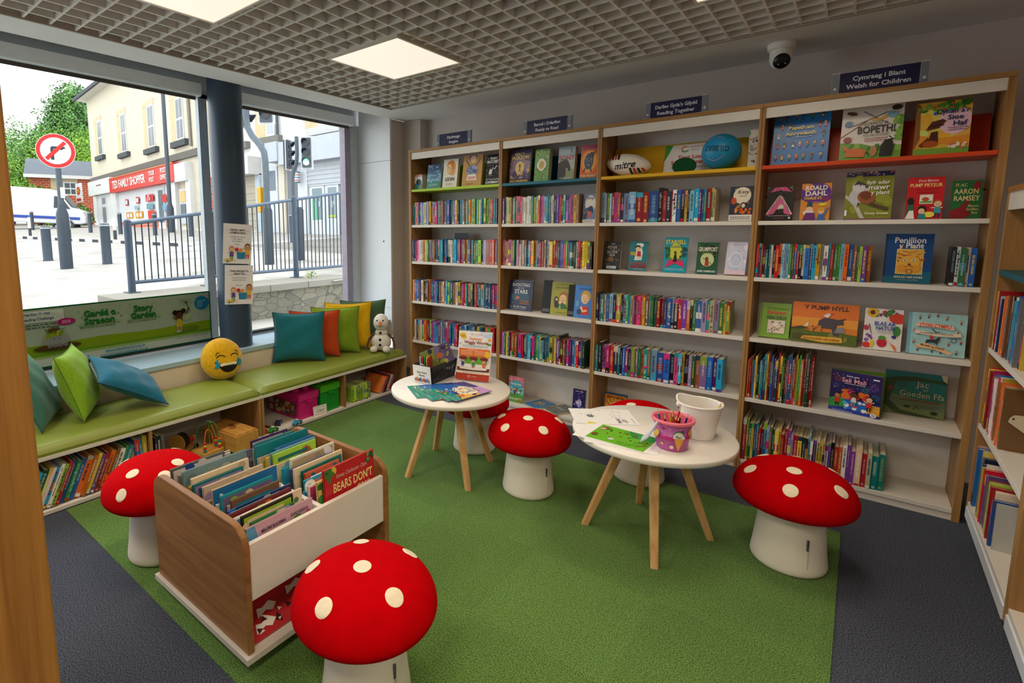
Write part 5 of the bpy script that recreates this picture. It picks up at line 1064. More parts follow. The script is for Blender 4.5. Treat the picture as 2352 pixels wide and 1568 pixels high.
mb = MB(); mb.box(-.162,-.075,.1105,.165,.075,.118); cv = mb.canvas((.13,-.06,.118),(0,.12,0),(-.28,0,0),(0,0,1)); cv.mb.mat = 1; cv.t('Kapla',.5,.45,.16,'7a2a1c',1,maxw=.8,rot=1.2); mb.build('lid', [M['toy_wood'],M['paper']], T)
T = thing('toy_locomotive','dark wooden pull-along toy with round ends behind the bead maze','toy',(-.17,-2.03,ZB),(0,0,.5))
mb = MB(); mb.box(-.04,-.09,.018,.04,.09,.034,'b8843c'); mb.build('chassis', M['toy_wood'], T)
mb = MB(); mb.cyl((0,-.06,.085),(0,-.005,.085),.05,col='1c1816',n=24); mb.build('drum', M['satin'], T)
mb = MB(); mb.cyl((0,-.07,.085),(0,-.06,.085),.055,col='b8843c',n=24); mb.build('drum_end', M['satin'], T)
mb = MB(); mb.cyl((0,.0,.06),(0,.08,.06),.022,col='c8402c',n=18); mb.cyl((0,.08,.06),(0,.1,.06),.018,col='d8b468',n=18); mb.build('boiler', M['satin'], T)
for sx in (-1,1):
    for y in (-.06,.06):
        mb = MB(); mb.cyl((sx*.042,y,.019),(sx*.052,y,.019),.019,col='2a241e',n=16); mb.build('wheel', M['satin'], T)
def car(label, x, y, z, yaw, col, stripe='f0e8d0', num='2'):
    T = thing('toy_car', label, 'toy car', (x,y,z), (0,0,yaw), 'wooden toy cars')
    pr = [(-.042,.008),(-.044,.018),(-.036,.023),(-.022,.026),(-.012,.036),(.006,.037),(.018,.027),(.034,.022),(.043,.016),(.042,.008)]
    mb = MB(); mb.prism(pr, -.017, .017, col); cv = mb.canvas((-.012,-.017,.012),(.024,0,0),(0,0,.014),(0,-1,0)); cv.e(.5,.5,.42,.42,stripe); cv.t(num,.5,.5,.6,'1c1c20',1)
    mb.build('body', M['plastic'], T, bevel=.002)
    mb = MB(); mb.quad((-.010,-.014,.0375),(.006,-.014,.0382),(.006,.014,.0382),(-.010,.014,.0375),stripe); mb.build('roof_flash', M['plastic'], T)
    for sx in (-.026,.026):
        for sy in (-1,1):
            mb = MB(); mb.cyl((sx,sy*.0165,.0095),(sx,sy*.021,.0095),.0095,col='18181a',n=16); mb.cyl((sx,sy*.021,.0095),(sx,sy*.0216,.0095),.004,col='e8e4da',n=10); mb.build('wheel', M['plastic'], T)
car('green wooden toy car on the bench shelf', -.02,-1.47,ZB,1.9,'2c8a34')
car('dark blue wooden toy car between two others on the bench shelf', -.11,-1.36,ZB,2.3,'22285c')
car('sky blue wooden toy car in front of the pink brick box', -.005,-1.275,ZB,1.9,'3a94c8')
car('red wooden toy car on the shelf edge by the wooden box', -.035,-1.63,ZB,2.0,'d0281c')
mb = MB(); mb.box(-.012,-.012,0,.012,.012,.028,'c82a20'); o = mb.build('toy_block', M['plastic'], loc=(-.03,-1.525,ZB), bevel=.002); tag(o,'little red toy block beside the bench divider','toy')
mb = MB(); mb.box(-.09,-.012,0,.09,.012,.01,'8a3a2c'); o = mb.build('toy_plank', M['satin'], loc=(-.17,-1.47,ZB), rot=(0,0,.4), bevel=.001); tag(o,'thin dark red stick lying behind the green toy car','toy')
def brick_box(name, label, x, y, w, d, h, col, lid, yaw=0, sticker=None):
    T = thing(name, label, 'storage box', (x,y,ZB), (0,0,yaw), 'giant brick storage boxes')
    mb = MB(); mb.box(-w/2,-d/2,0,w/2,d/2,h,col); mb.build('tub', M['plastic'], T, bevel=.006)
    mb = MB(); mb.box(-w/2-.006,-d/2-.006,h-.045,w/2+.006,d/2+.006,h+.006,lid)
    for i in (-1,1):
        for j in (-1,1): mb.cyl((i*w/4,j*d/4,h+.005),(i*w/4,j*d/4,h+.03),.03,col=lid,n=24)
    mb.build('lid', M['plastic'], T, bevel=.003)
    mb = MB(); mb.prism([(-.03,h-.05),(.03,h-.05),(.022,h-.068),(-.022,h-.068)], w/2+.0, w/2+.014, lid if 0 else col, ax='x'); mb.build('latch', M['plastic'], T)
    if sticker:
        mb = MB(); cv = mb.canvas((-w/2+.02,-d/2-.001,.02),(w-.05,0,0),(0,0,h-.085),(0,-1,0)); sticker(cv); mb.build('sticker', M['card'], T)
    return T
def stk(c): c.r(0,0,1,1,'7a3a34'); c.sc(4,40,['c8a070','6a8a3a','d8b898','3a5a8a','a83a2c'],.04,.06,.96,.92,.03,.09)
brick_box('brick_box','bright pink giant brick storage box under the bench',-.245,-1.135,.38,.18,.185,'d0127a','e0208a',.03,stk)
brick_box('brick_box','green giant brick storage box next to the bench divider',-.235,-.93,.38,.185,.205,'14962c','4cb41e',.02)
T = thing('name_card','small white card reading Cars in front of the pink brick box','card',(-.022,-1.045,ZB),(-.12,0,pi/2-.1))
mb = MB(); mb.box(-.06,0,0,.06,.002,.075,'f0ece6'); cv = mb.canvas((-.06,0,0),(.12,0,0),(0,0,.075),(0,-1,0)); cv.t('Cars',.5,.52,.3,'24242a',0,maxw=.6,sk=.1)
for i in range(7):
    for yy, kk in ((.14,'d8402c'),(.88,'5a5a60')): cv.r(.08+i*.13,yy-.03,.13+i*.13,yy+.03,kk if i % 2 else '6a6a74'); cv.k -= 1
mb.build('face', M['paper'], T)

# ------------------------------------------------------------------ things on the first round table
ZT = .5006
T = thing('book_basket','black lattice basket of thin books labelled Easy Read Books','basket',(1.045,-1.0,ZT),(0,0,.07))
bw, bl, bh = .062, .12, .105; fl = 1.14
def wallq(p0, p1, n, name):
    # open lattice wall between two lower corners, flaring outwards
    mb = MB(); a, b = Vector(p0), Vector(p1); d = (b-a).normalized(); nn = Vector((d.y,-d.x,0))
    P = lambda s, z: tuple(Vector((a.lerp(b,s).x*(1+(fl-1)*z/bh), a.lerp(b,s).y*(1+(fl-1)*z/bh), z)))
    mb.tube([P(0,bh),P(.5,bh),P(1,bh)], .005, 8, '1a1a1c'); mb.tube([P(0,.004),P(1,.004)], .004, 6, '1a1a1c')
    mb.tube([P(0,0),P(0,bh)],.004,6,'1a1a1c')
    for z in (.018,bh-.018):
        mb.quad(P(0,z-.012),P(1,z-.012),P(1,z+.012),P(0,z+.012),'202023')
    for i in range(n):
        for s in (-1,1):
            u0 = i/n; u1 = min(1,max(0,u0+s*1.6/n)); mb.tube([P(u0,.02),P(u1,bh-.02)], .0024, 5, '202023')
    return mb.build(name, M['plastic'], T)
cs = [(-bw,-bl),(bw,-bl),(bw,bl),(-bw,bl)]
for i in range(4): wallq((*cs[i],0),(*cs[(i+1)%4],0), 7 if i % 2 == 0 else 13, 'side')
mb = MB(); mb.box(-bw,-bl,.001,bw,bl,.005,'1a1a1c'); mb.build('base', M['plastic'], T)
mb = MB(); O = Vector((-.063,-bl-.014,.002)); mb.M = Matrix.Translation(O) @ Matrix.Rotation(.13,4,'X'); mb.box(0,-.002,0,.128,0,.108,'f2f0ee'); cv = mb.canvas((0,-.002,0),(.128,0,0),(0,0,.108),(0,-1,0))
cv.t('Easy Read',.5,.62,.11,'3a3a40',1,maxw=.62); cv.t('Books',.5,.45,.11,'3a3a40',1,maxw=.4); cv.sc(3,26,['8a8a90','b0b0b8'],.05,.35,.95,.93,.006,.014)
for i in range(13): cv.r(.08+i*.065,.07,.13+i*.065,.24+.04*((i*7)%3),['3a6ab0','d8742c','3a9a6a','c83a3a','5a4a8a'][i%5]); cv.k -= 1
mb.build('label_card', M['paper'], T)
mb = MB(); mb.tube([(-.012,-bl-.018,.108),(-.008,-bl-.026,.118),(.004,-bl-.026,.119),(.01,-bl-.014,.113)],.0022,6,'f4f4f4'); mb.build('tie', M['plastic'], T)
for i, (col, art) in enumerate([('d8d0e0',0),('c84a5a',0),('3a9a5a',0),('e8c84a',0),('b43040',0),('7a9a4a',1)]):
    B_ = thing('picture_book','%s thin book %s in the black lattice basket' % (['lilac','rose red','green','yellow','dark red','purple and green'][i], ['at the window end','second','third','fourth','fifth','lying across the others'][i]), 'book', (1.006+.012*i,-1.06+.004*i,ZT+.008), (0,.05,.07+.03*i) if not art else (0,0,0), 'thin books in the black basket')
    if not art:
        mb = MB(); mb.box(-.002,-.03,.02,.004,.155,.152,col); cv = mb.canvas((.004,-.03,.02),(0,.185,0),(0,0,.132),(1,0,0)); cv.sc(i,14,['f0e8d8','2c5a9a','e8a03a','3a3a44'],.1,.1,.9,.9,.05,.12); mb.M = Matrix.Rotation(.22,4,'X')
        o = mb.build('cover', M['card'], B_); o.rotation_euler = (.18,0,0)
        mb = MB(); mb.box(-.001,-.028,.022,.003,.157,.150,'e8dcc4'); o = mb.build('page_block', M['paper'], B_); o.rotation_euler = (.18,0,0)
    else:
        mb = MB(); mb.box(-.095,-.0012,-.065,.095,.0012,.065,'6a5a8c'); cv = mb.canvas((-.095,-.0012,-.065),(.19,0,0),(0,0,.13),(0,-1,0)); cv.r(0,0,.5,1,'8aa04a'); cv.sc(2,24,['a8b04a','5a4a7a','c8c060','8a7aa8','3a3454'],.05,.08,.95,.92,.04,.12); cv.e(.58,.5,.1,.16,'d8743a')
        o = mb.build('cover', M['card'], B_); B_.location = (1.085,-1.03,ZT+.150); B_.rotation_euler = (.15,-.38,.85)
T = thing('poster_stand','clear sign holder with a Summer Wiggly Words poster on the round table','sign',(1.262,-.905,ZT),(0,0,.297))
TL = Matrix.Translation((0,0,.003)) @ Matrix.Rotation(-.20,4,'X')
mb = MB(); mb.box(-.106,.0,.0,.106,.08,.003); mb.M = TL; mb.box(-.106,-.001,.0,.106,.001,.300); mb.build('holder', M['clear'], T)
mb = MB(); mb.M = TL; mb.box(-.105,-.0035,.002,.105,-.0015,.297,'f4f2f0'); cv = mb.canvas((-.105,-.0035,.002),(.21,0,0),(0,0,.295),(0,-1,0))
cv.e(.12,.92,.1,.055,'f4c83a'); cv.e(.16,.87,.08,.04,'f4c83a'); cv.lines(2,2,.05,.2,.87,.93,'8a5a1c'); cv.e(.9,.93,.16,.05,'c8dcf0'); cv.e(.75,.96,.14,.03,'dce8f4'); cv.e(.93,.84,.05,.03,'f0b03a'); cv.e(.93,.75,.06,.025,'6aa84a'); cv.ring(.4,.945,.03,.01,'d88a5a'); cv.lines(3,1,.46,.72,.93,.955,'d0a0b0')
cv.t('Summer',.52,.855,.055,'e88a2c',1,maxw=.5); cv.t('Wiggly Words',.54,.775,.06,'9a3424',1,maxw=.76); cv.lines(4,2,.14,.9,.67,.725,'8aa0a8'); cv.ln([(.06,.75),(.03,.72),(.09,.76)],.01,'5a5a60')
cv.r(.04,.48,.96,.645,'e8762a'); cv.e(.9,.53,.1,.05,'f4c03a'); cv.e(.88,.57,.07,.04,'f4c03a'); cv.t('Llyfrgelloedd Libraries',.45,.625,.016,'fbe8d0',1,maxw=.4); cv.lines(5,3,.1,.45,.51,.61,'fbe0c0'); cv.lines(6,3,.52,.8,.51,.61,'fbe0c0')
cv.e(.5,.38,.4,.1,'6aae3a'); cv.e(.75,.43,.16,.05,'7abc42'); cv.r(.02,.2,.98,.33,'f4f2f0'); cv.p([(.02,.26),(.5,.22),(.98,.26),(.98,.19),(.02,.19)],'7a3a2c')
for x, k in ((.18,'7a2a24'),(.5,'8a3a24'),(.82,'7a3020')): cv.kid(x,.24,.22,'f0c8a8',k,['2c50a8','4a9a3a','e8742c'][int(x*2.5)],'c83a34'); cv.e(x,.445,.13,.035,'7a2c20')
cv.p([(.1,.25),(.3,.29),(.5,.25),(.7,.29),(.92,.25),(.9,.22),(.5,.21),(.12,.22)],'ece6da'); cv.r(0,.0,1,.135,'b8402a'); cv.r(0,.135,1,.175,'f4e8d0'); cv.lines(7,1,.2,.85,.145,.165,'8a6a5a'); cv.ring(.4,.075,.035,.012,'f0d8c8'); cv.lines(8,1,.47,.65,.06,.09,'f0c8b8')
mb.build('poster', M['paper'], T)
def a_mag(c):
    c.p([(0,0),(1,0),(1,.16),(.6,.28),(.3,.2),(0,.25)],'2a9a84'); c.p([(0,.25),(.3,.2),(.6,.28),(.5,.7),(.2,.8),(0,.72)],'2c6ab8'); c.p([(.45,.45),(1,.16),(1,.72),(.6,.8)],'f0b84a'); c.p([(.5,.78),(1,.66),(1,1),(.55,1)],'c89ad8'); c.p([(0,.72),(.25,.8),(.5,.78),(.55,1),(0,1)],'3a3a8a'); c.e(.55,.6,.34,.24,'f4ead0'); c.t('The Magic',.58,.80,.07,'5a3a84',1,maxw=.55); c.t('Corner',.58,.70,.07,'5a3a84',1,maxw=.4)
    c.sc(5,46,['e8c03a','d8343a','2c50a8','f0f0e8','e8742c','5ab0c8','7a3a8c','1c2a5c'],.08,.12,.92,.62,.02,.055); c.ln([(.3,.5),(.42,.4),(.55,.3),(.62,.16)],.02,'2c50a8'); c.lines(4,2,.15,.5,.08,.2,'1c6a54'); c.lines(6,1,.6,.9,.04,.08,'d8f0e0')
for i, (x, y, yaw) in enumerate([(1.205,-1.20,-.62),(1.265,-1.195,-.42),(1.315,-1.165,-.24),(1.345,-1.155,-.18)]):
    T = thing('booklet', ['colourful booklet at the bottom of the fan on the round table','second colourful booklet of the fan on the round table','third colourful booklet of the fan, almost covered','top colourful booklet of the fan, cover fully seen'][i], 'booklet', (x,y,ZT+.0042*i), (0,0,yaw), 'fan of colourful booklets')
    mb = MB(); mb.box(-.115,-.14,.0,.115,.14,.001,'2c3a7a'); mb.box(-.115,-.14,.003,.115,.14,.0036,'2c3a7a'); a_mag(mb.canvas((-.115,-.14,.0036),(.23,0,0),(0,.28,0),(0,0,1),.00008)); mb.build('cover', M['card'], T)
    mb = MB(); mb.box(-.114,-.139,.001,.114,.139,.003,'ece6da'); mb.build('page_block', M['paper'], T)

# ------------------------------------------------------------------ things on the second round table
T = thing('toy_bucket','pink seaside bucket full of colouring pencils','bucket',(2.457,-1.178,ZT))
prof = [(0,.001),(.056,.001),(.060,.006),(.066,.05),(.071,.052),(.072,.068),(.067,.07),(.075,.118)]
mb = MB(); mb.lathe(prof, 48, cols=['b84a98','b84a98','c05aa8','c05aa8','c0187c','c05aa8','c060ac']); mb.lathe([(.072,.118),(.056,.008),(0,.008)], 48, 'e86a94')
def bk(ang, z): 
    r = .0605+(z-.006)*.128+ (.0075 if .046<z<.074 else .0015); return ((r)*cos(ang), r*sin(ang), z)
tub = mb.build('tub', M['plastic'], T)
mb = MB(); mb.lathe([(.072,.117),(.082,.117),(.0845,.123),(.083,.130),(.0745,.131),(.072,.125),(.072,.117)], 48, 'f4788e'); mb.build('rim', M['plastic'], T)
def dec(pts, col, n=None):
    mb.add([bk(a,z) for a, z in pts], [tuple(range(len(pts)))], col)
mb = MB(); a0 = -.72+pi/2-pi   # faces the camera
a0 = atan2(-3.5+1.178, 3.0-2.457)
for i in range(34):
    g = random.Random(i); a = a0+g.uniform(-1.5,1.5); z = g.uniform(.078,.113); dec([(a+.03*cos(q),z+.0016*sin(q)) for q in [k*pi/3 for k in range(6)]],'f0c8e0')
for da, z, r, k in ((-.45,.098,.0055,'7a1c34'),(.55,.092,.006,'7a1c34'),(.0,.022,.008,'ecd8c8'),(-.6,.03,.006,'e8c060')): dec([(a0+da+r/.066*cos(q),z+r*sin(q)) for q in [k2*pi/6 for k2 in range(12)]],k)
mb.build('pattern', M['plastic'], tub)
def bk2(a, z): p = Vector(bk(a,z)); q = Vector((p.x,p.y,0)).normalized(); return tuple(p+q*(.002 if 0 else .006 if z < .07 else .0015))
for nm_, pts, col in (('cone_picture',[(a0+.1,.066),(a0+.58,.066),(a0+.36,.006)],'e8a83a'),('cone_picture',[(a0+.05+.29*(1+cos(q)),.066+.02*max(0,sin(q))+.004*sin(q)) for q in [k*pi/10 for k in range(11)]],'ece6e4'),('ice_picture',[(a0+.34+.25*cos(q),.083+.014*sin(q)) for q in [k*pi/8 for k in range(16)]],'4a8a4a'),('fruit_picture',[(a0-.9+.2*cos(q),.07+.016*sin(q)) for q in [k*pi/6 for k in range(12)]],'d8c050'),('sweet_picture',[(a0+1.05+.14*cos(q),.085+.024*sin(q)) for q in [k*pi/6 for k in range(12)]],'e89a50')):
    mb = MB(); mb.add([bk2(a,z) for a, z in pts], [tuple(range(len(pts)))], col); mb.build(nm_, M['plastic'], tub)
mb = MB(); ca = a0-1.15; P = [Vector((.086*cos(ca+.0),.086*sin(ca),.122))]
hp = [(.084*cos(a0-.75),.084*sin(a0-.75),.122),(.10*cos(a0-.82),.10*sin(a0-.82),.09),(.112*cos(a0-.98),.112*sin(a0-.98),.05),(.118*cos(a0-1.35),.118*sin(a0-1.35),.012),(.12*cos(a0-1.9),.12*sin(a0-1.9),.006),(.112*cos(a0-2.6),.112*sin(a0-2.6),.05),(.1*cos(a0-3.0),.1*sin(a0-3.0),.09),(.084*cos(a0-3.3),.084*sin(a0-3.3),.122)]
mb.tube(hp, .0055, 8, 'd8dcea'); mb.build('handle', M['plastic'], T)
PC = [('r',-.03,-.01,.5),('R',-.02,.02,-.3),('r',.01,.0,.25),('k',.03,-.01,.12),('R',-.01,-.02,.4),('m',.035,.02,-.2),('B',.05,.0,.5),('b',-.045,.01,-.5),('o',.0,.03,.1),('n',.02,-.03,-.35),('g',-.03,.03,-.15),('y',.03,.035,-.4)]
RT = Vector((.762,.648,0))
def pencil(col, x, y, lean, base, L_, label, grp):
    T2 = thing('pencil', label, 'pencil', base, group=grp); d = (RT*sin(lean)*.5+Vector((0,0,1))).normalized(); p = RT*x+Vector((-.648,.762,0))*y
    mb = MB(); mb.cyl(p, p+d*L_*.86, .0042, n=6, col=col); mb.build('barrel', M['satin'], T2)
    mb = MB(); mb.cyl(p+d*L_*.86, p+d*L_*.97, .0042, .0012, 6, 'dcb478'); mb.cyl(p+d*L_*.97, p+d*L_, .0012, .0002, 6, col if col != 'y' else '2a2a2c'); mb.build('tip', M['satin'], T2)
rg = random.Random(4)
for i, (c, x, y, l) in enumerate(PC):
    pencil(c, x*.6, y*.6, l, (2.457,-1.178,ZT+.0095), rg.uniform(.125,.165) if i != 2 else .172, '%s colouring pencil %s in the pink bucket' % (CN[c], ['leaning left','near the rim','standing tallest','beside the tallest one','at the near rim','at the far side','leaning right over the rim','at the window side','in the middle','low in the bunch','at the back','by the right rim'][i]), 'colouring pencils in the pink bucket')
T = thing('white_bucket','white plastic bucket with pouring lip and dark handle behind the pink bucket','bucket',(2.515,-.975,ZT))
mb = MB(); 
def wb(u, v):
    a = 2*pi*u; z = .15*v; r = .061+.027*v; lip = max(0,cos(a-2.75))**10; r += .016*lip*v**6; z += .012*lip*v**5
    return (r*cos(a), r*sin(a), z+.001)
mb.grid(wb, 64, 14, 'f0ece6'); mb.grid(lambda u,v: (lambda p: (p[0]*.95,p[1]*.95,p[2]+.004*(1-v)))(wb(1-u,v)), 64, 14, 'e4e0da'); mb.lathe([(0,.0012),(.061,.0012)],32,'f0ece6'); mb.build('tub', M['plastic'], T)
mb = MB(); mb.tube([(lambda p: (p[0]*1.0,p[1]*1.0,p[2]))(wb(k/48,1)) for k in range(49)], .0045, 8, 'f4f0ea', False); mb.build('rim', M['plastic'], T)
for a in (.62, .62+pi):
    mb = MB(); mb.ball((.09*cos(a),.09*sin(a),.145),.012,'f0e8e0',12,8); mb.build('lug', M['plastic'], T)
mb = MB(); c0 = Vector((.095*cos(.62),.095*sin(.62),.142)); c1 = Vector((.095*cos(.62+pi),.095*sin(.62+pi),.142)); P = []
for k in range(17):
    s = k/16; p = c0.lerp(c1, s); o2 = Vector((cos(.62-pi/2),sin(.62-pi/2),0)); o2 = -o2; P.append(tuple(p+o2*.10*sin(pi*s)+Vector((0,0,-.085*sin(pi*min(1,s*1.0)))) ))
mb.tube(P, .0035, 8, '2a2c30'); mb.build('handle', M['plastic'], T)
pencil('y', .02, -.02, .9, (2.515,-.975,ZT+.003), .17, 'yellow pencil poking out of the white bucket', None)
pencil('o', .0, .015, .5, (2.515,-.975,ZT+.003), .12, 'orange pencil low inside the white bucket', None)
def sheet(label, cx, cy, z, w, d, yaw, art, over=None, name='paper_sheet'):
    T = MB()
    def f(u, v):
        x = (u-.5)*w; y = (v-.5)*d; zz = 0
        if over: zz = over(u, v)
        return (x, y, zz)
    T.grid(f, 8, 8, 'f4f3f1'); cv = T.canvas((-w/2,-d/2,.0002),(w,0,0),(0,d,0),(0,0,1),.00008)
    if art: art(cv)
    o = T.build(name, M['paper'], loc=(cx,cy,z), rot=(0,0,yaw)); tag(o, label, 'paper', 'paper sheets on the round table'); return o
def a_ws(c):
    c.r(.04,.05,.96,.95,'6cb828'); c.p([(.04,.5),(.4,.62),(.36,.95),(.04,.95)],'3aa04a'); c.p([(.5,.72),(.72,.86),(.86,.7)],'5aa828'); g = random.Random(4)
    for i in range(18): c.e(g.uniform(.15,.85),g.uniform(.2,.88),.03,.016,g.choice(['7a4a20','2c5a24','8a3a20','2a3a2c']),8,rot=g.uniform(0,3))
    c.ln([(.55,.86),(.65,.9),(.75,.84),(.82,.78)],.02,'8a5a24'); c.e(.22,.16,.08,.06,'8a5040'); c.e(.3,.14,.07,.05,'c8b090'); c.e(.7,.12,.09,.05,'7a5424'); c.e(.76,.4,.06,.05,'c8d0c8'); c.lines(3,5,.1,.3,.45,.62,'2c7a24',.2); c.lines(4,5,.74,.93,.5,.72,'2c7a24',.2)
def a_bw(c):
    c.lines(3,1,.6,.9,.92,.95,'5a5a60'); c.t('GET',.78,.8,.06,'24242a',1,maxw=.25); c.t('DRAWING',.78,.71,.06,'24242a',1,maxw=.3); g = random.Random(5)
    for i in range(11):
        x, y, r = g.uniform(.08,.6), g.uniform(.15,.85), g.uniform(.03,.07); c.ln([(x+r*cos(k*.8),y+r*.7*sin(k*.8)*(1+.2*(k%2))/c.asp) for k in range(7)],.006,'6a6a70')
    c.e(.5,.3,.09,.06,'54545a'); c.lines(6,3,.4,.6,.24,.36,'e8e8e8')
def a_ln(c): c.lines(3,1,.1,.9,.88,.93,'5a5a64'); c.r(.1,.8,.9,.81,'7a7a80'); c.lines(4,1,.1,.6,.72,.76,'8a8a90'); c.p([(0,0),(.18,0),(0,.14)],'e8d83a')
sheet('white worksheet with ruled lines under the green sheet', 2.225,-1.215,ZT+.0008,.21,.297,-1.55,a_ln)
sheet('plain white sheet peeping out under the green worksheet', 2.275,-1.23,ZT+.0004,.21,.297,-1.40,None)
sheet('bright green nature worksheet on top of the white sheets', 2.262,-1.214,ZT+.0016,.205,.28,-1.62,a_ws)
sheet('black and white drawing sheet curling over the table edge', 2.098,-1.005,ZT+.0004,.21,.297,-.98,a_bw, lambda u,v: -.05*max(0,.30-u)**1.6*3 if 0 else .0002)

# ------------------------------------------------------------------ book bin
BX0, BX1, BY0, BY1 = .975, 1.612, -2.692, -2.03
T = thing('book_bin','low oak sided book bin on castors crammed with picture books','book bin',((BX0+BX1)/2,(BY0+BY1)/2,.0045))
hx, hy = (BX1-BX0)/2, (BY1-BY0)/2
def sidep(y0, y1):
    r = .075; zt = .492; pts = [(-hx,.064),(hx,.064)]+[(hx-r+r*cos(a),zt-r+r*sin(a)) for a in [pi/2*k/8 for k in range(9)]]+[(-hx+r+r*cos(a),zt-r+r*sin(a)) for a in [pi/2+pi/2*k/8 for k in range(9)]]
    mb = MB(); mb.prism(pts, y0, y1); return mb.build('side_panel', M['oak_dark'], T, bevel=.004)
sidep(-hy,-hy+.024); sidep(hy-.024,hy)
for s in (-1,1):
    mb = MB(); x = s*(hx-.027); mb.box(min(x,x+s*.018),-hy+.0245,.236,max(x,x+s*.018),hy-.0245,.43); mb.build('front_board', M['white_board'], T, bevel=.001)
mb = MB(); mb.box(-hx+.03,-.009,.262,hx-.03,.009,.425); mb.build('divider', M['white_board'], T)
mb = MB(); mb.box(-.009,-hy+.0245,.262,.009,-.0095,.40); mb.build('divider', M['white_board'], T)
mb = MB(); mb.box(-.009,.0095,.262,.009,hy-.0245,.40); mb.build('divider', M['white_board'], T)
mb = MB(); mb.box(-hx+.03,-hy+.0245,.240,hx-.03,hy-.0245,.2615); mb.build('inner_floor', M['white_board'], T)
mb = MB(); mb.box(-hx-.012,-hy-.012,.042,hx+.012,hy+.012,.0635,'d8d0c6'); mb.build('base_board', M['satin'], T, bevel=.001)
for sx in (-1,1):
    for sy in (-1,1):
        mb = MB(); mb.cyl((sx*(hx-.06)-.012,sy*(hy-.06),.019),(sx*(hx-.06)+.012,sy*(hy-.06),.019),.0188,col='2a2a2c',n=16); mb.box(sx*(hx-.06)-.018,sy*(hy-.06)-.014,.024,sx*(hx-.06)+.018,sy*(hy-.06)+.014,.042,'3a3a3e'); mb.build('castor', M['plastic'], T)
def bin_book(label, x, y0, w, h, t, col, art=None, lean=.12, grp=None, z=.2665, dark=None):
    """stands across the bin with its cover towards +x"""
    B_ = thing('picture_book', label, 'book', (x, y0, z+abs(sin(lean))*t), (0,-lean,0), grp)
    mb = MB(); e = .0016; mb.box(-t,0,0,-t+e,w,h,col); mb.box(-e,0,0,0,w,h,col); mb.box(-t,0,0,0,e,h,col)
    cv = mb.canvas((0,0,0),(0,w,0),(0,0,h),(1,0,0),.0002)
    if art: art(cv)
    mb.build('cover', M['card'], B_)
    mb = MB(); mb.box(-t+e,e,.002,-e,w-.003,h-.003,'e0d0b0'); mb.build('page_block', M['paper'], B_)
    return B_
def a_gen(seed, cols):
    def f(c):
        g = random.Random(seed); c.r(.04,.04,.96,.96,cols[0]) if g.random() < .4 else None; c.sc(seed,18,cols,.06,.1,.94,.95,.04,.14); c.r(.1,.86,.8,.92,cols[-1]) if g.random() < .6 else None
    return f
COLA = 'e w a R B n e s s y w e y t b t e e a P t w t e n b B s R w w e k g G'.split()
COLB = 'p P k t t e w a e b y s g l e c w b R e t o s w c w g e r n'.split()
def fill(cols, y0, side, hw, special):
    g = random.Random(11+side); mid = (BX0+BX1)/2; n = len(cols); n1 = n//2
    xs = [BX0+.062+(mid-.014-BX0-.062)*i/(n1-1) for i in range(n1)]+[mid+.027+(BX1-.034-mid-.027)*i/(n-n1-1) for i in range(n-n1)]
    for i, ch in enumerate(cols):
        if i in special:
            lab, w, h, t, col, art, dy = special[i]; bin_book(lab, xs[i], y0+dy, w, h, t, col, art, lean=.055); continue
        w = g.uniform(.20,.255) if i % 3 else g.uniform(.17,.22); h = g.uniform(.20,.25)*(.93 if i > n*.7 else 1); yy = y0+g.uniform(.002,max(.004,hw-w-.002))
        bin_book('%s picture book, %s from the window in the %s half of the bin' % (CN[ch], nth(i+1), ['near','far'][side]), xs[i], yy, w, h, g.uniform(.0055,.0095), shade(ch, g), a_gen(i*7+side, [shade(q, g) for q in g.sample('sobgtePmwelwe',4)]), lean=.055, grp='picture books in the %s half of the bin' % ['near','far'][side])
def a_bears(c):
    c.sc(3,16,['4a7a34','2c5a2c','d8c84a'],.02,.82,.2,.97,.03,.06); c.sc(4,14,['4a7a34','e8d8c0','2c5a2c'],.0,.05,.2,.35,.03,.07); c.sc(5,8,['2c5a3a','7a9a5a'],.85,.88,.98,.98,.03,.05)
    c.t('Emma Chichester Clark',.53,.85,.055,'e8c8b8',0,maxw=.62,sk=.2); c.t("BEARS DON'T",.55,.70,.12,'f0d88a',1,maxw=.8); c.t('CRY!',.75,.54,.12,'f0d88a',1,maxw=.3)
    c.p([(.25,.0),(.28,.25),(.4,.4),(.62,.4),(.72,.2),(.8,0)],'2a1a18'); c.e(.38,.42,.05,.05,'2a1a18'); c.e(.6,.44,.05,.05,'2a1a18'); c.e(.55,.28,.03,.03,'f0ece0',10); c.e(.555,.28,.014,.016,'k',8); c.e(.7,.22,.05,.04,'4a2c24')
def a_mal(c):
    c.p([(0,0),(.28,0),(.12,1),(0,1)],'5a9ac0'); c.e(.15,.25,.1,.08,'e8e0d8'); c.p([(.28,0),(.12,1),(1,1),(1,0)],'c8a0b0'); c.p([(.36,0),(.42,.5),(.66,.62),(.72,.2),(.7,0)],'4a3f4a'); c.sc(4,30,['5a8a3a','3a6a2c','d8742c','8ab04a'],.66,.1,.98,.8,.03,.08); c.e(.85,.7,.06,.1,'8a2430'); c.e(.92,.74,.05,.09,'a83a3a')
    for x in (.5,.6): c.e(x,.3,.03,.05,'e8e8e4',10); c.e(x,.3,.014,.025,'k',8)
    c.lines(3,1,.3,.45,.4,.5,'6a4a5a'); c.t('MALORIE BLACKMAN',.38,.86,.055,'3a2c3c',1,maxw=.36); c.t('DAPO ADEOLA',.78,.88,.05,'3a2c3c',1,maxw=.28)
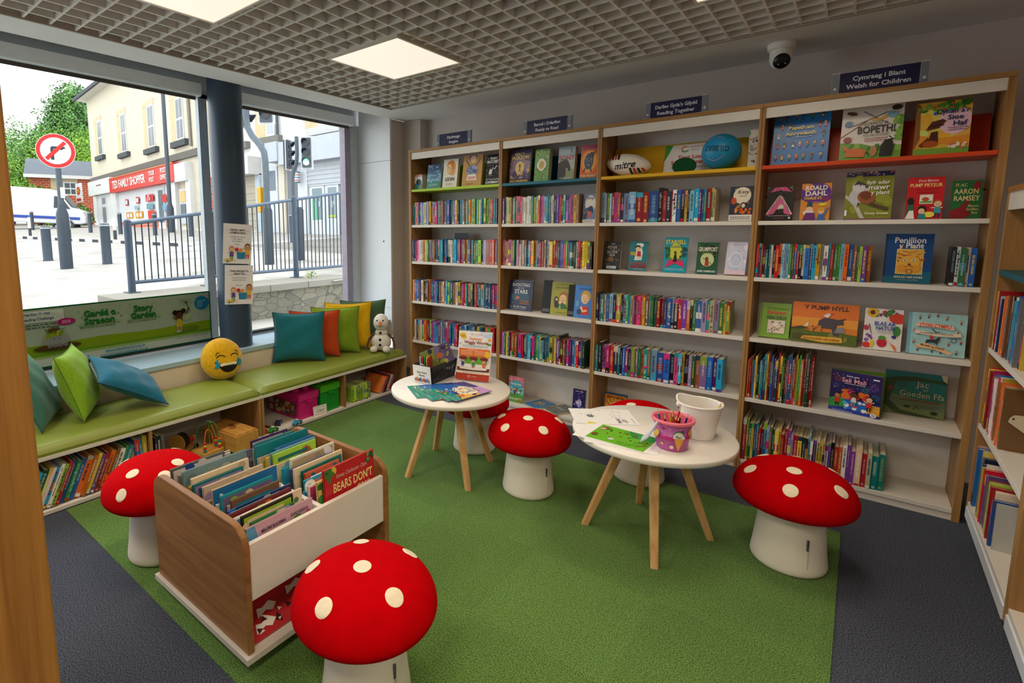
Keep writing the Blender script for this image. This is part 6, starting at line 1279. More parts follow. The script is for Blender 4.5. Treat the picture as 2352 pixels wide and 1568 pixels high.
FILLA = {len(COLA)-1: ("pink and grey monster book, front of the bin's near half", .268,.200,.009,'c8a0b0',a_mal,.010), 8: ("misty blue grey landscape book standing high in the near half",.268,.262,.009,'7a9aa4',lambda c: c.sc(4,30,['8aa4a0','6a8488','a8b8a8'],.05,.1,.95,.9,.06,.15),.012),
 20: ("blue topped book showing its back cover and barcode in the near half",.262,.258,.009,'d8bc98',lambda c: (c.r(0,.72,1,1,'2a74b0'), c.sc(3,5,['e8f0f4'],.1,.78,.6,.92,.02,.03), c.r(.72,.5,.92,.68,'f0e8d8'), c.r(.56,.52,.7,.62,'7a6a5a')),.018)}
FILLB = {len(COLB)-1: ("large red book with a crying bear, front of the bin's far half",.258,.275,.010,'c2222a',a_bears,.022), len(COLB)-2: ("yellow and green book tucked behind the red bear book",.24,.232,.008,'dcc86a',lambda c: (c.sc(3,22,['2c7a3a','4a9a44','1c5a2c'],.02,.1,.3,.98,.05,.1),),.004), 7: ("teal book standing high in the far half",.275,.258,.009,'1c8c94',None,.006)}
fill(COLA, BY0+.028, 0, .285, FILLA)
fill(COLB, -2.361+.012, 1, .285, FILLB)
def a_wolf(c):
    c.p([(.12,.72),(.45,.95),(.8,.72),(.45,.5)],'c8b4a8'); c.p([(.16,.72),(.45,.92),(.76,.72),(.45,.53)],'8a7a84'); c.t('THE',.45,.84,.035,'5a1c24',1,maxw=.1); c.t('WOLVES OF',.45,.77,.045,'5a1c24',1,maxw=.38); c.t('CURRUMPAW',.45,.7,.05,'5a1c24',1,maxw=.45); c.lines(4,1,.36,.54,.58,.62,'5a1c24')
    for x, y in ((.3,.28),(.7,.34),(.2,.12)): c.p([(x-.12,y-.06),(x-.08,y+.05),(x-.02,y+.03),(x+.08,y+.07),(x+.14,y+.0),(x+.06,y-.06),(x,y-.02)],'e8e0d4')
    c.sc(5,20,['3a1416','e8d8c8','d86a3a'],.04,.03,.96,.2,.02,.05,'t'); c.lines(6,1,.3,.9,.44,.47,'e8c850'); c.r(.0,.97,1,1,'6a1418')
T = thing('picture_book','red book with pale wolves lying tilted in the bottom of the bin','book',(1.585,-2.665,.0686),(0,R(22)-0,0)); 
mb = MB(); mb.box(-.30,0,0,0,.33,.010,'b8242c'); a_wolf(mb.canvas((0,0,.010),(0,.33,0),(-.30,0,0),(0,0,1))); mb.build('cover', M['card'], T)
T.rotation_euler = (0,R(20),0); T.location = (1.588,-2.662,.070)
flat_book('picture_book','dark book lying flat under the tilted red wolf book',1.47,-2.50,.0686,.2,.28,.012,.03,'3a2a30',lambda c: c.sc(3,14,['c8402c','e8d8b0','2c5a9a'],.1,.1,.9,.9,.04,.1))
flat_book('picture_book','grey green book lying in the far end of the bin bottom',1.47,-2.17,.0686,.22,.24,.012,.0,'7a8a84',lambda c: c.sc(3,20,['a8b8a8','5a6a64','c8c8b0'],.1,.1,.9,.9,.05,.12))
# ------------------------------------------------------------------ banner on the big window, notices on the column
T = thing('window_banner','long green bordered Story Garden banner in the lower part of the window','banner',(-.915,0,0))
y0, y1, z0, z1 = -3.0, -1.403, .552, .942
mb = MB(); mb.box(-.002,y0,z0,.002,y1,z1,'0f6a3c'); 
W_, H_ = y1-y0-.02, z1-z0-.02
cv = mb.canvas((.002,y0+.01,z0+.01),(0,W_,0),(0,0,H_),(1,0,0),.0002)
X = lambda y: (y-(y0+.01))/W_
Zv = lambda z: (z-(z0+.01))/H_
cv.r(0,0,1,1,'e2ead0'); cv.r(0,0,1,Zv(.64),'f0f2ea')
hill = [(0,Zv(.70))]+[(i/12, Zv(.705+.006*sin(i*1.3))) for i in range(1,12)]+[(1,Zv(.715))]
cv.p([(1,Zv(.632)),(0,Zv(.632))]+hill,'a8c41e'); cv.p([(1,Zv(.645)),(0,Zv(.645)),(0,Zv(.625)),(1,Zv(.625))],'8cbc2c'); cv.p([(1,Zv(.628)),(0,Zv(.628)),(0,Zv(.612)),(1,Zv(.612))],'c0d88a')
cv.sc(3,60,['7a9a1c'],.02,Zv(.645),.98,Zv(.70),.001,.0022)
def big(txt, y, z, w, h):
    cv.t(txt, X(y)+.0015, Zv(z)-.012, h/H_, '0c5a2a', 1, maxw=w/W_); cv.t(txt, X(y), Zv(z), h/H_, '3aa03a', 1, maxw=w/W_)
cv.sc(8,40,['b8d0a0','8ab87a','c8dcb8'],X(-2.36),Zv(.78),X(-2.06),Zv(.92),.002,.006); cv.sc(9,34,['b8d0a0','8ab87a','c8dcb8'],X(-2.05),Zv(.78),X(-1.79),Zv(.91),.002,.006)
big("Gardd o",-2.203,.872,.235,.040); big('Straeon',-2.208,.822,.25,.042); big('Story',-1.92,.872,.165,.042); big('Garden',-1.921,.822,.22,.040)
cv.ln([(X(-2.33),Zv(.788)),(X(-2.2),Zv(.793)),(X(-2.08),Zv(.79))],.003,'8aa83a'); cv.ln([(X(-2.03),Zv(.79)),(X(-1.92),Zv(.795)),(X(-1.81),Zv(.79))],.003,'8aa83a')
cv.lines(3,1,X(-2.33),X(-2.08),Zv(.772),Zv(.784),'3a6a3a'); cv.lines(4,1,X(-2.03),X(-1.81),Zv(.772),Zv(.784),'3a6a3a')
cv.r(X(-2.80),Zv(.85),X(-2.415),Zv(.922),'eef0e6'); cv.t('Sialens Ddarllen Yr Haf',X(-2.6),Zv(.905),.016/H_,'2c4a7a',1,maxw=.20); cv.t('Summer Reading Challenge',X(-2.6),Zv(.873),.016/H_,'2c4a7a',1,maxw=.215); cv.lines(5,2,X(-2.78),X(-2.46),Zv(.81),Zv(.845),'4a5a6a'); cv.e(X(-2.405),Zv(.838),.034,.06,'d0288a'); cv.t('2025',X(-2.405),Zv(.838),.018/H_,'fbe8f4',1,maxw=.05)
cv.e(X(-1.478),Zv(.858),.038,.145,'2a94c4'); cv.t('Creu eich',X(-1.478),Zv(.876),.011/H_,'d8f0f8',1,maxw=.05); cv.lines(6,4,X(-1.515),X(-1.445),Zv(.825),Zv(.87),'d8f0f8'); cv.r(X(-1.45),Zv(.895),X(-1.43),Zv(.915),'f0b0c0')
cv.lines(7,3,X(-1.66),X(-1.53),Zv(.86),Zv(.91),'a8b4a0'); cv.t('siale nsddarllenyrhaf.org.uk'.replace(' ',''),X(-2.058),Zv(.602),.017/H_,'2a94c4',1,maxw=.31/W_); cv.t('summerreadingchallenge.org.uk',X(-2.064),Zv(.574),.017/H_,'2a94c4',1,maxw=.36/W_); cv.lines(8,1,X(-1.7),X(-1.42),Zv(.60),Zv(.61),'8a9a8a'); cv.lines(9,1,X(-1.75),X(-1.43),Zv(.615),Zv(.622),'8a9a8a')
# drawn child holding a stick, and a mossy stone with little feet
cv.e(X(-1.60),Zv(.672),.055,.05,'8a9a24'); cv.kid(X(-1.665),Zv(.655),.165/H_,'7a4a2c','2a1a16','f0cc3a','e8c8a0',.9); cv.e(X(-1.695),Zv(.805),.012,.05,'2a1a16'); cv.e(X(-1.63),Zv(.812),.012,.05,'2a1a16'); cv.ln([(X(-1.64),Zv(.75)),(X(-1.6),Zv(.80)),(X(-1.585),Zv(.835))],.007,'7a4a2c'); cv.ln([(X(-1.575),Zv(.80)),(X(-1.6),Zv(.86)),(X(-1.625),Zv(.89))],.003,'5a3a24'); cv.ln([(X(-1.6),Zv(.86)),(X(-1.6),Zv(.885))],.003,'5a3a24'); cv.e(X(-1.675),Zv(.66),.012,.02,'e8e8e0'); cv.e(X(-1.61),Zv(.76),.02,.07,'c8d89a')
cv.e(X(-2.465),Zv(.68),.085,.06,'6a4a24'); cv.e(X(-2.47),Zv(.73),.048,.13,'b8b4b0'); cv.p([(X(-2.53),Zv(.73)),(X(-2.52),Zv(.775)),(X(-2.46),Zv(.79)),(X(-2.42),Zv(.76)),(X(-2.46),Zv(.752)),(X(-2.5),Zv(.75))],'a8c02a'); cv.sc(6,18,['c8d84a','8aa820'],X(-2.52),Zv(.75),X(-2.43),Zv(.785),.003,.007); cv.e(X(-2.46),Zv(.80),.008,.025,'2a74b0'); cv.e(X(-2.48),Zv(.795),.02,.03,'7a5a2c'); cv.sc(7,14,['5a4020','7a5a2c'],X(-2.52),Zv(.78),X(-2.42),Zv(.815),.006,.014,'l')
for y in (-2.51,-2.48,-2.45,-2.42): cv.e(X(y),Zv(.69),.008,.03,'a09c98')
for y in (-2.485,-2.455): cv.e(X(y),Zv(.735),.002,.008,'k',8)
mb.build('sheet', M['banner'], T)
for k, (zc, l1, l2, lab) in enumerate([(1.312,("Helpwch i gadw'r",'Llyfrgell yn daclus'),'Diolch','upper white notice taped to the steel column'),(1.016,('Please help keep the','Library Tidy'),'Thank you','lower white notice taped to the steel column')]):
    d = Vector((.957,-.29,0)); p = Vector((-.69,-1.32,zc-.147+(.004 if k == 0 else -.008)))+d*.1235
    T = thing('paper_notice', lab, 'notice', p, (0,(.07 if k == 0 else .05),atan2(d.y,d.x)+pi/2), 'white notices on the column')
    mb = MB(); mb.grid(lambda u,v: (-.105+.21*u, .0-(.0025 if .3<u<.7 else .0035), .297*v), 8, 4, 'f2f0f4', False); cv = mb.canvas((-.105,-.0036,0),(.21,0,0),(0,0,.297),(0,-1,0),.0003)
    cv.t(l1[0],.5,.86,.038,'24242c',1,maxw=.8); cv.r(.1,.828,.9,.833,'24242c'); cv.t(l1[1],.5,.79,.038,'24242c',1,maxw=.72); cv.r(.16,.757,.84,.762,'24242c')
    for i, t_ in enumerate([("Os ydych chi'n chwarae","gyda'r teganau","rhowch nhw'n ol"),('If you play with the toys','please put them away','')][k]):
        if t_: cv.t(t_,.5,.68-.055*i,.026,'3a3a58',0,maxw=.82)
    cv.t(l2,.5,.49,.03,'4a7a54',0,maxw=.3); cv.p([(.5,.13),(.76,.13),(.78,.3),(.48,.3)],'2a86b4'); cv.e(.48,.36,.07,.05,'d8342c'); cv.e(.62,.34,.06,.06,'e8a040'); cv.kid(.3,.1,.34,'f0c8a0','c8602c','6a4a8c','3aa06a'); cv.kid(.85,.14,.38,'d8a070','5a2a20','e8b83a','c83a34',.8); cv.e(.2,.1,.14,.03,'e8c84a'); cv.sc(5,7,['d8342c','3a9a4a','2060b4','e8c03a'],.1,.06,.45,.12,.015,.03)
    mb.build('page', M['paper'], T)

# ------------------------------------------------------------------ the street outside
M = dict(M); DV = .62  # street paint colours scaled darker to offset the strong sky light, not weathering
M['matte'] = mat('darkened_matte_paint', .85, .2, noise=.05, nscale=3, val=DV); M['satin'] = mat('street_paint', .5, .4, noise=.04, nscale=4, val=DV); M['metal'] = mat('street_metal', .5, .4, noise=.08, nscale=10, val=.8)
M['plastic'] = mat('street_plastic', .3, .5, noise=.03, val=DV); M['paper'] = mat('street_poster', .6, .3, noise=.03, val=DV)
GZ = lambda x, y: .62-.0219*x+.0413*y
mb = MB()
def ground(pts, col='w'):
    mb.add([(x,y,GZ(x,y)+e) for x, y, e in [(p+(0,))[:3] for p in pts]], [tuple(range(len(pts)))], col)
ground([(-1.03,-9),(-1.03,-1.5),(-2.5,-1.5),(-2.95,-1.4),(-2.95,9),(-9.4,9.3),(-10.3,3.2),(-20,1.9),(-34,-1),(-34,-9)]); struct('pavement', mb, M['flag'])
mb = MB(); ground([(-9.6,9.3),(-10.45,3.1),(-20.1,1.8),(-34,-1.1),(-70,-9),(-70,6),(-36,9.4),(-19,8.2),(-9.6,8.6)]); ground([(-9.6,9.2),(4,9.2),(4,4),(-9.4,4)]); struct('road', mb, M['road'])
mb = MB(); ground([(-2.95,-9,-.03),(-2.95,9.2,-.03),(4,9.2,-.03),(4,-9,-.03)][:0] or [(-2.95,1.2),(-2.95,9),(-2.4,9),(-2.4,1.2)]); mb.box(-3.0,-1.5,.25,-1.0,9,.33); struct('lower_path', mb, M['flag'])
mb = MB(); g0 = [(-10.36,3.15),(-20.05,1.85),(-34,-1.05)]
for i in range(2):
    a, b = Vector((*g0[i],0)), Vector((*g0[i+1],0)); n = 12 if i == 0 else 14; w = Vector((.0,.22,0))
    for k in range(n):
        p, q = a.lerp(b,k/n), a.lerp(b,(k+1)/n); h = .09
        for (s, e, cc) in ((0,.55,'f0ece4'),(.55,1,'50565c')):
            P, Q = p.lerp(q,s), p.lerp(q,e); f = lambda v, z: (v.x, v.y, GZ(v.x,v.y)+z)
            mb.quad(f(P,0),f(Q,0),f(Q,h),f(P,h),cc); mb.quad(f(P,h),f(Q,h),f(Q+w,h),f(P+w,h),'e8e4dc')
struct('kerb', mb, M['matte'])
mb = MB(); mb.box(-2.95,-1.5,.25,-2.52,9,.665); struct('retaining_wall', mb, M['stone'])
for i, y in enumerate([-1.5,-.62,.22,.80,1.45,2.3,3.2]):
    y2 = [-.625,.215,.795,1.445,2.295,3.195,4.1][i]; mb = MB(); mb.box(-3.06,y,.665,-2.46,y2,.752,'b4aea2'); o = mb.build('coping_stone', M['matte'], bevel=.008); tag(o, 'pale coping stone %s on the low stone wall outside' % ['at the cut end','second from the cut end','behind the column','under the middle railing post','under the sprouting weed','beyond the weed','furthest along'][i], 'coping stone', 'coping stones on the low wall')
RAILC = '4a5a6c'
def rail(y0, y1, label, post0, post1):
    # the top rail climbs with the street, the bottom one stays level
    T = thing('railing', label, 'railing', (-2.98,(y0+y1)/2,.753), group='steel railings on the low wall'); L_ = (y1-y0)/2; ya = lambda s: -L_+2*L_*s
    tp = lambda s: .742+.155*((y0+(y1-y0)*s)+1.13)
    for s, on in ((0,post0),(1,post1)):
        if on:
            h = tp(s)+.035
            mb = MB(); mb.cyl((0,ya(s),0),(0,ya(s),h),.038,n=18,col=RAILC); mb.cyl((0,ya(s),h),(0,ya(s),h+.015),.038,.02,18,RAILC); mb.box(-.08,ya(s)-.06,0,.08,ya(s)+.06,.008,'5a646c'); mb.build('post', M['metal'], T)
    for z0_, z1_ in ((.108,.118),(tp(0),tp(1))):
        mb = MB(); mb.cyl((0,-L_+.002,z0_),(0,L_-.002,z1_),.021,n=12,col='5f7084'); mb.build('rail', M['metal'], T)
    n = max(3,int((y1-y0)/.068))
    for i in range(1,n):
        mb = MB(); mb.cyl((0,ya(i/n),.112),(0,ya(i/n),tp(i/n)),.0075,n=8,col='39434e'); mb.build('bar', M['metal'], T)
rail(-1.18,-.31,'steel railing panel seen through the window with the banner',1,1)
rail(-.27,.955,'steel railing panel half hidden by the round column',0,0)
rail(1.0,2.4,'steel railing panel ending at the purple window frame',1,1)
def bollard(x, y, h, r, label, cap='e8e6e0'):
    T = thing('bollard', label, 'bollard', (x,y,GZ(x,y)-.01), group='dark street bollards'); mb = MB()
    mb.lathe([(r*1.1,0),(r*1.1,.02),(r,.03),(r,h-.05)], 20, '36424e'); mb.build('post', M['metal'], T)
    mb = MB(); mb.lathe([(r*1.03,h-.05),(r*1.03,h-.03),(r,h-.025),(r*.9,h),(0,h)], 20, cols=['a8b0b4','a8b0b4','4a545e','4a545e']); mb.build('cap', M['metal'], T)
bollard(-9.5,-.21,.70,.085,'scuffed dark bollard beside the road sign post')
bollard(-7.7,.25,.76,.082,'thick dark bollard between the sign post and the railing')
for x, y, h, lab in [(-29.4,4.49,.95,'far bollard in front of the van rear'),(-22.7,4.94,.9,'far bollard in front of the van bonnet'),(-19.8,5.07,.86,'far bollard left of the railing post'),(-17.4,5.39,.82,'far bollard before the orange shop posters'),(-15.2,5.68,.78,'far bollard at the cash machine'),(-33.7,6.6,.95,'far bollard behind the road sign post'),(-9.2,5.6,.8,'bollard beside the grey shop door behind the railing')]: bollard(x,y,h,.08,lab)
for x, y, lab in ((-20.3,2.15,'pale marker post by the kerb near the sign'),(-17.4,2.55,'pale marker post by the kerb next to the scuffed bollard'),(-14.6,2.95,'short pale marker post between two bollards')):
    mb = MB(); mb.lathe([(.05,0),(.05,.35),(.05,.36),(.05,.72),(.03,.76),(0,.76)],12,cols=['3a4248','3a4248','e0dcd0','e0dcd0','3a4248']); o = mb.build('marker_post', M['metal'], loc=(x,y,GZ(x,y))); tag(o, lab, 'post', 'pale kerb marker posts')
# no right turn sign
sx, sy = -7.5, -.47; sz = GZ(sx, sy)
T = thing('road_sign','round no right turn sign on a dark post outside','road sign',(sx,sy,sz-.01))
mb = MB(); mb.lathe([(.098,0),(.098,.80),(.092,.95),(.058,1.06),(.055,1.10)],24,'38434e'); mb.build('post_base', M['metal'], T)
mb = MB(); mb.cyl((0,0,1.1),(-.02,.0,2.25),.044,n=16,col='48545f'); mb.box(-.046,-.01,1.22,.052,.052,1.40,'e8e4dc'); mb.build('post', M['metal'], T)
mb = MB(); fx = Vector((10.5,-3.03,-1.2)).normalized(); fx = Vector((.93,-.36,0)).normalized(); U = Vector((.36,.93,0)); O = Vector((-.02,0,2.0))+fx*.06; Rr = .285
cvx = MB(); cv = mb.canvas(tuple(O-U*Rr-Vector((0,0,Rr))), tuple(U*2*Rr), (0,0,2*Rr), tuple(fx), .002)
mb.cyl(tuple(O-fx*.012), tuple(O), Rr, n=40, col='c8ccd0')
cv.e(.5,.5,.5,.5,'f0f0ee',40); cv.e(.5,.5,.485,.485,'e02020',40); cv.e(.5,.5,.385,.385,'f6f6f2',40); cv.p([(.37,.24),(.45,.24),(.45,.56),(.62,.56),(.62,.52),(.76,.595),(.62,.67),(.62,.63),(.41,.63),(.37,.58)],'2c343c'); cv.p([(.22,.30),(.29,.22),(.78,.72),(.71,.79)],'e02020')
mb.build('sign_face', M['satin'], T)
# lamp posts
def lamp_post(x, y, h, r, label, sign=None):
    T = thing('lamp_post', label, 'lamp post', (x,y,GZ(x,y)-.01), group='dark lamp posts'); mb = MB(); mb.lathe([(r*1.7,0),(r*1.7,1.0),(r*1.2,1.15),(r,1.2),(r*.8,h),(0,h)],16,'3c4650'); mb.build('post', M['metal'], T)
    mb = MB(); mb.lathe([(r*.8,h),(r*1.2,h+.12),(r*1.4,h+.3),(r*.7,h+.42),(0,h+.45)],12,'566068'); mb.build('lantern', M['metal'], T)
    if sign:
        for z, w in ((3.3,-1.),(2.9,.9),(3.0,-1.1)):
            mb = MB(); mb.box(min(0,w*.62),-.03,z,max(0,w*.62),.03,z+.28,'7a7a70'); mb.build('finger_board', M['metal'], T)
lamp_post(-35.4,4.6,4.1,.10,'lamp post with finger boards by the hedge',1)
lamp_post(-19.0,6.76,9.5,.085,'tall lamp post in front of the cream shop')
# traffic lights
def signal(name, label, base, top_z, path, heads, group='traffic signals'):
    T = thing(name, label, 'traffic light', base, group=group)
    mb = MB(); mb.tube(path, .055 if len(path) > 6 else .036, 14, '58646e'); mb.build('pole', M['metal'], T)
    mb = MB(); mb.lathe([(.085,0),(.085,.95),(.06,1.0)],16,'38434e'); mb.build('pole_base', M['metal'], T)
    for (hx_, hy_, hz_, ang, lit, s) in heads:
        mb = MB(); mb.M = Matrix.Translation((hx_,hy_,hz_)) @ Matrix.Rotation(ang,4,'Z'); mb.box(-.13*s,-.01,-.42*s,.13*s,.09,.42*s,'4a545e'); h = mb.build('signal_head', M['metal'], T)
        mb = MB(); mb.M = Matrix.Translation((hx_,hy_,hz_)) @ Matrix.Rotation(ang,4,'Z'); mb.box(-.19*s,.03,-.47*s,.19*s,.04,.47*s,'eef0f2'); mb.build('backboard', M['satin'], h)
        for i, z in enumerate((.27*s,0,-.27*s)):
            mb = MB(); mb.M = Matrix.Translation((hx_,hy_,hz_)) @ Matrix.Rotation(ang,4,'Z')
            n = 18; vs = []
            for k in range(n+1):
                a = pi*1.15*k/n-.075*pi*1; 
                for (yy, rr) in ((-.01,.115*s),(-.01-.19*s*(.35+.65*sin(max(0,min(pi,a)))),.112*s)): vs.append((rr*cos(a),yy,z+rr*sin(a)))
            mb.add(vs,[(2*k,2*k+1,2*k+3,2*k+2) for k in range(n)],'3c464f',True); mb.build('visor', M['metal'], h)
            mb = MB(); mb.M = Matrix.Translation((hx_,hy_,hz_)) @ Matrix.Rotation(ang,4,'Z'); mb.cyl((0,-.022,z),(0,-.008,z),.10*s,n=20,col='2c343a'); mb.build('lens', M['green_lamp'] if (lit and i == 2) else M['plastic'], h)
    return T
gx, gy = -5.07, 2.68; g_ = GZ(gx, gy)
signal('traffic_light','traffic signal with a lit green lamp beyond the railing',(gx,gy,g_-.01),0,[(-.16,0,.0),(-.16,0,1.52),(-.12,0,1.68),(-.03,0,1.78),(0,0,1.95),(0,0,2.28)],[(.27,.0,1.97,.55,1,.62),(-.29,.05,1.99,2.05,0,.62)])
gx, gy = -4.95, 1.91; g_ = GZ(gx, gy)
T = signal('traffic_light','traffic signal on a cranked pole cut by the top of the window',(gx,gy,g_-.01),0,[(0,0,0),(0,0,1.75),(-.03,0,1.95),(-.16,0,2.1),(-.36,0,2.25),(-.5,0,2.42),(-.54,0,2.65),(-.54,0,3.4)],[(.06,.0,2.78,.62,0,.8),(-.66,.1,2.8,2.2,0,.8)])
mb = MB(); mb.box(-.22,-.06,.92,-.10,.06,1.36,'f0b41c'); mb.build('push_button_box', M['satin'], T, bevel=.01)
for i in range(4):
    pass
# cream shop building across the road
P0, P1 = Vector((-37,10.1,0)), Vector((-18.3,8.18,0)); dS = (P1-P0).normalized(); LS = (P1-P0).length
T = thing('shop_building','cream painted two storey shop with a red fascia across the road','building',P0,(0,0,atan2(dS.y,dS.x)))
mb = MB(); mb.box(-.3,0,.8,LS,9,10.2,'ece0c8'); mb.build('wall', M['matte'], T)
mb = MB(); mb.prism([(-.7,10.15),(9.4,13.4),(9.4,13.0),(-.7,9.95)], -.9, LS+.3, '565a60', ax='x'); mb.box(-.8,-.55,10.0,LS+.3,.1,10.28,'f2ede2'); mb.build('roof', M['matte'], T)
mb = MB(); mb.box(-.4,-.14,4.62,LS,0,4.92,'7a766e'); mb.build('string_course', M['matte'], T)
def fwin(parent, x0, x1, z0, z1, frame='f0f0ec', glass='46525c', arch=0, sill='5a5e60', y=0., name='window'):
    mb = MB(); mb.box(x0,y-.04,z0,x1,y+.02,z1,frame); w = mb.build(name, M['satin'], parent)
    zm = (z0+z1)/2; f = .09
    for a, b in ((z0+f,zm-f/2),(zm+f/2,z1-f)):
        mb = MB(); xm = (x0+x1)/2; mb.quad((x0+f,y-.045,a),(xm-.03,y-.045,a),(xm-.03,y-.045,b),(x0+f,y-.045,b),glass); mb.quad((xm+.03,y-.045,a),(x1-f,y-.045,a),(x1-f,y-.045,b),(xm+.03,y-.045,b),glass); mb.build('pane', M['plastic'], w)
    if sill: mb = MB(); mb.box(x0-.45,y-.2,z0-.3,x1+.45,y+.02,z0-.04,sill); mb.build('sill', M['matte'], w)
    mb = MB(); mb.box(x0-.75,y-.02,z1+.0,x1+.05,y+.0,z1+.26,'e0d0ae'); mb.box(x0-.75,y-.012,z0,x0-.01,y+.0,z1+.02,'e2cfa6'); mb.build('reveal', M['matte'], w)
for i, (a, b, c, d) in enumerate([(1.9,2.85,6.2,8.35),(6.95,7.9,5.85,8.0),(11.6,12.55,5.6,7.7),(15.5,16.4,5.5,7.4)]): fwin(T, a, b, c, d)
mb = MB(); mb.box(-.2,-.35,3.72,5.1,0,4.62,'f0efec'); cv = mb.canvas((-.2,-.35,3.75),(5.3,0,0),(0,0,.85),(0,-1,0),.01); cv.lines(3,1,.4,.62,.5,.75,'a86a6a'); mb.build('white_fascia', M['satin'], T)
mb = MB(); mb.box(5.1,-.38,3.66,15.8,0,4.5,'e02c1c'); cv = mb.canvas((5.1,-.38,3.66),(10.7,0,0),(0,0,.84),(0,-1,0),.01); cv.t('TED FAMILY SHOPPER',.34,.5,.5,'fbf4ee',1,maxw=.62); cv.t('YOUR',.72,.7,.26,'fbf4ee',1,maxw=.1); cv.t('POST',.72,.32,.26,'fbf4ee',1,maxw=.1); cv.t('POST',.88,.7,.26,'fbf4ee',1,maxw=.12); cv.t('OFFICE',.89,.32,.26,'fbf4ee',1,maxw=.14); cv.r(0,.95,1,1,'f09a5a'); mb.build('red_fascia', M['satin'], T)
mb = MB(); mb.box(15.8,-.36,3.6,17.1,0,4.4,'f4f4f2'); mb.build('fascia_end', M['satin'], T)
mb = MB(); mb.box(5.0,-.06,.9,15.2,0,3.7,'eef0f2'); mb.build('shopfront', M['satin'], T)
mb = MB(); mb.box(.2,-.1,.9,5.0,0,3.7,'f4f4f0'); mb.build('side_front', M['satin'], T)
for a, b in ((.3,1.1),(4.5,5.6),(14.9,15.4),(16.7,17.2)):
    mb = MB(); mb.box(a,-.22,.9,b,0,3.66,'f6f6f4'); mb.build('pilaster', M['satin'], T)
mb = MB(); mb.box(1.8,-.12,1.2,3.2,-.02,3.6,'e8eaec'); w = mb.build('side_door', M['satin'], T); mb = MB(); mb.quad((2.1,-.125,1.9),(2.9,-.125,1.9),(2.9,-.125,2.9),(2.1,-.125,2.9),'8a9aa4'); mb.quad((2.1,-.125,3.1),(2.9,-.125,3.1),(2.9,-.125,3.5),(2.1,-.125,3.5),'8a9aa4'); mb.build('pane', M['plastic'], w)
mb = MB(); mb.box(5.4,-.1,.9,14.9,-.06,1.9,'d85a34'); mb.build('stall_riser', M['brick'], T)
mb = MB(); mb.box(12.6,-.12,1.0,13.6,-.05,3.5,'dfe4e8'); w = mb.build('shop_door', M['satin'], T); mb = MB(); mb.quad((12.75,-.125,1.8),(13.45,-.125,1.8),(13.45,-.125,3.4),(12.75,-.125,3.4),'6a7884'); mb.build('pane', M['plastic'], w)
mb = MB(); cv = mb.canvas((6,-.065,1.9),(8.6,0,0),(0,0,1.8),(0,-1,0),.008)
for x, y, w_, h_, k in ((.19,.2,.15,.2,'f0a01c'),(.40,.2,.15,.2,'f0a01c'),(.16,.62,.06,.2,'e0403a'),(.40,.64,.06,.2,'e0403a'),(.64,.66,.14,.2,'d82c34'),(.64,.42,.12,.16,'7aa0b0'),(.66,.18,.12,.24,'e0402c'),(.9,.6,.08,.2,'d82c34'),(.9,.35,.06,.15,'7ab0d0'),(.38,.42,.06,.12,'9ac0d8')):
    cv.r(x-w_/2,y-h_/2,x+w_/2,y+h_/2,k); cv.r(x-w_*.36,y-h_*.3,x+w_*.36,y+h_*.3,'f8f4ec') if k in ('f0a01c','e0403a') else None
    if k == 'f0a01c': cv.r(x-.008,y-h_/2,x+.008,y+h_/2,k)
cv.t('ANY',.64,.71,.06,'fbf4ee',1,maxw=.1); cv.t('£1.10',.64,.63,.09,'fbf4ee',1,maxw=.12); mb.build('window_posters', M['paper'], T)
mb = MB(); mb.box(15.6,-.12,1.7,16.5,-.02,3.3,'dcdfe0'); mb.box(15.7,-.14,2.7,16.4,-.12,3.2,'f0c880'); mb.box(15.75,-.15,2.0,16.35,-.12,2.6,'6a747c'); mb.build('cash_machine', M['satin'], T)
mb = MB(); mb.box(-1.9,-.75,3.35,-.2,-.69,4.6,'f2f2f0'); cv = mb.canvas((-1.9,-.75,3.35),(1.7,0,0),(0,0,1.25),(0,-1,0),.01); cv.e(.5,.6,.3,.22,'d8241c'); cv.t('POST',.5,.6,.18,'f4d83a',1,maxw=.42); cv.r(.15,.06,.85,.2,'d8241c'); mb.build('projecting_sign', M['satin'], T)
mb = MB(); mb.tube([(17.15,-.08,9.8),(17.15,-.08,7.0),(17.2,-.08,5.1)],.07,8,'8a8478'); mb.build('drainpipe', M['metal'], T)
mb = MB(); mb.box(LS-.02,-.1,.9,LS+.5,.6,3.6,'d0562c'); mb.build('brick_pier', M['brick'], T)
# white shops further along the street
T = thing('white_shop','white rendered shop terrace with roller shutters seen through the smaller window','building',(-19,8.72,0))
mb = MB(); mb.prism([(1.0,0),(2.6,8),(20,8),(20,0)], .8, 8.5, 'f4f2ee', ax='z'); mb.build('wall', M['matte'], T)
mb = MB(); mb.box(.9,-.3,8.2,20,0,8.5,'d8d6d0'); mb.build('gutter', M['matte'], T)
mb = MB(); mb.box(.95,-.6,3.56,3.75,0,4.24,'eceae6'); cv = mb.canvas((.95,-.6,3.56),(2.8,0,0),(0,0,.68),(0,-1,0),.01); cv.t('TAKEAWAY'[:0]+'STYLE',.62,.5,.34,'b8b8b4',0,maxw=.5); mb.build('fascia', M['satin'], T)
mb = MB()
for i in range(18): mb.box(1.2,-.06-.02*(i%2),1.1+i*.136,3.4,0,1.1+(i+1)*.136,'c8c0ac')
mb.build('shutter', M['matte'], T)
mb = MB(); mb.box(3.45,-.12,1.0,3.75,0,3.6,'c8d8e4'); mb.build('pilaster', M['satin'], T)
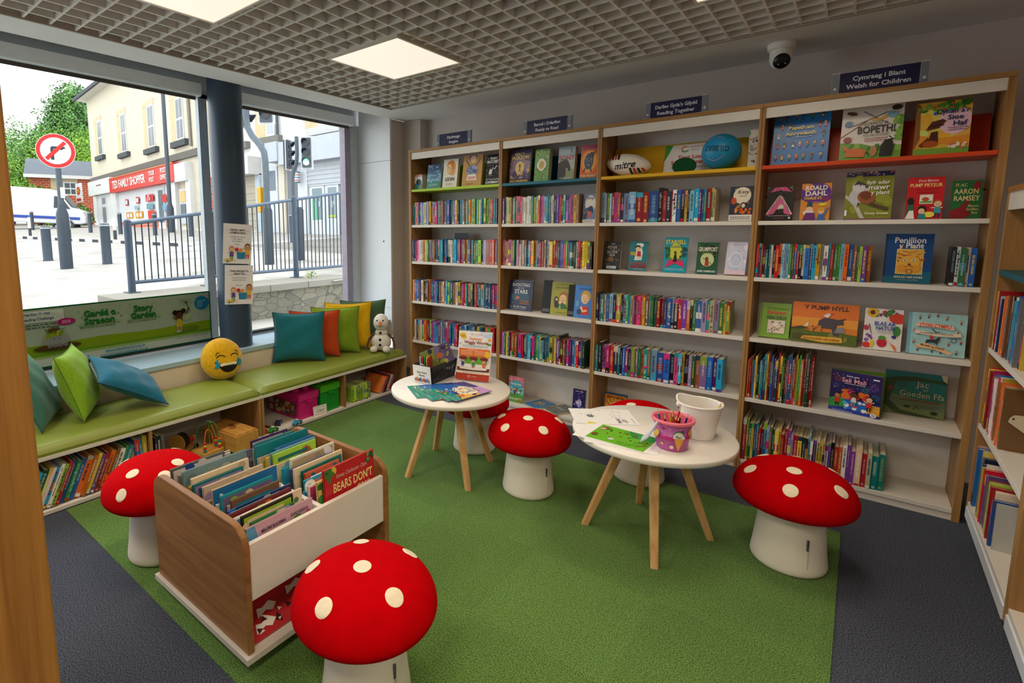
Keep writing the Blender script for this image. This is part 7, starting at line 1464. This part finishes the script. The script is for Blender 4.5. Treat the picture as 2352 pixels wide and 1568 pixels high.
mb = MB(); mb.box(4.1,-.06,1.1,4.85,0,3.8,'dfe6ec'); d_ = mb.build('house_door', M['satin'], T); mb = MB(); mb.quad((4.2,-.065,2.9),(4.75,-.065,2.9),(4.75,-.065,3.65),(4.2,-.065,3.65),'6a7684'); mb.build('pane', M['plastic'], d_)
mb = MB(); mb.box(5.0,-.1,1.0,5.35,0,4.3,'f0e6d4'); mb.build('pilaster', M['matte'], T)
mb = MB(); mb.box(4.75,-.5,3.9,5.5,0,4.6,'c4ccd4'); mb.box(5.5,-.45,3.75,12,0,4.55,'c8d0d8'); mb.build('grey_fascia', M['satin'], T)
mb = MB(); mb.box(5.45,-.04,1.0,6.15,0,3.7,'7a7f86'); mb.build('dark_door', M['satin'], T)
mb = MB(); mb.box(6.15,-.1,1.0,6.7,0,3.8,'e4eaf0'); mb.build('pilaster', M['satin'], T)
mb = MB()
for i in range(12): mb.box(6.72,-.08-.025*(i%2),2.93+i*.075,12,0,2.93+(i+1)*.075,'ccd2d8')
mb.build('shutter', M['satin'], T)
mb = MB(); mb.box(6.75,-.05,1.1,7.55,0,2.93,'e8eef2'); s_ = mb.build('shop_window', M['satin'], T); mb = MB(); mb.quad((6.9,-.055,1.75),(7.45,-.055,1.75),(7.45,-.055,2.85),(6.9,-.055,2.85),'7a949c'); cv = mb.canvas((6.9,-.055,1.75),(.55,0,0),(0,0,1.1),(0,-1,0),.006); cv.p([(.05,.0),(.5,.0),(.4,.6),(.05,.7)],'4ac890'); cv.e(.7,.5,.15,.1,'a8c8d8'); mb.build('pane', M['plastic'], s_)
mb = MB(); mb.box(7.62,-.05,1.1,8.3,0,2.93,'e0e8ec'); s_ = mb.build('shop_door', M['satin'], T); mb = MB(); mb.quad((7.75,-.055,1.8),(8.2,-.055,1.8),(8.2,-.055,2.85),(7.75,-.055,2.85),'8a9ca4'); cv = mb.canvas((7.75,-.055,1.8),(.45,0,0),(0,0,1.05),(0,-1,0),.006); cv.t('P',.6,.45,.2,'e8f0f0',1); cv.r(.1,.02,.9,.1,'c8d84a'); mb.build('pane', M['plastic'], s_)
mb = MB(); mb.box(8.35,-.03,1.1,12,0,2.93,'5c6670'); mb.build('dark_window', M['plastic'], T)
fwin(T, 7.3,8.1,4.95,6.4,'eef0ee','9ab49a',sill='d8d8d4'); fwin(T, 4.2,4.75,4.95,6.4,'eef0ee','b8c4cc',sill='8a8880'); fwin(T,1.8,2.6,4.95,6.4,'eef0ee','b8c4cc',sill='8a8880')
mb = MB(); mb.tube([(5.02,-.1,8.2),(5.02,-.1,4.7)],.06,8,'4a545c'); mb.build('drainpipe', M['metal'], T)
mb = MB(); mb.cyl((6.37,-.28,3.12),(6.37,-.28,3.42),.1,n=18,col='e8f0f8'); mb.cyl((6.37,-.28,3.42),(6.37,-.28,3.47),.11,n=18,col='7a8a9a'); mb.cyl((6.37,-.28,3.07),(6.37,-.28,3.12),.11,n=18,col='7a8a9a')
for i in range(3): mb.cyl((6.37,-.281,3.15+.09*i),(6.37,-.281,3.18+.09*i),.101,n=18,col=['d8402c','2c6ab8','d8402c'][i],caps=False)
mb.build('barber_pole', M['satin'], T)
# brick house, van
T = thing('brick_house','red brick house with slate roof behind the white van','house',(-41,10.0,0),(0,0,1.265))
mb = MB(); mb.box(-2.6,0,1,9,6,5.35,'c8562e'); mb.build('wall', M['brick'], T)
mb = MB(); mb.prism([(-.5,5.25),(3.0,6.75),(6.5,5.25)], -2.8, 9.3, '787e88', ax='x'); mb.build('roof', M['matte'], T)
mb = MB(); mb.box(-2.8,-.5,5.1,9.3,-.38,5.33,'f0f0ee'); mb.build('gutter', M['satin'], T)
fwin(T, -.55,.3,3.95,4.9,'f0f0ec','3a4a54',sill=None); fwin(T, 3.6,4.7,3.9,4.9,'f0f0ec','3a4a54',sill=None)
vx0, vy0 = -33.2, 5.4; va = R(60)
T = thing('van','white panel van with a blue stripe parked outside','van',(-31.9,5.4,GZ(-31.9,5.4)+.02),(0,.05,va))
mb = MB(); T.scale = (.74,.74,.74)
prv = [(-3.2,.45),(-3.25,1.3),(-3.1,2.75),(-2.6,2.95),(1.0,2.9),(1.7,2.55),(2.35,1.65),(3.1,1.35),(3.3,1.0),(3.3,.5),(2.9,.4),(-3.0,.4)]
mb.prism(prv, -1.0, 1.0, 'f4f6f8'); b_ = mb.build('body', M['satin'], T, bevel=.08)
mb = MB(); mb.box(-3.1,-1.03,.72,2.9,-1.0,.92,'2c50b8'); mb.build('stripe', M['satin'], T)
mb = MB(); mb.add([(1.25,-1.03,1.55),(2.3,-1.03,1.5),(1.75,-1.03,2.35),(1.3,-1.03,2.4)],[(0,1,2,3)],'2c3840'); mb.build('side_window', M['plastic'], T)
mb = MB(); mb.add([(2.42,-.85,1.66),(2.42,.85,1.66),(1.80,.8,2.50),(1.80,-.8,2.50)],[(0,1,2,3)],'3c4a54'); mb.build('windscreen', M['plastic'], T)
for x in (-2.1,2.15):
    for s in (-1,1):
        mb = MB(); mb.cyl((x,s*.82,.34),(x,s*1.04,.34),.36,n=22,col='22262a'); mb.cyl((x,s*1.04,.34),(x,s*1.05,.34),.2,n=18,col='a0a4a8'); mb.build('wheel', M['plastic'], T)
for s in (-1,1):
    mb = MB(); mb.box(-3.28,s*.95-.04,1.0,-3.2,s*.95+.04,1.5,'d83a34'); mb.build('tail_light', M['plastic'], T)
# trees and bushes
LF = [leafy('leaf_dark','24501c','5c8c38'), leafy('leaf_light','4c7c14','86ac2c'), leafy('leaf_mid','406c24','74a044')]
def tree(label, x, y, z0, blobs, m, n, ls, trunk=None, seed=1, name='tree', grp='trees and bushes beyond the road'):
    T = thing(name, label, 'tree' if name == 'tree' else 'bush', (x,y,z0), group=grp); g = random.Random(seed)
    mb = MB(); vs, fs = [], []
    tot = sum(b[3]**2 for b in blobs)
    for bx_, by_, bz_, br in blobs:
        for i in range(int(n*br*br/tot)):
            d = Vector((g.gauss(0,1),g.gauss(0,1),g.gauss(0,1))).normalized(); p = Vector((bx_,by_,bz_))+d*br*g.uniform(.62,1.06)*(1+.12*sin(5*d.x+3*d.z)+.1*sin(9*d.y+4*d.z+seed))
            s = ls*g.uniform(.6,1.3); q = (d+Vector((g.uniform(-.8,.8),g.uniform(-.8,.8),g.uniform(-.3,.9)))).normalized(); a = q.orthogonal().normalized(); a = Matrix.Rotation(g.uniform(0,6),3,q) @ a; b = q.cross(a); k = len(vs)
            vs += [tuple(p-a*s), tuple(p+b*s*.6), tuple(p+a*s), tuple(p-b*s*.6)]; fs.append((k,k+1,k+2,k+3))
    mb.add(vs, fs, 'g'); 
    mb.build('foliage', m, T)
    mb = MB(); r = trunk or .15; mb.lathe([(r*1.3,0),(r,.8),(r*.6,blobs[0][2])],10,'5a4a3a'); mb.build('trunk', M['matte'], T)
    return T
tree('tall spreading tree rising behind the cream shop', -62,16.2,1.9,[(0,0,7.0,3.6),(.3,.5,10.2,3.0),(.4,.7,13.4,1.7),(-2.6,-1.6,6.6,2.6),(2.6,1.8,6.6,2.8),(-1.5,-.6,9.0,2.0),(1.9,1.2,9.0,2.2),(.2,.4,12.0,2.0)],LF[0],34000,.14,.5,3)
tree('bright lime bush beside the cream shop wall', -52.5,13.6,1.8,[(0,0,5.6,3.0),(1.6,1.2,6.0,2.4),(-1.5,-1.2,6.0,2.2),(0,0,2.6,2.6)],LF[1],20000,.11,.2,4,'bush')
tree('olive green bush below the tall tree', -55,10.6,1.9,[(0,0,6.2,3.0),(-1.5,-2.2,5.6,2.6),(1.2,1.4,5.4,2.4),(0,0,3,2.6)],LF[2],20000,.11,.2,5,'bush')
tree('pale green bush by the lamp post', -43.5,5.4,1.6,[(0,0,3.4,2.2),(-.8,-1.6,4.2,1.9),(.6,.8,2.2,1.8),(-.5,-2.4,2.2,1.8)],LF[1],18000,.09,.15,6,'bush')
tree('low green bush beside the pale bush, behind the van', -38.6,7.2,1.6,[(0,0,1.6,1.1),(-.5,-.8,2.2,1.0),(.3,.6,1.0,.9)],LF[1],8000,.08,.12,7,'bush')
tree('dark tree top at the far edge of the view', -66,8.0,2,[(0,0,8,3.4),(-2,-3,7,3.2)],LF[2],9000,.16,.3,8)
tree('flowering shrub behind the van bonnet', -35.4,8.55,1.5,[(0,0,.9,.7),(.7,.05,.7,.55)],LF[2],1500,.09,.06,9,'bush')
T = thing('weed','small green weed sprouting on top of the low wall outside','plant',(-2.72,1.05,.752)); mb = MB(); g = random.Random(2); vs, fs = [], []
for i in range(46):
    p = Vector((g.uniform(-.05,.05),g.uniform(-.07,.07),g.uniform(.01,.11))); a = Vector((g.gauss(0,1),g.gauss(0,1),g.gauss(0,.6))).normalized()*.016; b = Vector((g.gauss(0,1),g.gauss(0,1),g.gauss(0,1))).normalized()*.01; k = len(vs); vs += [tuple(p-a),tuple(p+b),tuple(p+a),tuple(p-b)]; fs.append((k,k+1,k+2,k+3))
mb.add(vs, fs, 'g'); mb.build('foliage', LF[1], T); mb = MB(); mb.tube([(0,0,0),(.01,.01,.05),(0,.02,.09)],.003,6,'5a7a2c'); mb.build('stem', M['matte'], T)

# ------------------------------------------------------------------ light and camera
w = bpy.data.worlds.new('overcast_sky'); bpy.context.scene.world = w; w.use_nodes = True; nt = w.node_tree; bg = nt.nodes['Background']
tc = nt.nodes.new('ShaderNodeTexCoord'); sp = nt.nodes.new('ShaderNodeSeparateXYZ'); nt.links.new(tc.outputs['Generated'], sp.inputs[0])
nz = nt.nodes.new('ShaderNodeTexNoise'); nz.inputs['Scale'].default_value = 2.; nt.links.new(tc.outputs['Generated'], nz.inputs['Vector'])
cr = nt.nodes.new('ShaderNodeValToRGB'); cr.color_ramp.elements[0].position = .3; cr.color_ramp.elements[0].color = (.80,.86,.92,1); cr.color_ramp.elements[1].position = .7; cr.color_ramp.elements[1].color = (1,1,1,1)
nt.links.new(nz.outputs['Fac'], cr.inputs['Fac']); nt.links.new(cr.outputs['Color'], bg.inputs['Color']); bg.inputs['Strength'].default_value = 3.5
def sun(e, rot, ang): 
    l = bpy.data.lights.new('sun','SUN'); l.energy = e; l.angle = ang; l.color = (1,.96,.9); o = bpy.data.objects.new('sun', l); C.objects.link(o); o.rotation_euler = rot
sun(.9, (R(42),0,R(150)), R(25))
for y0_, y1_ in ((-4.55,-1.42),(-1.35,.07)):
    l = bpy.data.lights.new('window_portal','AREA'); l.shape = 'RECTANGLE'; l.size = 1.88; l.size_y = y1_-y0_; l.cycles.is_portal = True
    o = bpy.data.objects.new('window_portal', l); C.objects.link(o); o.location = (-.985,(y0_+y1_)/2,1.49); o.rotation_euler = (0,-pi/2,0)
for i, (x, y, lab, vis) in enumerate(LP):
    l = bpy.data.lights.new('panel_lamp','AREA'); l.shape = 'RECTANGLE'; l.size = .54; l.size_y = .57; l.energy = 7.5 if i < 6 else 21; l.color = (1,.84,.64); l.spread = R(150)  # unseen rear lamps set stronger, added fill for the shelf fronts
    o = bpy.data.objects.new('panel_lamp', l); C.objects.link(o); o.location = (x+.29,y+.305,2.445)
F = 1204.434; cd = bpy.data.cameras.new('camera'); cd.sensor_width = 36; cd.lens = 36*F/2352; cd.shift_x = 225.934/2352; cd.shift_y = -107.081/2352; cd.clip_start = .05; cd.clip_end = 300
cam = bpy.data.objects.new('camera', cd); C.objects.link(cam)
rx, ux, fx = Vector((.7618771,.6476955,-.0058152)), Vector((-.07704403,.09953294,.99204708)), Vector((-.64312324,.75536993,-.12573294))
Mc = Matrix((rx,ux,-fx)).transposed().to_4x4(); Mc.translation = (3.00463,-3.50301,1.42548); cam.matrix_world = Mc
sc = bpy.context.scene; sc.camera = cam
sc.view_settings.view_transform = 'Standard'; sc.view_settings.look = 'None'; sc.view_settings.exposure = 0.; sc.view_settings.gamma = 1.
sc.cycles.use_denoising = True; sc.cycles.max_bounces = 7; sc.cycles.diffuse_bounces = 4; sc.cycles.glossy_bounces = 3; sc.cycles.transmission_bounces = 4; sc.cycles.transparent_max_bounces = 12; sc.cycles.caustics_reflective = False; sc.cycles.caustics_refractive = False
sc.cycles.sample_clamp_indirect = 4
